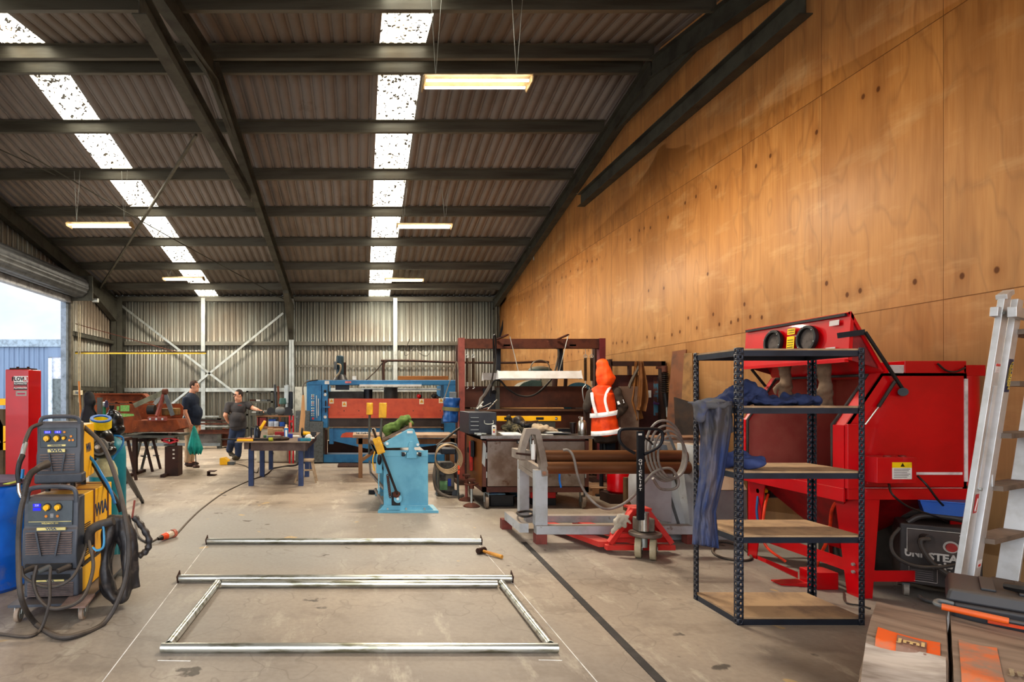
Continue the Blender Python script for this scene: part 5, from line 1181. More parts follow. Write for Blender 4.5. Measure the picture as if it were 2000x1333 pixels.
for a,b in ((elR,wrR),(elL,wrL)): body.cap(a,b,.05,.034)
hand(body,wrR,Vector((.6,.2,-.6)),(0,1,0)); hand(body,wrL,Vector((.9,-.3,-.25)),(0,0,-1))
hpR,knR,anR=Q(458,840),Q(452,866,-.05),Q(448,880,.25); hpL,knL,anL=Q(470,840),Q(466,868,-.05),Q(464,892,0.)
for a,b,c_ in ((hpR,knR,anR),(hpL,knL,anL)): body.cap(a,b,.09,.06); body.cap(b,c_,.06,.04)
body.blob('body', SKIN, t, voxel=.0085, smooth=3)
h=hairb.blob('hair', mat('short_dark_hair',(48,38,34),.8), t, voxel=.01, smooth=1); hl=hc-P0
clipmesh(h, lambda v: not ((v-hl).dot(hf)>.04 and v.z<hl.z+.085) and v.z>hl.z+.0-(.5*(-(v-hl).dot(hf)) if (v-hl).dot(hf)<0 else -.4*(v-hl).dot(hf)))
eyes(t,hc,hf)
o=MB(); o.pipe(hc+hf*.1+hf.cross(Vector((0,0,1)))*.032+Vector((0,0,.016)),hc+hf*.108+hf.cross(Vector((0,0,1)))*.032+Vector((0,0,.016)),.026,.022,16).pipe(hc+hf*.1-hf.cross(Vector((0,0,1)))*.032+Vector((0,0,.016)),hc+hf*.108-hf.cross(Vector((0,0,1)))*.032+Vector((0,0,.016)),.026,.022,16); o.build('glasses', BLACK, t)
sh_=MB(); ellf(sh_,Q(464,799),(.225,.145,.17),f,s); ellf(sh_,Q(464,818,-.03),(.21,.19,.18),f,s); sh_.cyl(Q(464,815),Q(465,834),.205,.2,24); ellf(sh_,Q(465,836),(.205,.18,.09),f,s); sh_.cap(shL,shR,.08,.08)
sh_.cap(shR,shR.lerp(elR,.8),.082,.076,18,e2=False); sh_.cap(shL,shL.lerp(elL,.85),.082,.078,18,e2=False)
sh_.blob('t_shirt', mat('charcoal_cloth',(58,56,58),.85,c2=(74,68,66),scale=5,lo=.5,hi=.7), t, voxel=.011, smooth=3, fold=.014, fscale=5)
q=Q(468,792,-.17); MB().obox(q,(.09,.004,.02),rz=.42).build('shirt_print', mat('red_print',(150,70,66),.7), t)
tr=MB(); ellf(tr,Q(465,838),(.19,.155,.1),f,s)
for a,b,c_ in ((hpR,knR,anR),(hpL,knL,anL)): tr.cap(a,b,.11,.088,18); tr.cap(b,c_,.086,.075,18,e2=False)
tr.blob('jeans', mat('dark_denim',(40,54,80),.85,c2=(30,42,64),scale=7), t, voxel=.011, smooth=3, fold=.016, fscale=6)
SB=mat('worn_boot',(84,76,60),.7)
o=MB(); ellf(o,Vector((anL.x,anL.y,.06))+f*.05,(.055,.15,.06),f,s); o.cap(Vector((anL.x,anL.y,.07)),Vector((anL.x,anL.y,.2)),.06,.062,e2=False); o=o.blob('boot', SB, t, voxel=.01, smooth=2); clipmesh(o, lambda v: v.z>.002)
q=anR; o=MB(); o.cap(q+Vector((0,0,.04)),q+Vector((.03,.02,-.1)),.062,.05); o.cap(q+Vector((.03,.02,-.08)),Vector((q.x+.17,q.y-.05,.045)),.05,.045); o.ell(Vector((q.x+.14,q.y-.04,.07)),(.07,.05,.06)); o.blob('boot', SB, t, voxel=.01, smooth=2)
# grinder on the bench behind (green)
c=W(203,806,10.6); t = E('angle_grinder', c-Vector((0,0,.26)), 'green and black angle grinder standing behind the black jacket', 'angle grinder')
MB().cyl(c+Vector((0,0,-.08)),c+Vector((0,0,.1)),.034,.038).build('body', mat('tool_green',(20,110,74),.4), t); MB().cyl(c+Vector((0,0,-.2)),c+Vector((0,0,-.08)),.028).build('grip', BLACK, t)
MB().ell(c+Vector((.0,0,.14)),(.05,.05,.05)).build('gear_head', GALV, t); MB().cyl(c+Vector((.05,-.02,.15)),c+Vector((.06,-.02,.15)),.07,n=20).build('disc', mat('blue_disc',(60,60,100),.4), t)
t = E('tool_post', Vector((c.x,c.y,0)), 'slim steel post holding up the green grinder', 'post')
MB().cyl((c.x,c.y,0),(c.x,c.y,c.z-.2),.012).cyl((c.x,c.y,0),(c.x,c.y,.02),.15,n=20).build('rod', STEEL_DK, t)
# long cable dropping behind
MB().cyl(W(154,745,12.),(XX(163,12.),12.,0),.02,n=6).build('timber_stake', mat('orange_stake',(190,120,50),.6), label='thin orange upright stake beside the black jacket', cat='stake')

for k,(x,y,m,l) in enumerate(((278,893,BLACK,'small black scrap on the floor beyond the trestle, nearer the steel table leg'),(286,894,WHITE,'small white scrap on the floor between two black ones'),(303,892,BLACK,'small black scrap on the floor nearest the metal crate'))):
    c=G(x,y); o=MB(); o.ell(c+Vector((0,0,.025)),(.06,.05,.022)).ell(c+Vector((.05,.02,.02)),(.05,.03,.018)); o.blob('floor_scrap', m, None, voxel=.01, smooth=1, fold=.02, fscale=20, label=l, cat='scrap')
# ================================================================== rusty gantry and everything under it
Zg=9.85
t = E('steel_gantry', (XX(1040,Zg),Zg,0), 'tall rusty red steel gantry frame standing around the second press', 'gantry')
part(t,'post',RUSTR,[(896,908,660,947)],Zg,.12,.004); part(t,'post',mat('maroon_steel',(110,40,44),.6,c2=(90,34,36),scale=4),[(1171,1183,661,947)],Zg,.12,.004)
part(t,'cross_beam',RUST,[(908,1171,662,681)],Zg+.02,.1,.004)
MB().box(XX(892,Zg+1.2),XX(902,Zg+1.2),Zg+1.2,Zg+1.35,0,HH(662,Zg)).build('rear_post', RUSTD, t); MB().box(XX(1162,Zg+1),XX(1171,Zg+1),Zg+1,Zg+1.12,0,HH(680,Zg+1)).build('rear_post', RUSTD, t)
MB().box(XX(892,Zg),XX(912,Zg),Zg-.1,Zg+1.4,0,.07).build('foot', RUSTD, t); MB().box(XX(1166,Zg),XX(1188,Zg),Zg-.1,Zg+1.2,0,.07).build('foot', RUSTD, t)
for x in (988,1106): MB().beam(W(x-17,663,Zg-.02),W(x+4,654,Zg-.25),.04,.02).build('hook_arm', RUST, t)
for x in (974,1096):
    o=MB(); pbox(o,x-4,x+4,680,725,Zg+.6,.09); o.build('black_strut', BLACKM, t); MB().box(XX(x-6,Zg+.6),XX(x+6,Zg+.6),Zg+.02,Zg+.7,HH(681,Zg+.5),HH(678,Zg+.5)).build('strut_plate', BLACKM, t)
def spring(x, ya, yb, Z, lab, r=.022):
    t=E('hanging_spring', W(x,yb,Z), lab, 'spring', 'springs hanging from the gantry beam')
    z1,z0=HH(ya,Z),HH(yb,Z); X=XX(x,Z); n=26; P=[(X+r*math.cos(k*PI/3),Z+r*math.sin(k*PI/3),z0+.12+(z1-z0-.24)*k/(n*6)) for k in range(n*6+1)]
    MB().tube(P,.006,5,sm=1).build('coil', mat('spring_brown',(86,66,48),.5,.5), t)
    MB().cyl((X,Z,z1-.12),(X,Z,HH(680,Z)),.004,n=6).build('wire', GALV, t)
    MB().tube([(X-.03,Z,z1-.09),(X,Z,z1-.06),(X+.03,Z,z1-.09),(X,Z,z1-.12)],.006,6,closed=True).build('eye', GALV, t); MB().tube([(X,Z,z0+.12),(X,Z,z0+.05),(X+.02,Z,z0+.02),(X-.01,Z,z0)],.006,6).build('hook', GALV, t)
spring(912.5,686,760,Zg+.05,'brown spring hanging nearest the left gantry post'); spring(924.5,686,760,Zg+.05,'second brown spring from the left gantry post')
spring(1143.5,686,758,Zg+.05,'brown spring hanging third along the gantry near the hi-vis vest'); spring(1155.5,686,758,Zg+.05,'brown spring hanging closest to the right gantry post')
for (xa,xb,ya,yb,Z,l) in ((943,1052,729,743,10.5,'white batten light fitting hanging behind the front one'),(972,1134,725,740,9.4,'long white batten light fitting hung from the gantry on chains')):
    t=E('batten_light', (XX((xa+xb)/2,Z),Z,HH(yb,Z)), l, 'light')
    x0,x1=XX(xa,Z),XX(xb,Z); z0,z1=HH(yb,Z),HH(ya,Z); BW=mat('batten_white',(216,216,214),.4,c2=(204,202,196))
    MB().prism([(Z-.09,z0),(Z-.02,z1),(Z+.02,z1),(Z+.09,z0),(Z+.08,z0),(Z,z1-.02),(Z-.08,z0)],'x',x0,x1).build('reflector', BW, t)
    for s in (x0,x1): MB().prism([(Z-.09,z0-.01),(Z-.02,z1+.01),(Z+.02,z1+.01),(Z+.09,z0-.01)],'x',s-.005,s+.005).build('end_cap', BW, t)
    MB().cyl((x0+.02,Z,z0+.015),(x1-.02,Z,z0+.015),.014,n=10).build('tube', WHITE, t)
    if Z<10:
        for a,b in (((1013,727),(996,658)),((1092,727),(1110,655))):
            MB().tube([W(*a,Z),W(*b,Z+.2)],.006,5,sm=1).build('chain', GALV, t)
MB().tube(wp([(965,700,9.9),(964,660,9.7),(968,658,9.7),(968,690,9.8),(962,735,9.7),(957,760,9.6)]),.015,6).build('hanging_cable', BLACK, label='black cable looped over the gantry beam by the left strut', cat='cable')
MB().tube(wp([(957,775,9.6),(962,748,9.6),(975,743,9.5),(990,758,9.5),(1012,772,9.5),(1036,774,9.5),(1058,762,9.5),(1080,735,9.6),(1090,700,9.8),(1091,688,9.9)]),.016,8).build('looped_hose', RUBBK, label='black hose sagging in a loop in front of the rusty press beam', cat='hose')
MB().tube(wp([(958,752,9.55),(948,770,9.5),(940,780,9.4),(937,792,9.0),(931,801,8.7)]),.03,8).build('flexible_duct', mat('grey_duct',(86,80,76),.6), label='grey flexible conduit dropping behind the black toolbox', cat='hose')
# second press, brown
t = E('rusty_press', (XX(1060,10.9),11,0), 'rusty brown press brake standing inside the gantry', 'press brake')
Zq=10.6
BRN=mat('brown_press_plate',(88,52,38),.6,.2,c2=(64,38,30),scale=2.5,c3=(108,70,50),scale3=5)
part(t,'ram',BRN,[(908,1146,755,796)],Zq,.1,.004); part(t,'bed',BRN,[(908,1148,802,850)],Zq-.1,.12); part(t,'bed_cap',mat('worn_bed_cap',(112,84,66),.5,.4),[(908,1145,800,804)],Zq-.16,.25)
part(t,'guide',STEEL_DK,[(968,976,757,800)],Zq-.06,.06); part(t,'guide_plate',BLACKM,[(944,968,759,800)],Zq-.05,.05)
MB().cyl(W(965,758,Zq),W(965,766,Zq-.1),.04,n=10).build('valve', BLACKM, t)
for x in (912,1142): MB().box(XX(x-5,Zq+.2),XX(x+5,Zq+.2),Zq+.15,Zq+.9,0,HH(760,Zq)).build('side_frame', RUSTD, t)
MB().box(XX(908,Zq),XX(1148,Zq),Zq-.1,Zq+.6,.0,.25).build('base', RUSTD, t)
MB().box(XX(908,Zq),XX(1148,Zq),Zq+.5,Zq+.55,.25,HH(800,Zq)).build('rear_plate', mat('dark_back',(40,34,32),.8), t)
DTL=mat('dusty_teal',(66,88,84),.6,.1,c2=(54,72,72),dust=.5)
o=MB(); prismZ(o,[(1012,756),(1022,748),(1040,742),(1058,740),(1058,756)],Zq+.7,.4); o.build('teal_cover', DTL, t, bevel=.01); part(t,'beige_cover',mat('beige_cover',(150,142,124),.6),[(1058,1085,740,756)],Zq+.8,.3,.01)
MB().cyl(W(1130,780,Zq+.7),W(1130,780,Zq+1.0),.32,n=36).build('flywheel', mat('teal_wheel',(44,92,108),.5,.2,dust=.5), t); MB().ell(W(1055,724,Zq+1.2),(.24,.14,.09)).build('motor', DTL, t)
MB().tube([W(1055+18*math.cos(a),718+14*math.sin(a),Zq+1.1) for a in [k*PI/6 for k in range(12)]],.012,6,closed=True).build('cable_ring', mat('grey_ring',(120,110,96),.5), t)
for k,x in enumerate((1083,1104)): MB().cyl(W(x,757,Zq+.3),W(x+1,740,Zq+.3),.035 if k else .05,n=10).build('hydraulic_fitting', RUSTD, t)
c=W(1097,740,Zq+.3); MB().cyl(c,c+Vector((0,0,.13)),.03,n=12).build('chrome_fitting', CHROME, t)
t = E('hook_strap', W(1140,800,9.7), 'pale cable strap dangling from a hook beside the vest', 'strap')
MB().tube(wp([(1144,752,9.7),(1138,760,9.7),(1139,775,9.7),(1142,790,9.7)]),.009,6).build('strap', GALV, t); MB().tube(wp([(1151,757,9.7),(1153,775,9.7),(1154,790,9.7)]),.009,6).build('strap', GALV, t); MB().box(XX(1141,9.75),XX(1156,9.75),9.7,9.8,HH(850,9.75),HH(787,9.75)).build('pouch', RUSTD, t, bevel=.01)

# blue bag hanging on the gantry post
t = E('tool_bag', W(880,825,9.6), 'blue vinyl tool bag with webbing strap hung on the gantry post', 'bag')
BVL=mat('blue_vinyl',(36,86,146),.35,0,c2=(26,66,120),scale=8)
c=W(880,800,9.62)
o=MB(); o.cyl(W(880,825,9.62),W(882,778,9.62),.12,.135,28).ell(W(880,823,9.62),(.12,.1,.03)); o.blob('bag_body', BVL, t, voxel=.01, smooth=3, fold=.018, fscale=8)
o=MB(); o.pipe(W(880.5,803,9.62),W(881,796,9.62),.143,.135,32); o.build('webbing_band', mat('olive_webbing',(112,104,66),.8), t)
MB().tube(wp([(867,782,9.55),(874,760,9.6),(884,730,9.7),(893,708,9.75),(895,770,9.6),(893,782,9.55)]),.008,6).build('shoulder_strap', mat('grey_strap',(120,108,92),.7), t)
o=MB(); pbox(o,878,892,766,780,9.58,.05); o.build('grey_pocket', GREYP, t, bevel=.01)

# ---- workbench on castors
t = E('mobile_workbench', (XX(1045,8.2),8.2,0), 'steel workbench cabinet on castors with stained doors', 'workbench')
x0,x1,y0,y1=1.60,2.985,7.68,8.9; zt=.955
RF=mat('brown_red_frame',(104,64,52),.65,.2,c2=(84,52,44),scale=6)
MB().box(x0-.03,x1+.04,y0-.03,y1,zt-.012,zt).build('top', mat('dark_steel_top',(84,80,78),.4,.6,c2=(110,104,98),scale=4), t)
MB().box(x0-.035,x1+.045,y0-.045,y0-.03,zt-.035,zt+.002).build('front_edge', CHROME, t)
MB().box(x0,x0+.05,y0,y0+.05,.22,zt-.012).box(x1-.05,x1,y0,y0+.05,.22,zt-.012).box(x0,x0+.05,y1-.05,y1,.22,zt-.012).box(x1-.05,x1,y1-.05,y1,.22,zt-.012).box(x0,x1,y0,y0+.05,.22,.29).box(x0,x0+.05,y0,y1,.22,.27).box(x0,x1,y0,y0+.05,zt-.06,zt-.012).box(x0,x1,y1-.05,y1,.22,.27).build('frame', RF, t)
DRM=mat('stained_steel_door',(150,138,128),.4,.6,c2=(118,100,86),scale=3,c3=(98,66,44),scale3=4,lo3=.6,hi3=.68)
xm=(x0+x1)/2
MB().box(x0+.06,xm-.01,y0-.012,y0+.0,.3,zt-.07).build('door', DRM, t); MB().box(xm+.01,x1-.06,y0-.012,y0+.0,.3,zt-.07).build('door', DRM, t)
MB().box(x0+.005,x0+.012,y0+.05,y1-.05,.27,zt-.06).build('side_panel', mat('varnished_ply_side',(150,92,28),.4,0,c2=(122,72,22),scale=3,stretch=(1,1,.2)), t)
MB().box(x0+.05,x1-.05,y1-.03,y1-.02,.27,zt-.06).box(x0+.05,x1-.02,y0+.05,y1-.03,.27,.28).box(x1-.02,x1-.01,y0+.05,y1-.03,.27,zt-.06).build('panels', STEEL_DK, t)
MB().prism([(x0-.01,.6),(x0+.03,.55),(x0+.045,.8),(x0+.03,zt-.1),(x0+.005,zt-.08)],'y',y0-.008,y0-.001).build('bare_metal_patch', GALV, t)
for x in (x0+.06,x1-.06):
    for y in (y0+.06,y1-.06):
        w_=MB().cyl((x-.02,y,.085),(x+.02,y,.085),.085,n=28).build('castor', mat('worn_castor',(126,112,98),.6,c2=(98,86,76)), t, bevel=.006); MB().beam((x-.028,y,.085),(x-.028,y+.01,.22),.005,.05).beam((x+.028,y,.085),(x+.028,y+.01,.22),.005,.05).build('fork', GALV, w_)
for z,y in ((.45,y0-.013),(.7,y0-.013)): MB().cyl((x1-.045,y,z-.04),(x1-.045,y,z+.04),.008).cyl((x0+.05,y,z-.04),(x0+.05,y,z+.04),.008).build('hinge', GALV, t)
part(t,'black_sticker',mat('ink_black2',(24,24,26),.5),[(1009,1019,860,867)],y0-.014,.002)
text('23', WHITE, t, W(1014,864,y0-.0155), .035, bold=.001)
MB().tube(wp([(1093,923,5.9),(1093,940,5.9),(1096,953,5.9)]),.01,6).build('blue_tag', mat('blue_tag',(20,110,190),.5), label='short blue lanyard hanging under the brown rollers', cat='lanyard')
t = E('hand_clamp', (x0-.02,8.3,.55), 'red and black clamping tool hanging on the side of the workbench', 'clamp')
MB().box(x0-.05,x0-.005,8.3,8.38,.42,.84).build('bar', mat('orange_red_tool',(214,60,40),.4), t, bevel=.01); MB().box(x0-.045,x0-.01,8.15,8.3,.62,.86).build('jaw', BLACKM, t, bevel=.02); MB().box(x0-.05,x0-.0,8.42,8.52,.66,.74).build('grip', BLACK, t, bevel=.01)
TT=zt
def onB(px,Z,z=0): return Vector((XX(px,Z),Z,TT+z))
# black tool chest
t = E('tool_chest', onB(935,8.35), 'black steel tool chest with drawers full of loose tools on the bench', 'tool chest')
GB=mat('chest_black',(58,60,66),.45,.2,c2=(50,52,58)); xa,xb=XX(908,8.2),XX(970,8.0)
ya=8.0
MB().box(xa+.02,xb,ya,ya+.75,TT+.001,TT+.30).build('case', GB, t, bevel=.008)
for k in range(4): d_=MB().box(xa+.035,xa+.155,ya-.01,ya,TT+.055+k*.055,TT+.1+k*.055).build('drawer', GB, t, bevel=.003); MB().box(xa+.04,xa+.15,ya-.018,ya-.008,TT+.06+k*.055,TT+.066+k*.055).build('drawer_edge', GALV, d_)
MB().tube([(xb-.17,ya-.01,TT+.19),(xb-.16,ya-.03,TT+.145),(xb-.06,ya-.03,TT+.145),(xb-.05,ya-.01,TT+.19)],.006,6).build('side_handle', GALV, t)
for k,(a,b,w_,m,l) in enumerate((((932,800),(944,785),.022,GALV,'steel spanner sticking out of the tool chest, nearest its drawers'),((937,799),(960,788),.03,BLACKM,'dark adjustable wrench lying in the open tool chest'),((952,801),(971,781),.018,CHROME,'bright steel bar leaning out of the tool chest'),((945,800),(955,797),.05,RUST,'rusty cast fitting lying in the tool chest'),((932,799),(941,793),.04,GALV,'small galvanised bracket lying in the tool chest'))):
    MB().beam(W(*a,8.2+.03*k),W(*b,8.25+.03*k),w_,.015).build('hand_tool', m, bevel=.003, label=l, cat='tool', group='loose tools in the tool chest')
# spirit level standing against the press
t = E('spirit_level', onB(1035,9.2), 'long yellow spirit level leaning behind the clutter on the bench', 'spirit level')
Zl=8.83; za,zb=HH(823,Zl),HH(813,Zl)
MB().box(XX(971,Zl),XX(1096,Zl),Zl,Zl+.03,za,zb).build('bar', YEL, t, bevel=.003)
for a,b in ((985,990),(1047,1062)): part(t,'window',BLACK,[(a,b,815.5,820.5)],Zl-.002,.003)
MB().cyl(W(1086,818,Zl),W(1086,818,Zl-.004),.022,n=16).build('vial', BLACK, t); MB().cyl(W(1086,818,Zl-.004),W(1086,818,Zl-.006),.012,n=12).build('vial_glass', GALV, t)
MB().box(XX(1000,Zl),XX(1085,Zl),Zl+.01,Zl+.025,TT,za).build('support', STEEL_DK, t)
t = E('spray_can', onB(964,7.9), 'white aerosol can with coloured spots on the bench corner', 'spray can')
c=onB(965,7.85); MB().cyl(c,c+Vector((0,0,.125)),.032,n=24).build('body', WHITE, t, bevel=.004); MB().cyl(c+Vector((0,0,.125)),c+Vector((0,0,.14)),.028,.024).build('cap', GALV, t)
for dz,m in ((.045,REDP),(.07,YEL),(.1,BLACK)): MB().box(c.x-.02,c.x+.002,c.y-.034,c.y-.028,c.z+dz-.008,c.z+dz+.008).build('print', m, t)
# papers
o=MB(); P=[onB(972,8.3),onB(1010,8.3),onB(1022,7.75),onB(982,7.75)]
o.hexa([p+Vector((0,0,.001)) for p in P[::-1]]+[p+Vector((0,0,.014)) for p in P[::-1]]); tag(o.build('paper_stack', mat('paper_white',(232,228,226),.7)),'open pad of white paper on the front of the bench','paper')
MB().cyl(W(1011,842,7.9)+Vector((0,0,.04)),W(1018,850,7.75)+Vector((0,0,.02)),.006,n=8).build('pen', BLACK, label='black pen lying on the white paper pad', cat='pen')
t = E('clipboard', onB(1080,8.0), 'grey clipboard and papers beside the beige rag', 'clipboard')
MB().obox(onB(1088,8.0,.02),(.32,.24,.02),rx=-.02,rz=-.1).build('board', mat('grey_board',(92,92,94),.4), t, bevel=.004); MB().obox(onB(1083,7.95,.033),(.2,.14,.004),rz=-.1).build('paper', WHITE, t); MB().obox(onB(1060,7.9,.006),(.25,.1,.008),rz=.05).build('sheet', WHITE, t)
t = E('beige_rag', onB(1062,8.2), 'crumpled beige rag on the middle of the bench', 'rag')
o=MB(); o.ell(onB(1060,8.2,.05),(.13,.12,.06)).ell(onB(1074,8.15,.04),(.09,.1,.045)).ell(onB(1048,8.2,.06),(.06,.08,.07)); o.blob('cloth', mat('beige_rag_cloth',(178,160,136),.9,c2=(150,130,108)), t, voxel=.009, smooth=1, fold=.05, fscale=9)
t = E('camo_gloves', onB(1005,8.5), 'camouflage cap and gloves heaped in front of the yellow level', 'gloves')
o=MB(); o.ell(onB(1000,8.45,.06),(.15,.1,.07)).ell(onB(1012,8.35,.05),(.12,.1,.06)).cap(onB(998,8.5,.1),onB(992,8.5,.2),.04,.03); o.blob('cloth', mat('camo_cloth',(98,90,66),.9,c2=(50,48,38),scale=14,lo=.48,hi=.52), t, voxel=.01, smooth=1, fold=.04, fscale=10)
t = E('black_helmet', onB(1008,8.7), 'black visor and gloves piled behind the camouflage cap', 'helmet')
o=MB(); o.ell(onB(1012,8.65,.14),(.09,.09,.1)).ell(onB(1022,8.6,.08),(.07,.09,.08)).ell(onB(994,8.65,.2),(.045,.05,.06)).cap(onB(994,8.65,.03),onB(996,8.65,.18),.05,.04); o.blob('visor', BLACK, t, voxel=.01, smooth=2, fold=.02)
t = E('small_bench_vise', onB(1037,8.4), 'dark steel drill and clamp heap at the middle of the bench', 'tool heap')
MB().cyl(onB(1025,8.3,.1),onB(1048,8.3,.13),.025,n=10).build('barrel', BLACKM, t); MB().beam(onB(1036,8.3,0),onB(1036,8.3,.13),.05,.05).build('stem', BLACKM, t); MB().obox(onB(1040,8.3,.16),(.16,.03,.02),ry=-.1).build('clamp_bar', RUSTD, t)
t = E('steel_bottle', onB(1136,7.95), 'brushed steel water bottle on the right end of the bench', 'bottle')
c=onB(1137,7.9); BS=mat('brushed_steel',(200,196,188),.25,.95)
MB().lathe([(.052,0),(.055,.01),(.055,.16),(.045,.185),(.022,.2),(.022,.215)],c,28).build('body', BS, t); MB().lathe([(.026,0),(.026,.025),(.01,.03)],c+Vector((0,0,.215)),20).build('cap', BS, t); MB().tube([c+Vector((-.03,0,.205)),c+Vector((-.045,0,.24)),c+Vector((-.015,0,.25))],.004,6).build('loop', BS, t)
t = E('travel_mug', onB(1118,8.1), 'dark slim travel mug beside the steel bottle', 'mug')
c=onB(1119,8.2); MB().lathe([(.035,0),(.042,.14)],c,20).build('body', mat('mug_dark',(50,40,40),.3,.3), t); MB().cyl(c+Vector((0,0,.14)),c+Vector((0,0,.155)),.044).build('lid', BLACK, t)
o=MB(); o.obox(onB(1100,8.45,.03),(.2,.15,.06)); o.build('dark_case', BLACKM, bevel=.01, label='small dark metal case behind the clipboard', cat='case')
o=MB(); o.cyl(onB(927,7.85,.02),onB(950,7.75,.02),.013,n=8).beam(onB(935,7.85,.02),onB(936,7.7,.02),.06,.025); o.build('steel_clamp', GALV, label='small steel clamp lying on the bench before the tool chest', cat='clamp')
# bins under it
t = E('plastic_bin', G(980,992), 'black plastic bin with clear lid under the workbench', 'bin')
c=G(980,993); x0_,x1_=XX(957,7.85),XX(1004,7.85)
BB=mat('black_bin',(36,38,40),.4)
o=MB(); 
for xa_,xb_ in ((x0_,x0_+.008),(x1_-.008,x1_)): o.box(xa_,xb_,7.86,8.25,0.0,.15)
o.box(x0_,x1_,7.86,7.868,0,.15).box(x0_,x1_,8.242,8.25,0,.15).box(x0_,x1_,7.86,8.25,0,.006).box(x0_-.015,x1_+.015,7.845,7.862,.14,.155); o.build('tub', BB, t)
MB().obox(((x0_+.1),8.05,.165),(.24,.3,.02),rx=.06).build('clear_lid', mat('clear_blue_lid',(150,180,196),.3), t, bevel=.004); MB().box(x0_+.04,x0_+.14,7.94,7.97,.155,.172).build('label', mat('blue_lbl',(30,90,170),.4), t)
t = E('red_black_crate', W(1078,993,7.9), 'red and black crate under the middle of the workbench', 'crate'); t.location.z=0; OFF[t.name]=Vector(t.location)
part(t,'case',BB,[(1040,1086,968,991)],7.95,.3,.006); part(t,'red_lid',REDP,[(1036,1086,962,974)],7.93,.34,.01)
tb('blue_strip_board',1000,1030,962,968,8.6,.3,mat('teal_board',(24,96,120),.6),'teal blue board edge under the workbench','board'); bpy.data.objects['blue_strip_board'].location.z=0
for k,(x,y,l) in enumerate(((921,984,'rusty screw jack stand, nearer of the pair by the gantry post'),(911,972,'rusty screw jack stand half behind the nearer one'))):
    Zs=ZG(y+6); t=E('jack_stand',(XX(x,Zs),Zs,0),l,'jack stand'); X=XX(x,Zs)
    MB().lathe([(.11,0),(.11,.01),(.08,.03),(.03,.05)],(X,Zs,0),24).build('base', RUST, t); MB().cyl((X,Zs,.03),(X,Zs,.3),.02 if k else .016).build('screw', RED_ if False else (RUSTR if k else GALV), t)
    MB().cyl((X,Zs,.24),(X,Zs,.29),.035).tube([(X-.1,Zs,.3),(X,Zs-.02,.29),(X+.09,Zs,.31)],.012,8).build('handle', RUST, t); MB().box(X-.05,X+.05,Zs-.03,Zs+.03,.34,.37).cyl((X,Zs,.29),(X,Zs,.35),.018).build('cradle', RUST, t)

# ---- dusty hose machine beside the post
t = E('plasma_cutter', (XX(880,8.7),8.8,0), 'dusty wheeled cutting machine with coiled cream hose beside the gantry post', 'machine')
Zv=8.6
DST=mat('dusty_machine',(104,98,88),.7,0,c2=(60,58,56),scale=12,c3=(150,140,124),scale3=9)
part(t,'body',DST,[(858,888,905,965)],Zv+.05,.3,.02); part(t,'green_patch',mat('dusty_green',(110,150,104),.7),[(859,874,940,958)],Zv+.035,.02,.006); part(t,'shelf',BLACKM,[(862,890,877,888)],Zv,.3,.01)
MB().tube(wp([(853,968,Zv),(851,900,Zv),(856,872,Zv),(870,867,Zv),(886,867,Zv),(893,880,Zv),(894,968,Zv)]),.013,8).build('frame', GREYP, t); MB().cyl(W(865,922,Zv+.05),W(865,922,Zv+.0),.05,n=18).build('dial', BLACK, t)
MB().cyl(W(890,965,Zv+.02),W(890,965,Zv+.06),.055,n=20).build('wheel', BLACK, t); MB().cyl(W(858,965,Zv+.3),W(858,965,Zv+.34),.055,n=20).build('wheel', BLACK, t); MB().box(XX(855,Zv),XX(895,Zv),Zv+.05,Zv+.4,.05,.07).build('base', STEEL_DK, t)
part(t,'blue_tag',mat('deep_blue',(24,60,150),.5),[(875,881,936,950)],Zv+.02,.02)
CRH=mat('cream_hose',(176,152,120),.6)
for k in range(4):
    cx,cy=873+1.2*k,893+1.5*k; MB().tube([W(cx+(23+1.2*k)*math.cos(a),cy+(25+k)*math.sin(a),Zv-.05-.015*k) for a in [j*PI/8 for j in range(16)]],.009,6,closed=True,sm=3).build('hose_coil', CRH, t)
MB().tube(wp([(852,900,Zv-.05),(848,930,Zv-.1),(852,955,Zv-.1),(868,968,Zv-.1),(890,972,Zv-.05),(905,968,Zv)]),.022,8).build('duct', mat('ribbed_grey',(112,104,96),.6), t)
MB().tube(wp([(852,872,Zv+.1),(870,858,Zv+.2),(890,842,Zv+.4),(906,832,Zv+.5)]),.02,8).build('black_duct', RUBBK, t)
t = E('orange_clip', W(896,926,8.4), 'orange clip handle on the hose frame by the post', 'clip'); 
MB().box(XX(894,8.4),XX(897.5,8.4),8.38,8.42,HH(917,8.4),HH(910,8.4)).box(XX(894,8.4),XX(897.5,8.4),8.38,8.42,HH(927,8.4),HH(919,8.4)).build('handle', ORG, t)
MB().cyl((XX(895.7,8.4),8.4,0),(XX(895.7,8.4),8.4,HH(917,8.4)),.008,n=8).build('rod', STEEL_DK, t)

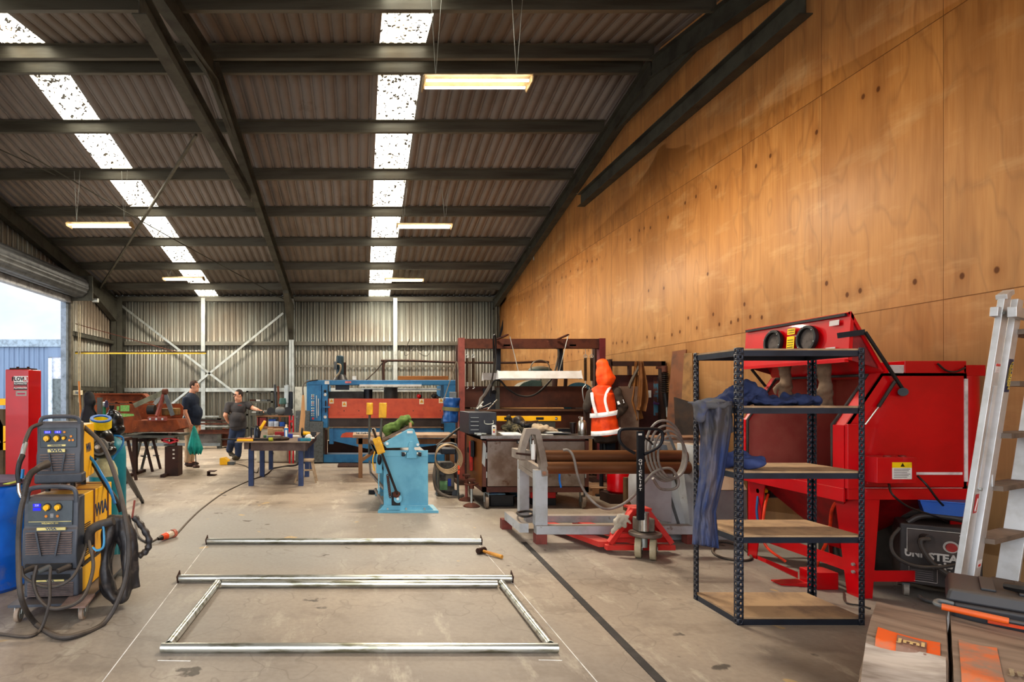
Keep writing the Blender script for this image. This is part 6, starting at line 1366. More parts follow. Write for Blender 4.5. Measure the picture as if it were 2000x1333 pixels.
# ---- slip rolls on grey frame
t = E('plate_rolls', (2.4,6.1,0), 'light grey frame carrying two long brown steel rolls', 'rolling machine')
LG=LGREY; Za=5.83; Zb2=6.4
zr=.13
for Y,(ya,yb) in ((Za,(1028,1045)),(Zb2+.05,(1008,1022))): 
    MB().box(XX(1048,Za) if Y==Za else XX(1030,Zb2),3.45,Y,Y+.1,HH(yb,Y),HH(ya,Y)).build('base_rail', LG, t, bevel=.004)
MB().beam((1.64,Za+.05,.155),(1.64,Zb2+.1,.155),.09,.09).build('end_rail', LG, t)
for X,Y in ((1.80,Za+.02),(1.62,Zb2+.1),(3.3,Za+.02),(3.3,Zb2+.1)): MB().box(X-.05,X+.06,Y,Y+.1,0,.11).build('foot_block', RUSTR, t)
xA,xB=XX(1046,Za+.03),XX(1070,Za+.03)
MB().box(xA,xB,Za+.03,Za+.13,HH(1030,Za),HH(920,Za)).build('front_leg', LG, t, bevel=.004); MB().box(XX(1015,Zb2),XX(1034,Zb2),Zb2,Zb2+.1,HH(1008,Zb2),HH(900,Zb2)).build('rear_leg', LG, t, bevel=.004)
DLG=mat('dusty_light_grey',(150,138,126),.7,0,c2=(122,108,96),scale=5)
o=MB(); prismZ(o,[(1028,838),(1048,837),(1056,842),(1066,885),(1071,912),(1071,930),(1059,932),(1056,905),(1046,850),(1038,849),(1035,855),(1027,882),(1027,898),(1016,898),(1016,880),(1020,862)],Za+.02,.1); o.build('end_housing', DLG, t, bevel=.005)
MB().beam(W(1017,898,Zb2),W(1056,922,Za+.1),.05,.09).build('slant_rail', DLG, t); MB().beam(W(1017,911,Zb2),W(1056,937,Za+.1),.05,.05).build('slant_rail', DLG, t)
MB().box(XX(1014,Za+.1),XX(1036,Za+.1),Za+.05,Za+.4,HH(899,Za+.1),HH(880,Za+.1)).build('gear_box', DLG, t, bevel=.006); MB().cyl(W(1008,886,Za),W(1036,889,Za),.01,n=8).build('crank_bar', RUSTD, t)
MB().cyl(W(1036,850,Za+.08),W(1037,885,Za+.08),.014,n=8).build('adjust_screw', GALV, t); MB().cyl(W(1063,925,Za+.02),W(1063,925,Za-.02),.02,n=10).build('pivot_bolt', mat('brown_bolt',(140,96,70),.5,.4), t)
ROLL=mat('brown_roll_steel',(122,84,56),.4,.5,c2=(100,68,46),scale=4,stretch=(.2,1,1))
MB().cyl((XX(1063,Za+.12),Za+.14,HH(892,Za+.14)),(3.35,Za+.14,HH(892,Za+.14)),.063,n=32).build('roll', ROLL, t); MB().cyl((XX(1066,Za+.06),Za+.08,HH(914,Za+.08)),(3.35,Za+.08,HH(914,Za+.08)),.063,n=32).build('roll', ROLL, t)
MB().box(3.3,3.42,Za,Za+.3,.13,HH(870,Za)).build('far_housing', LG, t, bevel=.006)
t = E('glue_tube', W(1042,900,Za), 'white silicone cartridge standing in the grey roll housing', 'cartridge')
c=W(1041.5,898,Za-.02); MB().cyl(c,c+Vector((0,0,.15)),.022,n=18).build('body', WHITE, t); MB().cyl(c+Vector((0,0,.15)),c+Vector((0,0,.19)),.009,.004).build('nozzle', WHITE, t)
o=MB()
for k in range(3): o.tube(wp([(1010,1002+k,Za+.25),(1020,1008+k,Za+.1),(1036,1007+k,Za+.1),(1042,1001+k,Za+.3),(1030,998+k,Za+.5),(1014,1000+k,Za+.5)]),.008,6,closed=True)
o.build('wire_loop', BLACK, label='black wire loops wound around the grey rear leg', cat='wire')
GH=mat('grey_pneumatic_hose',(134,126,118),.5,0,c2=(112,104,98),scale=12)
t = E('air_hose', W(1290,900,5.7), 'coiled grey hose hanging beside the pallet truck with a long drooping end', 'hose')
Zh2=5.6
for k in range(4):
    cx,cy,rx,rz=1298+5*k,881+4*k,(37-3*k),(59-6*k)
    MB().tube([W(cx+rx*math.cos(a),cy+rz*math.sin(a)+rx*.1*math.cos(a),Zh2-.02*k) for a in [j*PI/10 for j in range(20)]],.012,8,closed=True,sm=4).build('coil', GH, t)
MB().tube(wp([(1100,880,Za),(1110,880,Za-.02),(1120,893,Za-.05),(1130,935,Za-.05),(1145,965,Za-.05),(1170,990,5.7),(1195,994,5.7),(1225,980,5.65),(1250,955,5.6),(1275,925,5.55),(1300,915,5.55),(1315,920,5.55),(1325,940,5.55),(1318,955,5.55),(1290,955,5.55),(1275,935,5.5)]),.013,8).build('drooping_end', GH, t)
# sheet-metal guard at the right end of the rolls
t = E('sheet_guard', (3.3,6.5,0), 'large light grey sheet metal machine guard with sloping front', 'machine guard')
Zx=6.35
LG2=mat('guard_grey',(164,164,164),.5,.1,c2=(146,144,142),scale=2,c3=(126,114,102),scale3=5)
o=MB(); prismZ(o,[(1253,940),(1262,915),(1312,925),(1312,1022),(1290,1018),(1262,1000),(1253,985)],5.95,.3); o.build('left_housing', LG2, t, bevel=.006)
x0_,x1_=XX(1335,6.1),3.98
TAN=mat('dusty_tan_sheet',(176,158,138),.7,0,c2=(158,140,120),scale=3)
# hopper body: vertical base, sloping front, flat top
yb0=6.05
o=MB().prism([(yb0,.16),(yb0,.5),(yb0+.45,1.0),(yb0+.8,1.0),(yb0+.8,.16)],'x',x0_+.06,x1_); o.build('hopper', LG2, t, bevel=.006)
o=MB(); o.hexa([(x0_+.07,yb0-.004,.505),(x1_-.01,yb0-.004,.505),(x1_-.01,yb0+.44,.995),(x0_+.07,yb0+.44,.995),(x0_+.07,yb0-.012,.512),(x1_-.01,yb0-.012,.512),(x1_-.01,yb0+.432,1.002),(x0_+.07,yb0+.432,1.002)]); o.build('sloping_cover', TAN, t)
MB().box(x0_-.02,x1_,yb0+.4,yb0+.82,1.0,1.02).build('top_lip', mat('brown_lip',(128,96,72),.7), t)
for k,dx in enumerate((-.22,-.1,.0)):
    o=MB(); o.hexa([(x0_+dx,yb0-.1,.13),(x0_+dx+.09,yb0-.12,.1),(x0_+dx+.09,yb0+.1,.1),(x0_+dx,yb0+.1,.13),(x0_+dx-.08,yb0+.3,.98),(x0_+dx+.0,yb0+.28,.98),(x0_+dx+.0,yb0+.4,.98),(x0_+dx-.08,yb0+.4,.98)]); o.build('side_fin', LG2 if k<2 else DLG, t, bevel=.003)
o=MB(); prismZ(o,[(1282,875),(1286,868),(1302,870),(1312,905),(1300,905),(1296,880)],6.2,.1); o.build('bracket', mat('blue_grey_bracket',(128,136,144),.5,.2), t)
MB().cyl(W(1302,840,6.1),W(1325,895,6.1),.014,n=8).build('strut', GREYP, t); MB().cyl(W(1337,905,6.),W(1360,975,5.95),.014,n=8).build('strut', GREYP, t)
MB().box(x0_-.3,x1_,yb0-.02,yb0+.8,.0,.12).build('plinth', LG, t, bevel=.004)

# ---- pallet truck
t = E('pallet_truck', (XX(1262,5.35),5.4,0), 'red pallet truck with black towing handle parked in front of the rolls', 'pallet truck')
PR=mat('faded_red_paint',(204,52,46),.45,0,c2=(196,70,60),scale=5,dust=.35,dustc=(206,120,104))
CW=mat('cream_wheel',(176,164,136),.6,0,c2=(146,134,110))
Zp2=5.35
for x,r_s in ((1247,5.37),(1276,5.29)):
    X=XX(x,r_s); ax_=Vector((.86,-.5,0)); cc=Vector((X,r_s,.095)); w_=MB().cyl(cc-ax_*.028,cc+ax_*.028,.095,n=36).build('steer_wheel', CW, t, bevel=.01); MB().cyl(cc+ax_*.029,cc+ax_*.031,.062,n=24).build('wheel_recess', mat('wheel_recess',(120,112,96),.7), w_); MB().cyl(cc+ax_*.03,cc+ax_*.036,.025,n=16).build('hub', GALV, w_)
Xc=XX(1262,Zp2)
MB().cyl((Xc-.02,5.36,.1),(Xc-.02,5.36,.22),.035).build('steer_post', GALV, t)
MB().cyl((Xc,5.37,.2),(Xc,5.37,.235),.14,n=28).build('turntable', mat('grey_brown_plate',(120,108,98),.5,.4), t, bevel=.01)
MB().box(Xc-.07,Xc+.08,5.34,5.48,.235,.36).build('pump_body', mat('grey_pump',(128,122,110),.5,.4), t, bevel=.015); MB().cyl((Xc-.02,5.34,.25),(Xc-.02,5.34,.42),.04,n=20).build('pump_piston', CHROME, t)
MB().beam(W(1251,1016,5.3)+Vector((0,0,0)),W(1251,842,5.2),.062,.035).build('handle_stem', BLACKM, t, bevel=.006)
zh=HH(840,5.2); Xh=XX(1251,5.2)
MB().tube(wp([(1240,886,5.2),(1222,875,5.2),(1211,862,5.2),(1209,848,5.2),(1216,839,5.2),(1251,838,5.2),(1285,839,5.2),(1294,848,5.2),(1292,864,5.2),(1282,876,5.2),(1258,888,5.2)]),.014,10).build('handle_loop', BLACKM, t)
MB().tube(wp([(1258,855,5.2),(1268,862,5.2),(1275,869,5.2)]),.008,8).build('release_lever', BLACK, t); part(t,'star_sticker',WHITE,[(1247,1254,847,851)],5.165,.003)
for k,ch in enumerate('QUICKLIFT'): text(ch, WHITE, t, W(1250.7,900+k*7.1,5.214), .030, bold=.0012, sx=1.35)
bm_=bpy.data.objects
part(t,'decal_strip',mat('decal_black',(20,20,20),.5),[(1245,1256.5,895,961)],5.219,.002)
Xl,Xr=XX(1183,5.5),XX(1318,5.5)
o=MB().box(Xl,Xr,5.48,5.54,.035,.085); o.build('front_bar', PR, t, bevel=.006)
for s,(xb_,xt) in ((1,(1190,1240)),(-1,(1312,1262))): MB().beam(W(xb_,1062,5.5),W(xt,995,5.55),.05,.05).build('frame_arm', PR, t, bevel=.006)
MB().prism([(XX(1200,5.55),.09),(XX(1305,5.55),.09),(XX(1268,5.55),HH(992,5.55)),(XX(1232,5.55),HH(992,5.55))],'y',5.56,5.6).build('back_plate', PR, t)
MB().prism([(XX(1232,5.55),HH(990,5.6)),(XX(1268,5.55),HH(990,5.6)),(XX(1268,5.55),HH(994,5.6)),(XX(1232,5.55),HH(994,5.6))],'y',5.5,5.7).build('top_plate', PR, t)
MB().box(XX(1196,5.5),XX(1300,5.5),5.5,5.56,.15,.19).build('cross_bar', PR, t, bevel=.004)
for a in (-.27,.12):
    MB().hexa([(Xc+a-.08,5.55,.05),(Xc+a+.08,5.55,.05),(Xc+a-.22,6.55,.05),(Xc+a-.36,6.55,.05),(Xc+a-.08,5.55,.1),(Xc+a+.08,5.55,.1),(Xc+a-.22,6.55,.09),(Xc+a-.36,6.55,.09)]).build('fork', PR, t); MB().cyl((Xc+a-.33,6.45,.04),(Xc+a-.25,6.45,.04),.04,n=16).build('fork_roller', CW, t)
t = E('work_glove', W(1215,1020,5.45), 'dirty white glove draped over the red pallet truck frame', 'glove')
o=MB(); o.obox(W(1213,1016,5.43),(.11,.03,.1),ry=.3).cap(W(1216,1010,5.43),W(1232,1022,5.42),.015,.012).cap(W(1210,1024,5.43),W(1197,1040,5.43),.03,.015); o.blob('glove', mat('dirty_white_cloth',(196,184,166),.9), t, voxel=.007, smooth=1, fold=.02, fscale=14)

# ---- hi-vis jacket hanging on a stand
t = E('hi_vis_jacket', W(1183,870,8.75), 'orange hooded hi-vis vest with reflective tape over a dark jacket', 'jacket')
Zj=8.75; HV=mat('hi_vis_orange',(240,84,22),.6,0,c2=(214,66,14),scale=7); DKB=mat('brown_grey_cloth',(70,60,52),.85)
def J(x,y,dy=0): return W(x,y,Zj+dy)
o=MB(); o.ell(J(1172,772),(.155,.12,.14)).ell(J(1180,757),(.12,.1,.06)).cyl(J(1177,770),J(1182,850),.16,.195,28).ell(J(1176,800),(.18,.14,.1)).ell(J(1166,775),(.08,.08,.1)).ell(J(1194,775),(.09,.08,.1))
o.blob('vest', HV, t, voxel=.012, smooth=4, fold=.022, fscale=6, fstretch=(1.2,1,.4))
o=MB(); o.ell(J(1178,728),(.115,.12,.16)).cap(J(1176,712),J(1182,740),.09,.13).ell(J(1186,738),(.13,.1,.07)); o.blob('hood', mat('bright_hood_orange',(255,98,28),.6,c2=(240,80,20),scale=8), t, voxel=.011, smooth=3, fold=.02, fscale=8, fstretch=(1,1,.5))
o=MB(); o.cap(J(1204,770),J(1212,800),.095,.085).cap(J(1212,800,.0),J(1200,812,-.08),.08,.07).ell(J(1216,795),(.08,.09,.1)); o.blob('sleeve', DKB, t, voxel=.012, smooth=3, fold=.02, fscale=7)
o=MB(); o.cap(J(1154,770),J(1146,800),.07,.06); o.blob('sleeve', DKB, t, voxel=.012, smooth=3, fold=.02, fscale=7)
o=MB(); o.cyl(J(1181,838),J(1184,862),.16,.165,24).ell(J(1183,860),(.17,.12,.05)); o.blob('lining', DKB, t, voxel=.012, smooth=3, fold=.015, fscale=8)
REF=mat('reflective_tape',(236,232,226),.4,emit=.25)  # faint emission stands in for light thrown back by the tape
def band(ya,yb,rx,ry,cx,rot=0,r0=0,r1=PI):
    o=MB(); o.grid(lambda u,v:J(cx,ya+(yb-ya)*v)+Vector((-rx*math.cos(PI*u),-ry*math.sin(PI*u)-.0,-rot*(-math.cos(PI*u)))),24,2); return o.build('tape', REF, t, angle=180, solid=.004)
band(804,813,.198,.2,1178,rot=-.03); band(839,848,.21,.212,1182,rot=-.03)
MB().tube(wp([(1191,757,Zj-.08),(1184,770,Zj-.16),(1182,785,Zj-.18),(1188,808,Zj-.19)]),.02,6).build('tape', REF, t); MB().tube(wp([(1156,768,Zj-.1),(1158,785,Zj-.17),(1164,808,Zj-.18)]),.022,6).build('tape', REF, t)
MB().obox(J(1212,786,-.09),(.1,.006,.05),ry=-.3).build('tape', REF, t)
t = E('coat_stand', J(1180,880), 'dark post stand that the hi-vis jacket hangs on', 'stand'); t.location.z=0; OFF[t.name]=Vector(t.location)
MB().cyl((XX(1180,Zj),Zj+.1,0),(XX(1180,Zj),Zj+.1,HH(760,Zj)),.03).build('post', BLACKM, t); MB().box(XX(1160,Zj),XX(1200,Zj),Zj-.1,Zj+.3,0,.03).build('base', BLACKM, t)
o=MB(); pbox(o,1184,1204,858,900,Zj+.05,.14); o.build('dark_cloth', mat('dark_blue_cloth',(20,32,44),.8), label='dark blue trousers hanging below the hi-vis jacket', cat='trousers', bevel=.03)
# rack with leather aprons behind it
Zk=8.93
t = E('rusty_rack', (XX(1250,Zk),9.4,0), 'rusty steel rack holding leather aprons near the plywood wall', 'rack')
part(t,'top_bar',RUSTD,[(1194,1300,706,715)],Zk,.1); part(t,'upright',RUSTD,[(1190,1196,702,935),(1291,1300,706,935)],Zk,.1) if False else None
MB().box(XX(1190,Zk),XX(1196,Zk),Zk,Zk+.1,0,HH(702,Zk)).build('upright', RUSTD, t); MB().box(XX(1292,Zk),XX(1299,Zk),Zk,Zk+.1,0,HH(706,Zk)).build('upright', RUSTD, t)
part(t,'red_plate',mat('dusty_red_plate',(96,54,48),.65,.2,c2=(78,44,40),scale=3),[(1196,1292,733,895)],Zk+.15,.03); part(t,'brown_panel',mat('worn_brown_panel',(104,82,68),.75,0,c2=(128,108,92),scale=4),[(1212,1248,755,910)],Zk-.12,.08,.004)
part(t,'blue_strip',mat('flaking_blue',(84,130,150),.6,0,c2=(110,66,50),scale=9,lo=.45,hi=.55),[(1277,1289,737,812)],Zk+.14,.01); part(t,'inner_bar',RUSTD,[(1228,1234,715,733)],Zk,.05)
part(t,'paper_label',WHITE,[(1266,1272,763,777)],Zk+.135,.005); MB().tube(wp([(1276,787,Zk+.1),(1284,789,Zk+.08),(1293,787,Zk+.1)]),.02,6).build('purple_rag', mat('purple_cloth',(100,64,120),.8), t)
def hide(name, pts, Z, m, lab, cat, amp=.03):
    """draped sheet between a left and a right edge given as picture points from top to bottom"""
    L_,R_=[p[0] for p in pts],[p[1] for p in pts]; n=len(pts)-1
    def f(u,v):
        k=min(int(v*n),n-1); q=v*n-k; a=(L_[k][0]+(L_[k+1][0]-L_[k][0])*q, L_[k][1]+(L_[k+1][1]-L_[k][1])*q); b=(R_[k][0]+(R_[k+1][0]-R_[k][0])*q, R_[k][1]+(R_[k+1][1]-R_[k][1])*q)
        return W(a[0]+(b[0]-a[0])*u,a[1]+(b[1]-a[1])*u,Z+amp*math.sin(u*9+v*2)*min(1,v*2+.2)+.5*amp*noise.noise(Vector((u*4,v*5,Z))))
    return MB().grid(f,24,30).build(name, m, solid=.004, angle=180, label=lab, cat=cat)
LEA=mat('tan_leather',(140,94,46),.75,0,c2=(112,72,34),scale=5)
hide('leather_apron',[((1240,706),(1245,707)),((1232,765),(1246,757)),((1228,785),(1247,780)),((1240,823),(1257,818))],8.83,LEA,'tan leather apron sleeve hanging nearer the hi-vis vest','apron')
hide('leather_apron',[((1247,706),(1256,706)),((1247,750),(1264,745)),((1243,800),(1267,775)),((1243,801),(1262,805))],8.78,mat('brown_leather',(122,80,40),.75,c2=(98,62,32),scale=5),'wider brown leather apron hanging on the rack next to the blue strip','apron')
MB().tube(wp([(1248,716,8.82),(1238,735,8.82),(1231,750,8.82),(1229,758,8.82)]),.022,6).build('leather_strap', mat('grey_strap2',(92,82,70),.7), label='grey leather strap hanging from the rack hook', cat='strap')
t = E('coil_spring', W(1299,800,8.7), 'long coil spring balancer hanging at the end of the rack', 'spring')
P=[W(1298+6*math.cos(k*PI/5),727+k*.41,8.7)+Vector((0,.045*math.sin(k*PI/5),0)) for k in range(10*10)]; MB().tube(P,.009,5,sm=1).build('coil', mat('dark_spring',(58,50,46),.5,.5), t)
MB().cyl(W(1299,768,8.7),W(1302,795,8.7),.038,.034).build('body', BLACK, t); MB().cyl(W(1302,795,8.7),W(1303,815,8.7),.015).build('hook', GALV, t); MB().cyl(W(1298,716,8.72),W(1298,728,8.7),.04).box(XX(1298,8.72)-.02,XX(1298,8.72)+.02,8.7,8.94,HH(716,8.72)-.03,HH(716,8.72)+.01).build('top_bracket', RUST, t)
# steel plates leaning on the wall
def plate(pts, m, lab, name='steel_plate', th=.02):
    """four (x,y,Z) picture corners"""
    P=[W(*p) for p in pts]; n_=(P[1]-P[0]).cross(P[3]-P[0]).normalized()*th
    o=MB(); o.hexa([p for p in P]+[p+n_ for p in P]); return o.build(name, m, label=lab, cat='steel plate')
LP=mat('leaning_rust_plate',(120,76,48),.65,.2,c2=(86,60,46),scale=3,c3=(64,52,46),scale3=3)
plate([(1313,687,8.5),(1340,683,8.3),(1325,975,8.0),(1290,975,8.2)],LP,'tall narrow rusty steel plate leaning on the plywood wall')
plate([(1336,690,8.28),(1352,690,8.12),(1357,985,7.7),(1322,965,7.95)],mat('mottled_board',(136,100,56),.7,c2=(106,76,42),scale=5),'dirty ply offcut leaning behind the tall rusty plate',name='timber_offcut')
plate([(1316,776,7.9),(1362,790,7.6),(1362,945,7.5),(1322,930,7.8)],mat('black_brown_plate',(44,34,28),.7,.2,c2=(64,46,32),scale=4),'dark torn-edged steel plate leaning behind the black shelving')
t = E('blue_barrel', (XX(1212,9.9),10.,0), 'dark blue and ochre barrel behind the hi-vis jacket', 'barrel'); MB().cyl((XX(1212,9.9),9.9,0),(XX(1212,9.9),9.9,HH(805,9.9)),.14,n=24).build('shell', mat('ochre_barrel',(120,84,34),.7), t); MB().cyl((XX(1212,9.9),9.9,HH(840,9.9)),(XX(1212,9.9),9.9,HH(808,9.9)),.145,n=24).build('band', mat('dull_navy',(42,54,76),.6), t)
t = E('red_gas_bottle', G(1208,972), 'red gas bottle standing on a wooden block under the rolls', 'gas bottle')
Zr2=8.2; X=XX(1208,Zr2); MB().box(X-.18,X+.2,Zr2-.15,Zr2+.2,0,.13).build('block', RUSTD, t); MB().lathe([(.12,0),(.15,.03),(.15,.32),(.12,.38),(.05,.4)],(X,Zr2,.13),28).build('body', REDP, t); MB().cyl((X,Zr2,.53),(X,Zr2,.58),.03).build('valve', GALV, t)
t = E('timber_pallet', (XX(1190,8.8),8.9,0), 'low dusty timber pallet beyond the rolls', 'pallet')
for k in range(3): MB().box(XX(1150,8.8),XX(1232,8.8),8.7+.2*k,8.84+.2*k,.1,.12).build('slat', WOOD, t)
for k in range(2): MB().box(XX(1152,8.8)+.45*k,XX(1152,8.8)+.1+.45*k,8.7,9.24,0,.1).build('bearer', WOOD, t)
tb('timber_post',1222,1232,925,990,7.55,.08,mat('brown_post',(104,80,54),.8),'short brown timber post by the red gas bottle','post'); bpy.data.objects['timber_post'].location.z=0

# ================================================================== red blasting cabinet
Zn=4.29; Zf2=5.44; x0_=3.54
t = E('blasting_cabinet', (4.0,4.9,0), 'big red sandblasting cabinet with its lid propped open', 'blasting cabinet')
DRD=mat('dusty_red_inside',(176,98,88),.75,0,c2=(188,116,102),scale=3)
prof=[(3.54,.80),(3.54,1.26),(3.80,1.64),(4.42,1.64),(4.42,.80)]
MB().prism(prof,'y',Zn,Zn+.012).build('near_side', REDP, t); MB().prism(prof,'y',Zf2-.012,Zf2).build('far_side', REDP, t)
MB().prism([(a+.02 if a<4 else a-.02,b+(.01 if b<1 else -.01)) for a,b in prof],'y',Zf2-.02,Zf2-.013).build('far_lining', DRD, t)
MB().box(4.40,4.42,Zn,Zf2,.80,1.64).build('back', REDP, t); MB().box(4.385,4.398,Zn+.012,Zf2-.012,.81,1.63).build('back_lining', DRD, t)
MB().box(3.80,4.42,Zn,Zf2,1.62,1.64).build('roof', REDP, t); MB().box(3.54,4.42,Zn,Zf2,.79,.81).build('floor_mesh', DRD, t)
# frame round the opening
MB().box(3.525,3.545,Zn,Zn+.1,.80,1.26).box(3.525,3.545,Zf2-.06,Zf2,.80,1.26).box(3.525,3.545,Zn+.1,Zf2-.06,.80,.86).build('opening_frame', REDP, t)
for ya,yb in ((Zn,Zn+.1),(Zf2-.06,Zf2)): MB().hexa([(3.54,ya,1.26),(3.56,ya,1.25),(3.56,yb,1.25),(3.54,yb,1.26),(3.80,ya,1.64),(3.81,ya,1.62),(3.81,yb,1.62),(3.80,yb,1.64)]).build('slope_frame', REDP, t)
MB().tube([(3.53,Zn+.11,.87),(3.53,Zn+.11,1.26),(3.79,Zn+.11,1.63),(3.79,Zf2-.08,1.63),(3.53,Zf2-.08,1.26),(3.53,Zf2-.08,.87)],.012,6,sm=1,closed=True).build('door_seal', mat('grey_seal',(70,64,60),.7), t)
# front-left returns on near side plus trims and stripes
MB().hexa([(3.53,Zn-.03,.80),(3.64,Zn-.03,.80),(3.64,Zn,.80),(3.53,Zn,.80),(3.53,Zn-.03,1.27),(3.64,Zn-.03,1.27),(3.64,Zn,1.27),(3.53,Zn,1.27)]).build('corner_post', REDP, t, bevel=.004)
MB().cyl((4.47,Zn+.12,.82),(4.47,Zn+.12,1.70),.12,n=28).build('dust_duct', REDP, t)
MB().box(4.40,4.425,Zn-.006,Zn,.85,1.60).build('white_strip', mat('white_stripe',(232,226,226),.35), t)  # plain white upright stripe at the right edge of the near side
part(t,'white_strip',MATS['white_stripe'],[(1790,1880,923,928)],Zn-.006,.006); part(t,'white_strip',mat('pink_trim',(226,150,146),.4),[(1660,1880,953,954.6)],Zn-.024,.005)
MB().box(3.97,4.42,Zn-.0,Zn+.5,1.64,1.73).build('top_duct', REDP, t, bevel=.004); MB().box(4.40,4.56,Zn,Zn+.3,1.62,1.70).build('top_duct', REDP, t, bevel=.004)
part(t,'data_plate',mat('plate_silver',(190,180,178),.4),[(1727,1756,709,728)],Zn+.02,.003) if False else None
MB().box(3.86,3.96,Zn-.004,Zn,1.645,1.70).box(3.86,3.96,Zn,Zn+.01,1.64,1.70).build('data_plate', mat('plate_silver',(196,186,184),.4), t)
MB().tube([(4.2,Zn-.01,1.71),(4.25,Zn-.02,1.66),(4.32,Zn-.02,1.65),(4.4,Zn-.01,1.68)],.006,6).build('earth_wire', BLACK, t)
# skirt, legs, braces, hopper
MB().box(3.54,4.42,Zn-.02,Zn+.01,.72,.80).build('skirt', REDP, t, bevel=.003); MB().box(3.521,3.538,Zn+.0,Zf2,.70,.799).build('skirt', REDP, t, bevel=.003); MB().box(3.54,4.42,Zf2-.02,Zf2,.72,.80).build('skirt', REDP, t)
def leg(x,y,sx,sy):
    o=MB(); a,b=.14,.085
    def tp(p,q,r,s_): pass
    # angle leg: two tapering plates
    o.hexa([(x,y,0),(x+sx*b,y,0),(x+sx*b,y+sy*.008,0),(x,y+sy*.008,0),(x,y,.74),(x+sx*a,y,.74),(x+sx*a,y+sy*.008,.74),(x,y+sy*.008,.74)])
    o.hexa([(x,y,0),(x,y+sy*.12,0),(x+sx*.008,y+sy*.12,0),(x+sx*.008,y,0),(x,y,.74),(x,y+sy*.24,.74),(x+sx*.008,y+sy*.24,.74),(x+sx*.008,y,.74)])
    o.build('leg', REDP, t)
leg(3.64,Zn-.01,1,1); leg(3.58,Zf2,1,-1); leg(4.42,Zn-.01,-1,1); leg(4.42,Zf2,-1,-1)
MB().box(3.652,3.66,Zn+.01,Zf2,.16,.25).build('low_brace', REDP, t); MB().box(3.65,4.42,Zn,Zn+.01,.12,.20).build('low_brace', REDP, t); MB().box(3.62,4.42,Zf2-.02,Zf2-.01,.2,.28).build('low_brace', REDP, t); MB().box(4.41,4.42,Zn,Zf2,.2,.28).build('low_brace', REDP, t)
for z in (.18,.235): MB().cyl((3.635,Zn+.04,z),(3.62,Zn+.04,z),.012,n=8).build('bolt', GALV, t)
cx_,cy_=3.98,(Zn+Zf2)/2
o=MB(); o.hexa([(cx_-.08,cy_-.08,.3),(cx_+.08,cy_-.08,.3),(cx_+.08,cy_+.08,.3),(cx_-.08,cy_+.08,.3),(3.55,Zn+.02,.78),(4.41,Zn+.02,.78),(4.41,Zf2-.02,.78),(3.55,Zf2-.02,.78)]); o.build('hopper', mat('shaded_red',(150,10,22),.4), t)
MB().box(cx_-.1,cx_+.1,cy_-.1,cy_+.1,.24,.3).build('hopper_door', REDP, t)
# lid
LH=(3.82,1.65); LR=(3.57,2.09); LB=(3.545,1.74)
def lidplate(a,b,nm,m,y0=Zn,y1=Zf2,th=.014):
    dx,dz=b[0]-a[0],b[1]-a[1]; l=math.hypot(dx,dz); nx,nz=-dz/l*th,dx/l*th
    o=MB(); o.prism([a,b,(b[0]+nx,b[1]+nz),(a[0]+nx,a[1]+nz)],'y',y0,y1); return o.build(nm, m, t)
lid=lidplate(LR,LB,'lid_front',REDP); lidplate(LH,LR,'lid_window_frame',REDP,Zn,Zn+.1); lidplate(LH,LR,'lid_window_frame',REDP,Zf2-.1,Zf2)
lidplate((LH[0]-.0,LH[1]),(LH[0]-.06,LH[1]+.105),'lid_window_frame',REDP); lidplate((LR[0]+.045,LR[1]-.08),LR,'lid_window_frame',REDP); lidplate((3.765,1.745),(3.61,2.02),'lid_window',DRD,Zn+.1,Zf2-.1,.006)
MB().prism([LR,LB,(LB[0]+.03,LB[1]-.01),(LR[0]+.02,LR[1]-.03)],'y',Zn-.012,Zn).prism([LR,LH,(LH[0]-.03,LH[1]),(LR[0]-.0,LR[1]-.04)],'y',Zn-.012,Zn).build('lid_rim', REDP, t)
MB().prism([(LR[0]+.01,LR[1]-.03),(LB[0]+.02,LB[1]),(LH[0]-.02,LH[1]+.02)],'y',Zn+.004,Zn+.01).build('lid_cheek', mat('lid_inner_red',(150,50,50),.6), t); MB().prism([(LR[0]+.01,LR[1]-.03),(LB[0]+.02,LB[1]),(LH[0]-.02,LH[1]+.02)],'y',Zf2-.01,Zf2).build('lid_cheek', MATS['lid_inner_red'], t)
MB().box(3.53,3.56,Zn,Zf2,1.72,1.745).build('lid_lip', REDP, t); MB().beam((LR[0]-.012,Zn+.02,LR[1]-.02),(LR[0]-.012,Zf2-.02,LR[1]-.02),.02,.02).build('lid_seal', BLACK, t)
MB().cyl((LH[0],Zn+.08,LH[1]),(LH[0],Zf2-.08,LH[1]),.012,n=10).build('hinge', REDP, t)
def onlid(Y,z,off=.0):   # point on the outer face of the lid front
    q=(z-LB[1])/(LR[1]-LB[1]); return Vector((LB[0]+(LR[0]-LB[0])*q-off,Y,z))
NX=Vector((-1,0,-.07)).normalized(); NX=Vector((-1,0,.071)).normalized()
GLV=mat('dusty_glove',(126,104,84),.85,0,c2=(102,84,68),scale=10)
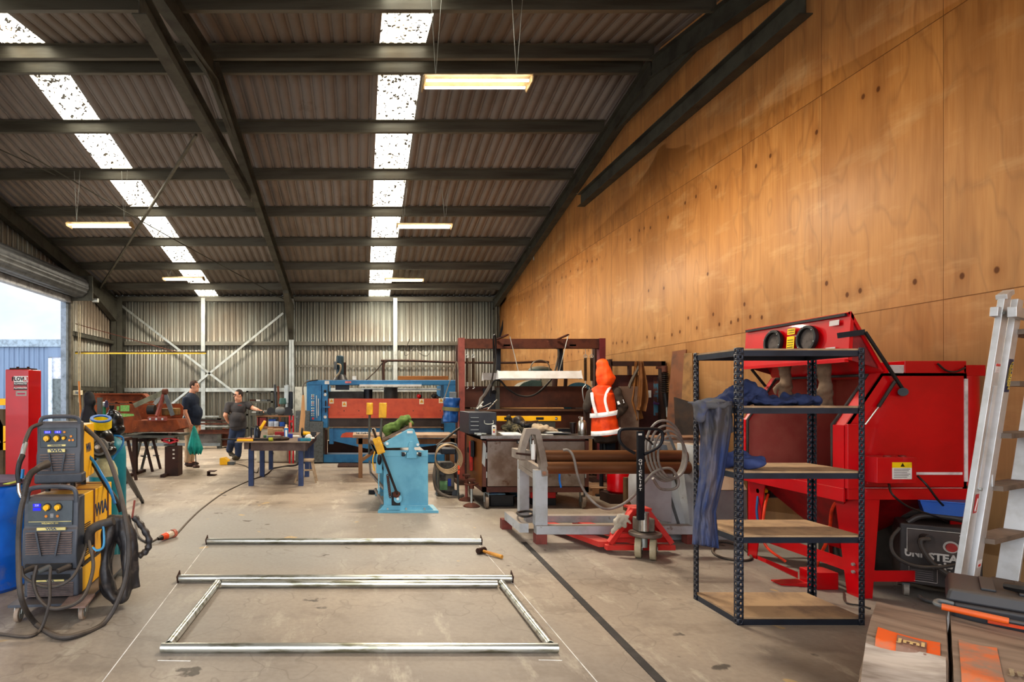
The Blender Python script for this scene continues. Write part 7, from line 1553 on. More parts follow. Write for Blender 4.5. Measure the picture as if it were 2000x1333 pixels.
for Y,z,gx,gb,nm in ((5.03,1.93,1534,775,'far'),(4.65,1.925,1611,790,'near')):
    c=onlid(Y,z,.014); MB().pipe(c,c+NX*.03,.105,.082,36).build('glove_port', mat('port_black',(30,30,32),.5), t, bevel=.004)
    MB().cyl(c+NX*.004,c+NX*.006,.085,n=28).build('port_sleeve', mat('sleeve_dusty',(96,88,84),.9,c2=(60,56,54),scale=14), t)
    for k in range(6):
        a=k*PI/3+.3; q=c+NX*.031+Vector((0,math.cos(a)*.094,math.sin(a)*.094)); MB().cyl(q,q+NX*.004,.005,n=6).build('port_screw', GALV, t)
    # glove hanging inside
    Yg=Y-.02; zt=1.78; zb=HH(gb,Yg); X=XX(gx,Yg)
    gt=E('rubber_glove',(X,Yg,zb),'%s dusty brown rubber glove hanging from the open cabinet lid'%nm,'glove','gloves of the blasting cabinet')
    o=MB(); w0=Vector((X,Yg,zb+.15)); o.cap(Vector((X-.01,Yg,zt)),w0,.055,.04); o.cap(w0,w0+Vector((0,0,-.04)),.045,.045)
    hand(o,w0+Vector((0,0,.0)),(.05,0,-1),(-.25,-1,0),1.3); o.blob('glove', GLV, gt, voxel=.0075, smooth=2, fold=.012, fscale=14)
for ya,yb,za,zb,nm in ((4.80,4.885,1.98,2.03,'warning'),(4.80,4.885,1.82,1.965,'instructions')):
    a=[onlid(ya,za,.016),onlid(yb,za,.016),onlid(yb,zb,.016),onlid(ya,zb,.016)]; o=MB(); o.hexa(a+[p+NX*.002 for p in a]); o.build('yellow_label', mat('label_yellow',(242,206,10),.5), t)
    for k in range(2 if za>1.9 else 6):
        zz=za+.012+k*.02; q=[onlid(ya+.01,zz,.0185),onlid(yb-.01,zz,.0185),onlid(yb-.01,zz+.005,.0185),onlid(ya+.01,zz+.005,.0185)]; o=MB(); o.hexa(q+[p+NX*.001 for p in q]); o.build('label_line', mat('label_ink',(60,50,10),.6), t)
for ya,yb,za,zb in ((4.36,4.45,2.0,2.04),(4.38,4.47,1.80,1.84)):
    a=[onlid(ya,za,.016),onlid(yb,za,.016),onlid(yb,zb,.016),onlid(ya,zb,.016)]; o=MB(); o.hexa(a+[p+NX*.002 for p in a]); o.build('rating_plate', MATS['plate_silver'], t)
# strut arms
MB().beam(W(1637,656,Zn-.01),W(1688,649,Zn-.03),.02,.04).build('strut_bracket', BLACKM, t); MB().cyl(W(1690,649,Zn-.04),W(1768,768,Zn-.03),.012,n=10).build('lid_strut', BLACK, t)
MB().cyl(W(1764,766,Zn-.0),W(1764,766,Zn-.05),.03,n=18).build('strut_knob', BLACK, t); MB().cyl(W(1468,722,Zf2-.02),W(1495,755,Zf2-.02),.012,n=8).build('lid_strut', BLACK, t)
MB().cyl(W(1748,745,Zn-.02),W(1716,795,Zn-.02),.012,n=10).build('gas_spring', mat('spring_grey',(70,66,64),.4,.4), t); MB().cyl(W(1716,795,Zn-.02),W(1690,830,Zn-.02),.005,n=8).build('gas_spring_rod', CHROME, t)
# control box
cb=E('control_box', W(1750,945,4.15), 'red control box with yellow and white warning label on the blasting cabinet', 'control box'); 
Zc2=4.13
bb=part(t,'control_box',REDP,[(1713,1790,894,945)],Zc2,.14,.004); COL.objects.unlink(cb); bpy.data.objects.remove(cb)
part(t,'control_box_bracket',REDP,[(1694,1760,891,946)],Zn-.06,.05,.003); part(t,'box_label_yellow',MATS['label_yellow'],[(1743,1781,903.5,914.5)],Zc2-.003,.003); part(t,'box_label_white',WHITE,[(1743,1781,914.5,936.5)],Zc2-.003,.003)
for k in range(6): part(t,'label_line',mat('grey_ink',(120,110,110),.6),[(1746,1778-(k%3)*3,916.5+3.2*k,917.6+3.2*k)],Zc2-.004,.001)
MB().prism([(XX(1758,Zc2),HH(912,Zc2)),(XX(1766,Zc2),HH(912,Zc2)),(XX(1762,Zc2),HH(905,Zc2))],'y',Zc2-.005,Zc2-.003).build('warning_triangle', MATS['label_ink'], t)
for x in (1733,1762): MB().cyl(W(x,893,Zc2+.07),W(x,890,Zc2+.07),.022,n=14).build('switch_cap', mat('brown_cap',(150,60,50),.6), t)
MB().tube(wp([(1736,946,4.2),(1742,965,4.1),(1765,985,4.1),(1790,997,4.12),(1830,1010,4.2),(1850,1020,4.3)]),.007,6).build('mains_lead', BLACK, label='black lead drooping from the control box to the small welder', cat='cable')
MB().tube(wp([(1792,930,4.2),(1810,948,4.15),(1830,975,4.15),(1842,988,4.2)]),.007,6).build('mains_lead', BLACK, label='black lead running from the white strip down to the blue tray', cat='cable')
# regulator and hoses
t2=E('air_regulator', (3.62,5.38,.6), 'brass and black air regulator on the far leg of the cabinet', 'regulator')
MB().ell((3.7,5.28,.66),(.05,.04,.04)).build('bowl', GALV, t2); MB().cyl((3.66,5.28,.6),(3.74,5.28,.6),.04,n=14).build('gauge', BLACK, t2); MB().cyl((3.58,5.3,.62),(3.66,5.3,.62),.02,n=10).build('valve', YEL, t2)
OH=mat('orange_airline',(250,80,40),.4)
MB().tube(wp([(1500,966,5.25),(1494,990,5.2),(1490,1020,5.2),(1488,1045,5.15),(1500,1072,5.1),(1535,1098,5.0)]),.011,8).build('air_line', OH, label='orange air line dropping from the regulator to the foot valve', cat='hose')
MB().tube(wp([(1634,978,4.5),(1624,1000,4.6),(1621,1030,4.7),(1614,1060,4.75),(1600,1090,4.8),(1594,1120,4.75),(1600,1136,4.7),(1612,1138,4.65)]),.012,8).build('air_line', OH, label='orange air line curving down beside the near leg', cat='hose')
MB().tube(wp([(1480,970,5.3),(1478,1000,5.25),(1482,1030,5.2)]),.01,6).build('blue_line', mat('blue_airline2',(40,90,140),.5), label='short blue air line below the regulator', cat='hose')
t = E('foot_valve', G(1580,1145), 'red foot pedal guard on the floor under the blasting cabinet', 'foot pedal')
c=G(1585,1148)
MB().box(c.x-.02,c.x+.16,c.y-.06,c.y+.1,0,.13).build('housing', REDP, t, bevel=.004); MB().hexa([(c.x-.2,c.y+.05,.0),(c.x-.02,c.y+.0,.0),(c.x-.02,c.y+.12,.0),(c.x-.2,c.y+.16,.0),(c.x-.2,c.y+.05,.01),(c.x-.02,c.y+.0,.03),(c.x-.02,c.y+.12,.03),(c.x-.2,c.y+.16,.01)]).build('plate', REDP, t)
MB().hexa([(c.x-.28,c.y+.1,.16),(c.x-.06,c.y+.06,.05),(c.x-.06,c.y+.16,.05),(c.x-.28,c.y+.2,.16),(c.x-.28,c.y+.1,.19),(c.x-.06,c.y+.06,.1),(c.x-.06,c.y+.16,.1),(c.x-.28,c.y+.2,.19)]).build('treadle', REDP, t)

# ================================================================== black boltless shelving
t = E('boltless_shelving', (2.9,4.05,0), 'tall black boltless shelving with five chipboard shelves', 'shelving')
NVB=mat('shelf_black_paint',(46,52,64),.4,.2,c2=(38,42,52),scale=6,dust=.3)
X0,X1,Y0,Y1=2.425,3.24,3.78,4.28; ZT=1.785
def perf(o, p, u, w=.038, n=44, h=ZT/44):
    """strip of pierced cells"""
    u=Vector(u); bm=o.bm
    for k in range(n):
        z0,z1=k*h,(k+1)*h; c=[p+Vector((0,0,z0)),p+u*w+Vector((0,0,z0)),p+u*w+Vector((0,0,z1)),p+Vector((0,0,z1))]
        m_=p+u*w*.52+Vector((0,0,(z0+z1)/2)); rr=.0065; hp=[m_+u*rr*math.cos(a)+Vector((0,0,1.35*rr*math.sin(a))) for a in [(-3*PI/4)+j*PI/4 for j in range(8)]]
        C=[bm.verts.new(v) for v in c]; Hh=[bm.verts.new(v) for v in hp]
        for j,(q,e) in enumerate(((0,0),(1,2),(2,4),(3,6))):
            bm.faces.new((C[q],Hh[e],Hh[(e-1)%8])); bm.faces.new((C[q],Hh[(e+1)%8],Hh[e]))
            bm.faces.new((C[q],C[(q+1)%4],Hh[(e+1)%8]))
for X,Y,sx,sy in ((X0,Y0,1,1),(X1,Y0,-1,1),(X0,Y1,1,-1),(X1+.05,Y1,-1,-1)):
    o=MB(); perf(o,Vector((X,Y,0)),(sx,0,0)); perf(o,Vector((X,Y,0)),(0,sy,0)); o.build('post', NVB, t, solid=.0022)
CH=mat('chipboard',(178,148,114),.8,0,c2=(150,124,98),scale=5,c3=(128,108,90),scale3=4,lo3=.55,hi3=.7,bump=.1,bscale=80)
SY=[]
for z in (.045,.572,.985,1.405,1.775):
    o=MB(); 
    for y in (Y0,Y1-.0):
        s=1 if y==Y0 else -1
        o.box(X0+.004,X1-.004,min(y+s*.004,y+s*.02),max(y+s*.004,y+s*.02),z-.045,z-.008); o.box(X0+.004,X1-.004,min(y+s*.002,y+s*.03),max(y+s*.002,y+s*.03),z-.02,z-.008)
    for x in (X0,X1):
        s=1 if x==X0 else -1
        o.box(min(x+s*.004,x+s*.02),max(x+s*.004,x+s*.02),Y0+.02,Y1-.02,z-.045,z-.008)
    o.build('shelf_beam', NVB, t); MB().box(X0+.008,X1-.006,Y0+.008,Y1-.008,z-.008,z+.004).build('shelf_board', CH, t)
# overalls
OV=mat('blue_overall_cloth_',(58,76,128),.85,0,c2=(46,62,110),scale=5,c3=(110,100,90),scale3=5,lo3=.5,hi3=.66)
OVG=mat('dusty_overall',(92,90,92),.9,0,c2=(74,74,80),scale=4,c3=(62,76,122),scale3=2.2,lo3=.5,hi3=.6)
t = E('overalls', (2.36,3.98,.3), 'dirty blue overalls draped over the end of the black shelving', 'overalls')
def leg_sheet(pts, nm, m, Z, amp=.025, fr=8):
    L_,R_=[p[0] for p in pts],[p[1] for p in pts]; n=len(pts)-1
    def f(u,v):
        k=min(int(v*n),n-1); q=v*n-k; a=(L_[k][0]+(L_[k+1][0]-L_[k][0])*q, L_[k][1]+(L_[k+1][1]-L_[k][1])*q); b=(R_[k][0]+(R_[k+1][0]-R_[k][0])*q, R_[k][1]+(R_[k+1][1]-R_[k][1])*q)
        return W(a[0]+(b[0]-a[0])*u,a[1]+(b[1]-a[1])*u,Z+amp*math.sin(u*fr+v*1.5)+amp*.6*math.sin(u*fr*2.3+v*4)+amp*1.6*noise.noise(Vector((u*5,v*7,Z)))+amp*.7*noise.noise(Vector((u*11,v*16,Z)))+.05*(u-.5)**2*4)
    return MB().grid(f,40,60).build(nm, m, t, solid=.004, angle=180)
GRAD=None
def overall_mat():
    m, nt, b, co = newmat('overall_gradient'); s=nt.nodes.new('ShaderNodeSeparateXYZ'); g_=nt.nodes.new('ShaderNodeNewGeometry'); nt.links.new(g_.outputs['Position'],s.inputs[0])
    n=noisef(nt,co,4,4,.6,stretch=(1,1,.4)); k=nt.nodes.new('ShaderNodeMath'); k.operation='MULTIPLY_ADD'; nt.links.new(n,k.inputs[0]); k.inputs[1].default_value=.5; nt.links.new(s.outputs[2],k.inputs[2])
    c=mixc(nt, ramp(nt,k.outputs[0],1.3,1.5), lin((62,74,110)), lin((88,84,84)))
    n2=noisef(nt,co,7,5,.65,stretch=(1,1,.5)); c=mixc(nt, ramp(nt,n2,.48,.66), c, lin((92,94,112)))
    n3=noisef(nt,co,3,3,.6,stretch=(1.6,1,.3)); c=mixc(nt, ramp(nt,n3,.52,.72), c, lin((122,108,92)))
    nt.links.new(c,b.inputs['Base Color']); b.inputs['Roughness'].default_value=.85; b.inputs['Specular IOR Level'].default_value=.2; return m
OVM=overall_mat()
leg_sheet([((1358,788),(1425,784)),((1368,850),(1422,840)),((1366,930),(1410,930)),((1356,1000),(1392,1000)),((1352,1064),(1396,1068))],'trouser_leg',OVM,3.70,.02,7)
leg_sheet([((1374,788),(1430,784)),((1384,850),(1428,840)),((1380,930),(1414,930)),((1372,1000),(1398,1000)),((1368,1066),(1404,1072))],'trouser_leg',OVM,3.78,.02,6)
o=MB(); o.obox(W(1378,790,3.74),(.17,.14,.02),rx=.1,ry=.05).ell(W(1366,800,3.7),(.04,.06,.05)).ell(W(1366,812,3.7),(.03,.05,.04)).ell(W(1395,790,3.85),(.1,.12,.03)); o.blob('waist', OVG, t, voxel=.008, smooth=2, fold=.02, fscale=9)
o=MB(); o.cap(W(1410,800,3.95),W(1424,838,3.95),.045,.035).ell(W(1412,790,3.95),(.07,.1,.04)); o.blob('sleeve_cuff', OVG, t, voxel=.008, smooth=2, fold=.02, fscale=10)
t = E('folded_overalls', W(1460,785,3.9), 'navy overalls bundled on the second shelf of the black shelving', 'overalls')
NVC=mat('navy_overall_cloth',(48,58,92),.85,0,c2=(40,50,84),scale=8)
zsh=1.409
def S2(px,Z,z): return Vector((XX(px,Z),Z,zsh+z))
o=MB(); o.ell(S2(1455,4.0,.07),(.11,.12,.07)).ell(S2(1440,3.98,.05),(.09,.1,.06)).ell(S2(1462,4.0,.11),(.07,.09,.045)).ell(S2(1500,4.0,.025),(.2,.12,.03)).ell(S2(1560,4.0,.03),(.14,.09,.035)).cap(S2(1470,3.95,.03),S2(1590,3.95,.02),.03,.02).ell(S2(1420,3.95,.02),(.08,.1,.03)); o.blob('bundle', NVC, t, voxel=.009, smooth=1, fold=.045, fscale=13)
o.bm=None
t = E('rolled_overalls', W(1460,905,3.95), 'crumpled blue overall leg lying on the middle shelf', 'overalls')
zs3=.989
def S3(px,Z,z): return Vector((XX(px,Z),Z,zs3+z))
o=MB(); o.cap(S3(1400,4.02,.05),S3(1440,3.98,.06),.06,.05).ell(S3(1458,3.93,.05),(.07,.09,.05)).ell(S3(1474,3.9,.045),(.06,.08,.035)).cap(S3(1402,4.0,.15),S3(1405,4.0,.06),.045,.05); o.blob('cloth', mat('faded_blue_cloth',(62,74,116),.85,c2=(56,70,118),scale=8), t, voxel=.009, smooth=2, fold=.03, fscale=11)
MB().tube([G(1400,1062)+Vector((0,0,.012)),G(1420,1062)+Vector((0,0,.01)),G(1450,1072)+Vector((0,0,.01)),G(1468,1092)+Vector((0,0,.01)),G(1450,1098)+Vector((0,0,.01)),G(1410,1092)+Vector((0,0,.01)),G(1392,1080)+Vector((0,0,.01)),G(1400,1066)+Vector((0,0,.02))],.012,8).build('floor_hose', RUBBER, label='dark hose loop lying on the floor behind the shelving', cat='hose')
MB().tube([G(1648,1160)+Vector((0,0,.01)),G(1652,1180)+Vector((0,0,.01)),G(1680,1186)+Vector((0,0,.01)),G(1700,1192)+Vector((0,0,.01))],.006,6).build('floor_lead', BLACK, label='thin black lead on the floor by the near red leg', cat='cable')

# ================================================================== small mig welder, tray, ladder, toolbox, bags
t = E('small_mig_welder', (XX(1757,4.34),4.34,0), 'black and brown mig welder with white lettering beside the ladder', 'welder', rz=math.radians(-36), local=True)
MGB=mat('dusty_mig_case',(64,58,56),.5,.1,c2=(52,48,48),scale=4,dust=.5,dustc=(110,94,82)); MGP=mat('mig_panel',(84,72,66),.5,0,c2=(70,60,56)); MGL=mat('dusty_white_letter',(206,200,192),.6)
wm=.43
MB().box(0,wm,0,.42,.10,.54).build('case', MGB, t, bevel=.012); MB().box(.04,wm-.03,-.006,.01,.33,.50).build('panel', MGP, t, bevel=.004)
MB().tube([(.04,-.004,.335),(.04,-.004,.505),(wm-.03,-.004,.505),(wm-.03,-.004,.335)],.003,6,sm=1).build('panel_border', MGL, t)
MB().tube([(.05,.05,.54),(.12,.06,.59),(.25,.07,.60),(.38,.06,.58),(.42,.05,.54)],.02,10).build('handle', MGB, t); MB().tube([(.05,.3,.55),(.15,.25,.60),(.3,.25,.61),(.4,.3,.56)],.025,8).build('coiled_lead', RUBBER, t)
MB().cyl((.27,-.006,.40),(.27,-.01,.40),.042,n=24).build('dial_ring', MGL, t); MB().cyl((.27,-.01,.40),(.27,-.03,.40),.03,n=18).build('dial', mat('dusty_red_knob',(170,50,44),.5), t)
MB().box(.345,.375,-.014,0,.478,.492).build('green_switch', mat('green_switch',(20,150,80),.4,emit=.2), t); 
for x in (.32,.395): MB().cyl((x,-.006,.485),(x,-.012,.485),.009,n=10).build('lamp', MGL, t)
for x,z in ((.385,.44),(.385,.38)): MB().cyl((x,-.006,z),(x,-.02,z),.016,n=12).build('socket', MATS['dusty_red_knob'], t)
text('STEADY', MGL, t, (.275,-.009,.315), .072, bold=.003, sx=.95); text('mig165', MGL, t, (.285,-.002,.255), .078, bold=.003, sx=1.0); text('UNI', MGL, t, (.075,-.002,.325), .07, bold=.003, sx=.8)
MB().tube([(.05,-.004,.13),(.05,-.004,.235),(.2,-.004,.235),(.2,-.004,.13)],.002,6,sm=1,closed=True).build('spec_border', MGL, t)
for k in range(5): MB().box(.06,.18,-.003,.001,.145+.015*k,.149+.015*k).build('spec_line', MATS['grey_ink'], t)
MB().cyl((.13,-.0,.45),(.15,-.06,.45),.03,n=14).build('outlet', MGB, t); MB().tube([(.15,-.06,.45),(.1,-.09,.44),(.12,-.09,.36),(.18,-.08,.27),(.27,-.07,.2),(.35,-.07,.13),(.45,-.1,.1)],.016,8).build('gun_cable', RUBBER, t)
MB().tube([(.0,.0,.5),(-.05,-.05,.42),(-.04,-.08,.32),(.05,-.1,.26),(.2,-.1,.27),(.38,-.06,.33)],.012,8).build('earth_cable', RUBBER, t)
for x,y in ((.04,.05),(.39,.05),(.04,.36),(.39,.36)): MB().cyl((x-.015,y,.045),(x+.015,y,.045),.045,n=18).build('caster', mat('pale_caster',(150,142,132),.6), t); MB().box(x-.02,x+.02,y-.02,y+.02,.07,.105).build('fork', GREYP, t)
MB().tube([(.1,-.04,.03),(.14,-.1,.02),(.3,-.14,.02),(.5,-.12,.02)],.014,8).build('tow_bar', GREYP, t)
t = E('blue_tray', (XX(1828,4.32),4.32,.60), 'blue plastic tray resting on the small welder', 'tray', rz=math.radians(-36), local=True)
BT=mat('blue_tray_plastic',(60,108,196),.5,c2=(70,112,190),dust=.3)
MB().hexa([(-.07,-.07,.012),(.13,-.07,.012),(.13,.09,.012),(-.07,.09,.012),(-.1,-.1,.11),(.16,-.1,.11),(.16,.12,.11),(-.1,.12,.11)]).build('tub', BT, t, bevel=.004); MB().box(-.11,.17,-.11,.13,.11,.12).build('rim', BT, t, bevel=.003); MB().box(-.05,.1,-.04,.06,0,.012).build('foot', BT, t)
# dark board added to fill the gap behind the welder
o=MB(); o.box(4.36,4.60,4.6,5.6,.0,.62); o.build('gap_fill_board', mat('gap_fill_dark',(58,56,54),.8,c2=(76,72,68),scale=5), label='dark board added to fill the gap behind the small welder', cat='board')
# ladder
t = E('aluminium_ladder', (3.75,3.75,0), 'aluminium double ladder leaning closed against the plywood wall', 'ladder')
AL=mat('scuffed_aluminium',(206,206,206),.4,.5,c2=(186,184,180),scale=5,dust=.0); TRD=mat('dusty_tread',(124,108,94),.7,.1)
ZA=3.42
A0=Vector((XX(1846,ZA),ZA-.02,0)); A1=Vector((XX(1963,ZA+.05),ZA+.05,HH(576,ZA+.05)))
def stile(p,q,w,d_,nm='stile',m=AL,u=Vector((.85,.5,0))):
    d=(q-p); a=u.normalized()*w/2; b=Vector((-u.y,u.x,0)).normalized()*d_/2
    return MB().hexa([p-a-b,p+a-b,p+a+b,p-a+b,q-a-b,q+a-b,q+a+b,q-a+b]).build(nm, m, t, bevel=.003)
stile(A0,A1,.118,.03)
dB=Vector((.140,.06,0)); stile(A0+dB,A1+dB+Vector((0,0,-.02)),.112,.03)
dR=Vector((.62,.30,0)); stile(A0+dR+Vector((.0,0,0)),A1+dR,.03,.1)
# treads of the ladder between the second stile and the far one
for k,q in enumerate((.14,.29,.44,.59,.74,.89)):
    p=(A0+dB).lerp(A1+dB,q)+Vector((.03,.02,0)); r=(A0+dR).lerp(A1+dR,q); o=MB(); w_=Vector((.035,-.05,0)); o.hexa([p-w_,p+w_,r+w_,r-w_]+[v+Vector((0,0,.03)) for v in (p-w_,p+w_,r+w_,r-w_)]); o.build('tread', TRD, t)
stile(A0.lerp(A1,.935)+Vector((-.05,-.02,0)),A0.lerp(A1,.935)+Vector((-.045,-.02,.055)),.12,.035,'hinge_plate')
q=A0.lerp(A1,.93); MB().obox(q+Vector((.12,.0,.03)),(.36,.04,.06),rz=.52).build('hinge_plate', AL, t, bevel=.004); MB().obox(A1+Vector((.0,.0,.0)),(.14,.05,.03),rz=.52,ry=-.3).build('top_cap', AL, t, bevel=.004)
for dx in (-.03,.06): MB().cyl(q+Vector((dx,-.03,.03)),q+Vector((dx,-.045,.03)),.009,n=8).build('rivet', GALV, t)
UU=Vector((.85,.5,0)).normalized(); NN=Vector((UU.y,-UU.x,0)); upv=(A1-A0).normalized()
Rm=Matrix((UU,upv,NN)).transposed()
def lsign(base,q,w,h,m,off=.0165): 
    c=base+(A1-A0)*q+NN*off; P=[c-UU*w/2-upv*h/2,c+UU*w/2-upv*h/2,c+UU*w/2+upv*h/2,c-UU*w/2+upv*h/2]; MB().hexa(P+[p+NN*.001 for p in P]).build('sticker', m, t); return c+NN*.002
c=lsign(A0,.79,.085,.055,mat('pale_sticker',(226,222,220),.5)); text('DANGER', REDP, t, c+upv*.018, .02, rot=Rm, bold=.0006); 
for k in range(3): text('- - - - - -', REDP, t, c-upv*(.0+.011*k), .010, rot=Rm)
c=lsign(A0,.41,.06,.11,mat('red_sticker',(196,40,44),.5)); MB().beam(c+UU*-.012-upv*.045,c+UU*.008+upv*.03,.006,.002).beam(c-UU*.02-upv*.035,c+UU*.02-upv*.045,.012,.002).build('ladder_pictogram', WHITE, t)
c=lsign(A0+dB,.77,.085,.2,mat('navy_label',(30,44,84),.5)); GY=mat('gold_letter',(226,196,80),.5)
Rv=Rm @ Matrix.Rotation(-PI/2,3,'Z')
text('ULLRICH', GY, t, c+UU*.022, .045, rot=Rv, bold=.0015, sx=.95); text('ALUMINIUM', GY, t, c-UU*.008, .024, rot=Rv, bold=.0006); text('- - - - - - - - -', GY, t, c-UU*.028, .016, rot=Rv)
c=lsign(A0+dB,.235,.08,.045,MATS['pale_sticker']); text('OAK', REDP, t, c-upv*.01, .02, rot=Rm, bold=.0006)
p=A0.lerp(A1,.45)+NN*.02; r=A0.lerp(A1,.74)+NN*.02; MB().beam(p,r,.018,.006).build('lock_bar', AL, t); MB().cyl(p,p+NN*.012,.01,n=10).build('lock_bolt', GALV, t)
p=(A0+dB).lerp(A1+dB,.47)+NN*.018; MB().obox(p,(.02,.006,.07),rz=.52).build('slot_plate', AL, t)

# toolbox
RT=math.atan2(-.70,.714)
def U(x,y,z=0): return Vector((2.77,2.79,z))+Vector((.714,-.70,0))*x+Vector((.70,.714,0))*y
t=E('timber_crate', U(0,0,0), 'dark timber crate hidden under the black toolbox', 'crate', rz=RT, local=True)
MB().box(.04,.74,.02,.36,0,.22).build('box', mat('crate_timber',(96,78,62),.8,c2=(74,60,50),scale=5), t)
t = E('black_toolbox', U(0,0,.22), 'black toolbox with orange handle beside the ladder foot', 'toolbox', rz=RT, local=True)
TB=mat('toolbox_black',(48,50,54),.5,0,c2=(56,56,58),scale=4,dust=.75,dustc=(112,100,90))
xa,xb,ya,yb=0,.80,0,.38
MB().box(xa+.02,xb,ya,yb,.0,.285).build('base', TB, t, bevel=.02); MB().hexa([(xa,ya-.01,.285),(xb+.02,ya-.01,.285),(xb+.02,yb+.02,.285),(xa,yb+.02,.285),(xa+.015,ya+.01,.345),(xb,ya+.01,.345),(xb,yb-.01,.345),(xa+.015,yb-.01,.345)]).build('lid', TB, t, bevel=.015)
for k in range(5): MB().box(xa+.12+.12*k,xa+.17+.12*k,ya+.06,yb-.06,.345,.357).build('lid_rib', TB, t, bevel=.004)
MB().tube([(xa+.03,ya-.0,.275),(xa-.02,ya-.01,.28),(xa-.03,ya-.06,.275),(xa+.0,ya-.08,.272)],.010,8).build('handle_end', GREYP, t)
MB().cyl((xa-.01,ya-.08,.272),(xa+.2,ya-.09,.262),.015,n=14).build('handle_grip', mat('orange_grip',(224,100,36),.5,c2=(200,90,40),dust=.3), t); MB().tube([(xa+.2,ya-.09,.262),(xa+.45,ya-.08,.255),(xb,ya-.04,.255)],.010,8).build('handle_bar', TB, t)
MB().prism([(xa+.14,.215),(xa+.3,.215),(xa+.28,.24),(xa+.14,.25)],'y',ya-.006,ya+.0).build('orange_badge', ORG, t)
for x in (xa+.34,xa+.56): MB().cyl((x,ya-.02,.285),(x,ya-.035,.285),.016,n=12).build('latch', BLACK, t)
t = E('dusty_gloves', U(.48,.2,.577), 'dusty brown leather gloves lying on top of the black toolbox', 'gloves')
o=MB(); o.ell(U(.48,.2,.61),(.13,.12,.035)).ell(U(.52,.2,.645),(.11,.11,.03)).cap(U(.36,.14,.6),U(.46,.1,.6),.022,.028).ell(U(.42,.2,.6),(.09,.1,.025)); o.blob('gloves', mat('dusty_leather',(98,76,58),.85,c2=(60,52,46),scale=8), t, voxel=.009, smooth=2, fold=.025, fscale=12)
o=MB(); o.tube([U(.2,.12,.59),U(.26,.09,.595),U(.32,.1,.6),U(.4,.05,.595),U(.47,.06,.6)],lambda u:.016+.012*math.sin(u*3),8); o.build('black_clip', BLACK, label='black rubber clip lying on the toolbox lid in front of the gloves', cat='clip')
# bags
def sack_mat(nm, base):
    m, nt, b, co = newmat(nm); n=noisef(nt,co,2.5,5,.65,stretch=(1,2.5,1)); c=mixc(nt,ramp(nt,n,.42,.66),lin(base),lin((118,98,82)))
    n2=noisef(nt,co,1.6,3,.5,stretch=(1,3,1)); c=mixc(nt,ramp(nt,n2,.55,.75),c,lin((190,172,156))); nt.links.new(c,b.inputs['Base Color']); b.inputs['Roughness'].default_value=.5; return m
def wrap_mat(nm, base):
    m, nt, b, co = newmat(nm); g_=nt.nodes.new('ShaderNodeNewGeometry'); mp=nt.nodes.new('ShaderNodeMapping'); mp.inputs['Rotation'].default_value=(0,0,math.radians(44)); nt.links.new(g_.outputs['Position'],mp.inputs['Vector']); P=mp.outputs[0]
    n=noisef(nt,P,3.2,5,.6,stretch=(.35,2.6,2.6)); c=mixc(nt,ramp(nt,n,.42,.66),lin(base),lin((104,88,76)))
    n2=noisef(nt,P,2.2,4,.55,stretch=(.4,3,3)); c=mixc(nt,ramp(nt,n2,.54,.72),c,lin((172,152,134)))
    nt.links.new(c,b.inputs['Base Color']); b.inputs['Roughness'].default_value=.55
    return m
SK=wrap_mat('dusty_plastic_wrap',(146,126,110)); SK_LIT=wrap_mat('lit_plastic_wrap',(186,172,160))
SKO=mat('faded_orange_print',(222,100,44),.5,0,c2=(204,112,66),scale=3,c3=(160,134,118),scale3=4,lo3=.52,hi3=.7)
D1=Vector((-.70,-.714,0)); D2=Vector((.714,-.70,0))
def ctop(B, q, w, seed, L0, zt):
    """top surface: flat, then drooping past a crease"""
    p=Vector(B)+D1*q+D2*w; cr=L0+.5*w
    z=zt+noise.noise(Vector((p.x*3+seed,p.y*3,seed)))*.014+noise.noise(Vector((p.x*13+seed,p.y*6,seed)))*.004-.01*math.sin(w*6)
    if q>cr: z-=(q-cr)*.42+.006*math.sin(q*30)
    return Vector((p.x,p.y,z))
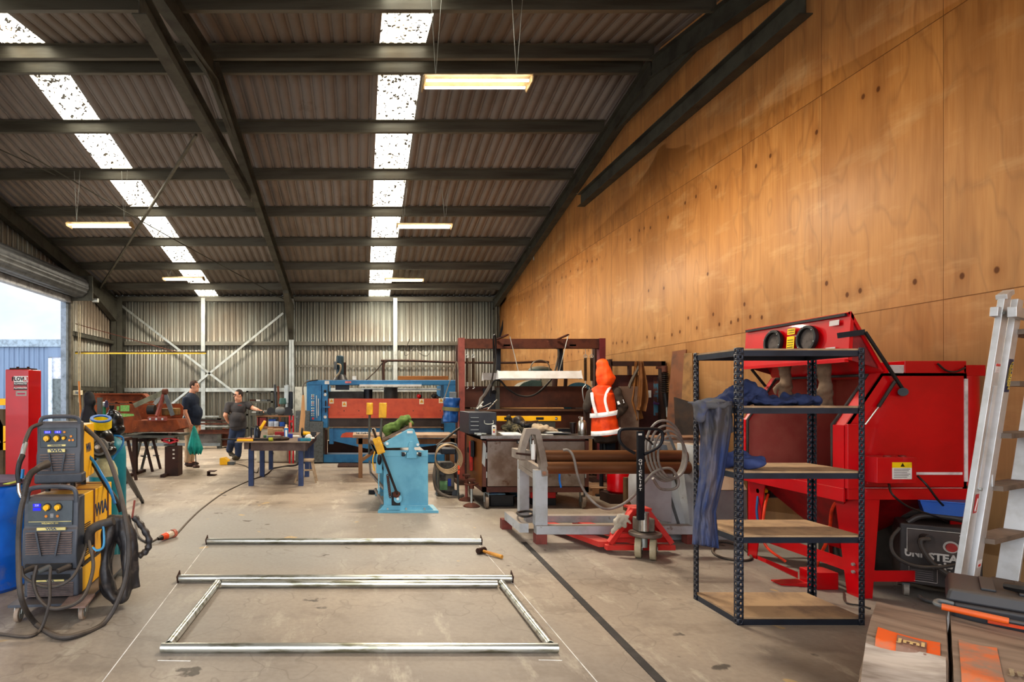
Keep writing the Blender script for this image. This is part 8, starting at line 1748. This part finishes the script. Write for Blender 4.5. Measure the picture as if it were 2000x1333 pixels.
def carton(B, L, Wd_, zt, L0, lab, seed):
    c=Vector(B)+D1*L/2+D2*Wd_/2; t=E('wrapped_carton',(c.x,c.y,0),lab,'carton','wrapped cartons at the front corner')
    o=MB(); nu,nv=70,24; rows=[]
    def ring(v):   # cross-section from left foot over the top to the right foot
        out=[]; q=v*L
        for k in range(9): out.append((Vector(B)+D1*q+D2*(-.015+.01*math.sin(k)+.008*noise.noise(Vector((k*.9,q*6,seed)))))+Vector((0,0,zt*.985*k/9*(1 if q<L0 else max(.5,1-(q-L0)*.9)))))
        for k in range(nv+1): out.append(ctop(B,q,Wd_*k/nv,seed,L0,zt))
        for k in range(9): out.append(Vector(B)+D1*q+D2*(Wd_+.004)+Vector((0,0,(zt*.985*(9-k)/9-.02)*(1 if q<L0+.4*Wd_ else max(.5,1-(q-L0-.4*Wd_)*.9)))))
        return [o.bm.verts.new(p) for p in out]
    R=[ring(i/nu) for i in range(nu+1)]
    for A,B_ in zip(R,R[1:]):
        for k in range(len(A)-1): o.bm.faces.new((A[k],A[k+1],B_[k+1],B_[k]))
    o.bm.faces.new(R[0]); o.bm.faces.new(R[-1][::-1])
    o.build('wrap', SK, t, angle=28); return t
def decal(t, B, L0, zt, seed, l0,l1,w0,w1, nm, m, dz=.004, n=(26,24), wob=.012):
    return MB().grid(lambda u,v: ctop(B,l0+(l1-l0)*v+.1*(w0+(w1-w0)*u)+wob*math.sin(u*4),w0+(w1-w0)*u,seed,L0,zt)+Vector((0,0,dz)),*n).build(nm, m, t, angle=180)
BL_=(2.58,2.94,0); BR_=(2.765,2.757,0)
tl=carton(BL_,1.0,.245,.45,.58,'dust-covered wrapped carton with bright orange print nearest the black shelving',1.3)
tr_=carton(BR_,.98,.50,.442,.72,'dust-covered wrapped carton with very faded orange print nearest the toolbox',7.7)
decal(tl,BL_,.58,.45,1.3,.46,.86,.03,.225,'orange_print',SKO,.004)
decal(tl,BL_,.58,.45,1.3,.50,.70,.095,.185,'brown_logo_panel',mat('brown_print',(134,104,92),.5,c2=(150,118,102),scale=5),.007,wob=.0)
decal(tl,BL_,.58,.45,1.3,.64,1.0,.0,.24,'lit_wrap_fold',SK_LIT,.009)  # paler past the crease: light on the drooping face painted into the wrap
decal(tr_,BR_,.72,.442,7.7,.36,.95,.02,.13,'orange_print',mat('very_faded_orange',(206,116,74),.5,0,c2=(170,128,106),scale=4,c3=(150,128,112),scale3=4,lo3=.46,hi3=.62),.004)
decal(tr_,BR_,.72,.442,7.7,.46,.95,.26,.44,'orange_print',MATS['very_faded_orange'],.004)
Rk=Matrix((D2,-D1,Vector((0,0,1)))).transposed()
p=ctop(BL_,.585,.14,1.3,.58,.45); text('jml', mat('cream_print',(206,176,122),.6), tl, (p.x,p.y,p.z+.012), .07, rot=Rk @ Matrix.Rotation(0,3,'Z'), bold=.002)
p=ctop(BR_,.62,.2,7.7,.72,.442); text('jml', mat('faded_cream_print',(168,150,122),.6), tr_, (p.x,p.y,p.z+.012), .09, rot=Rk, bold=.002)
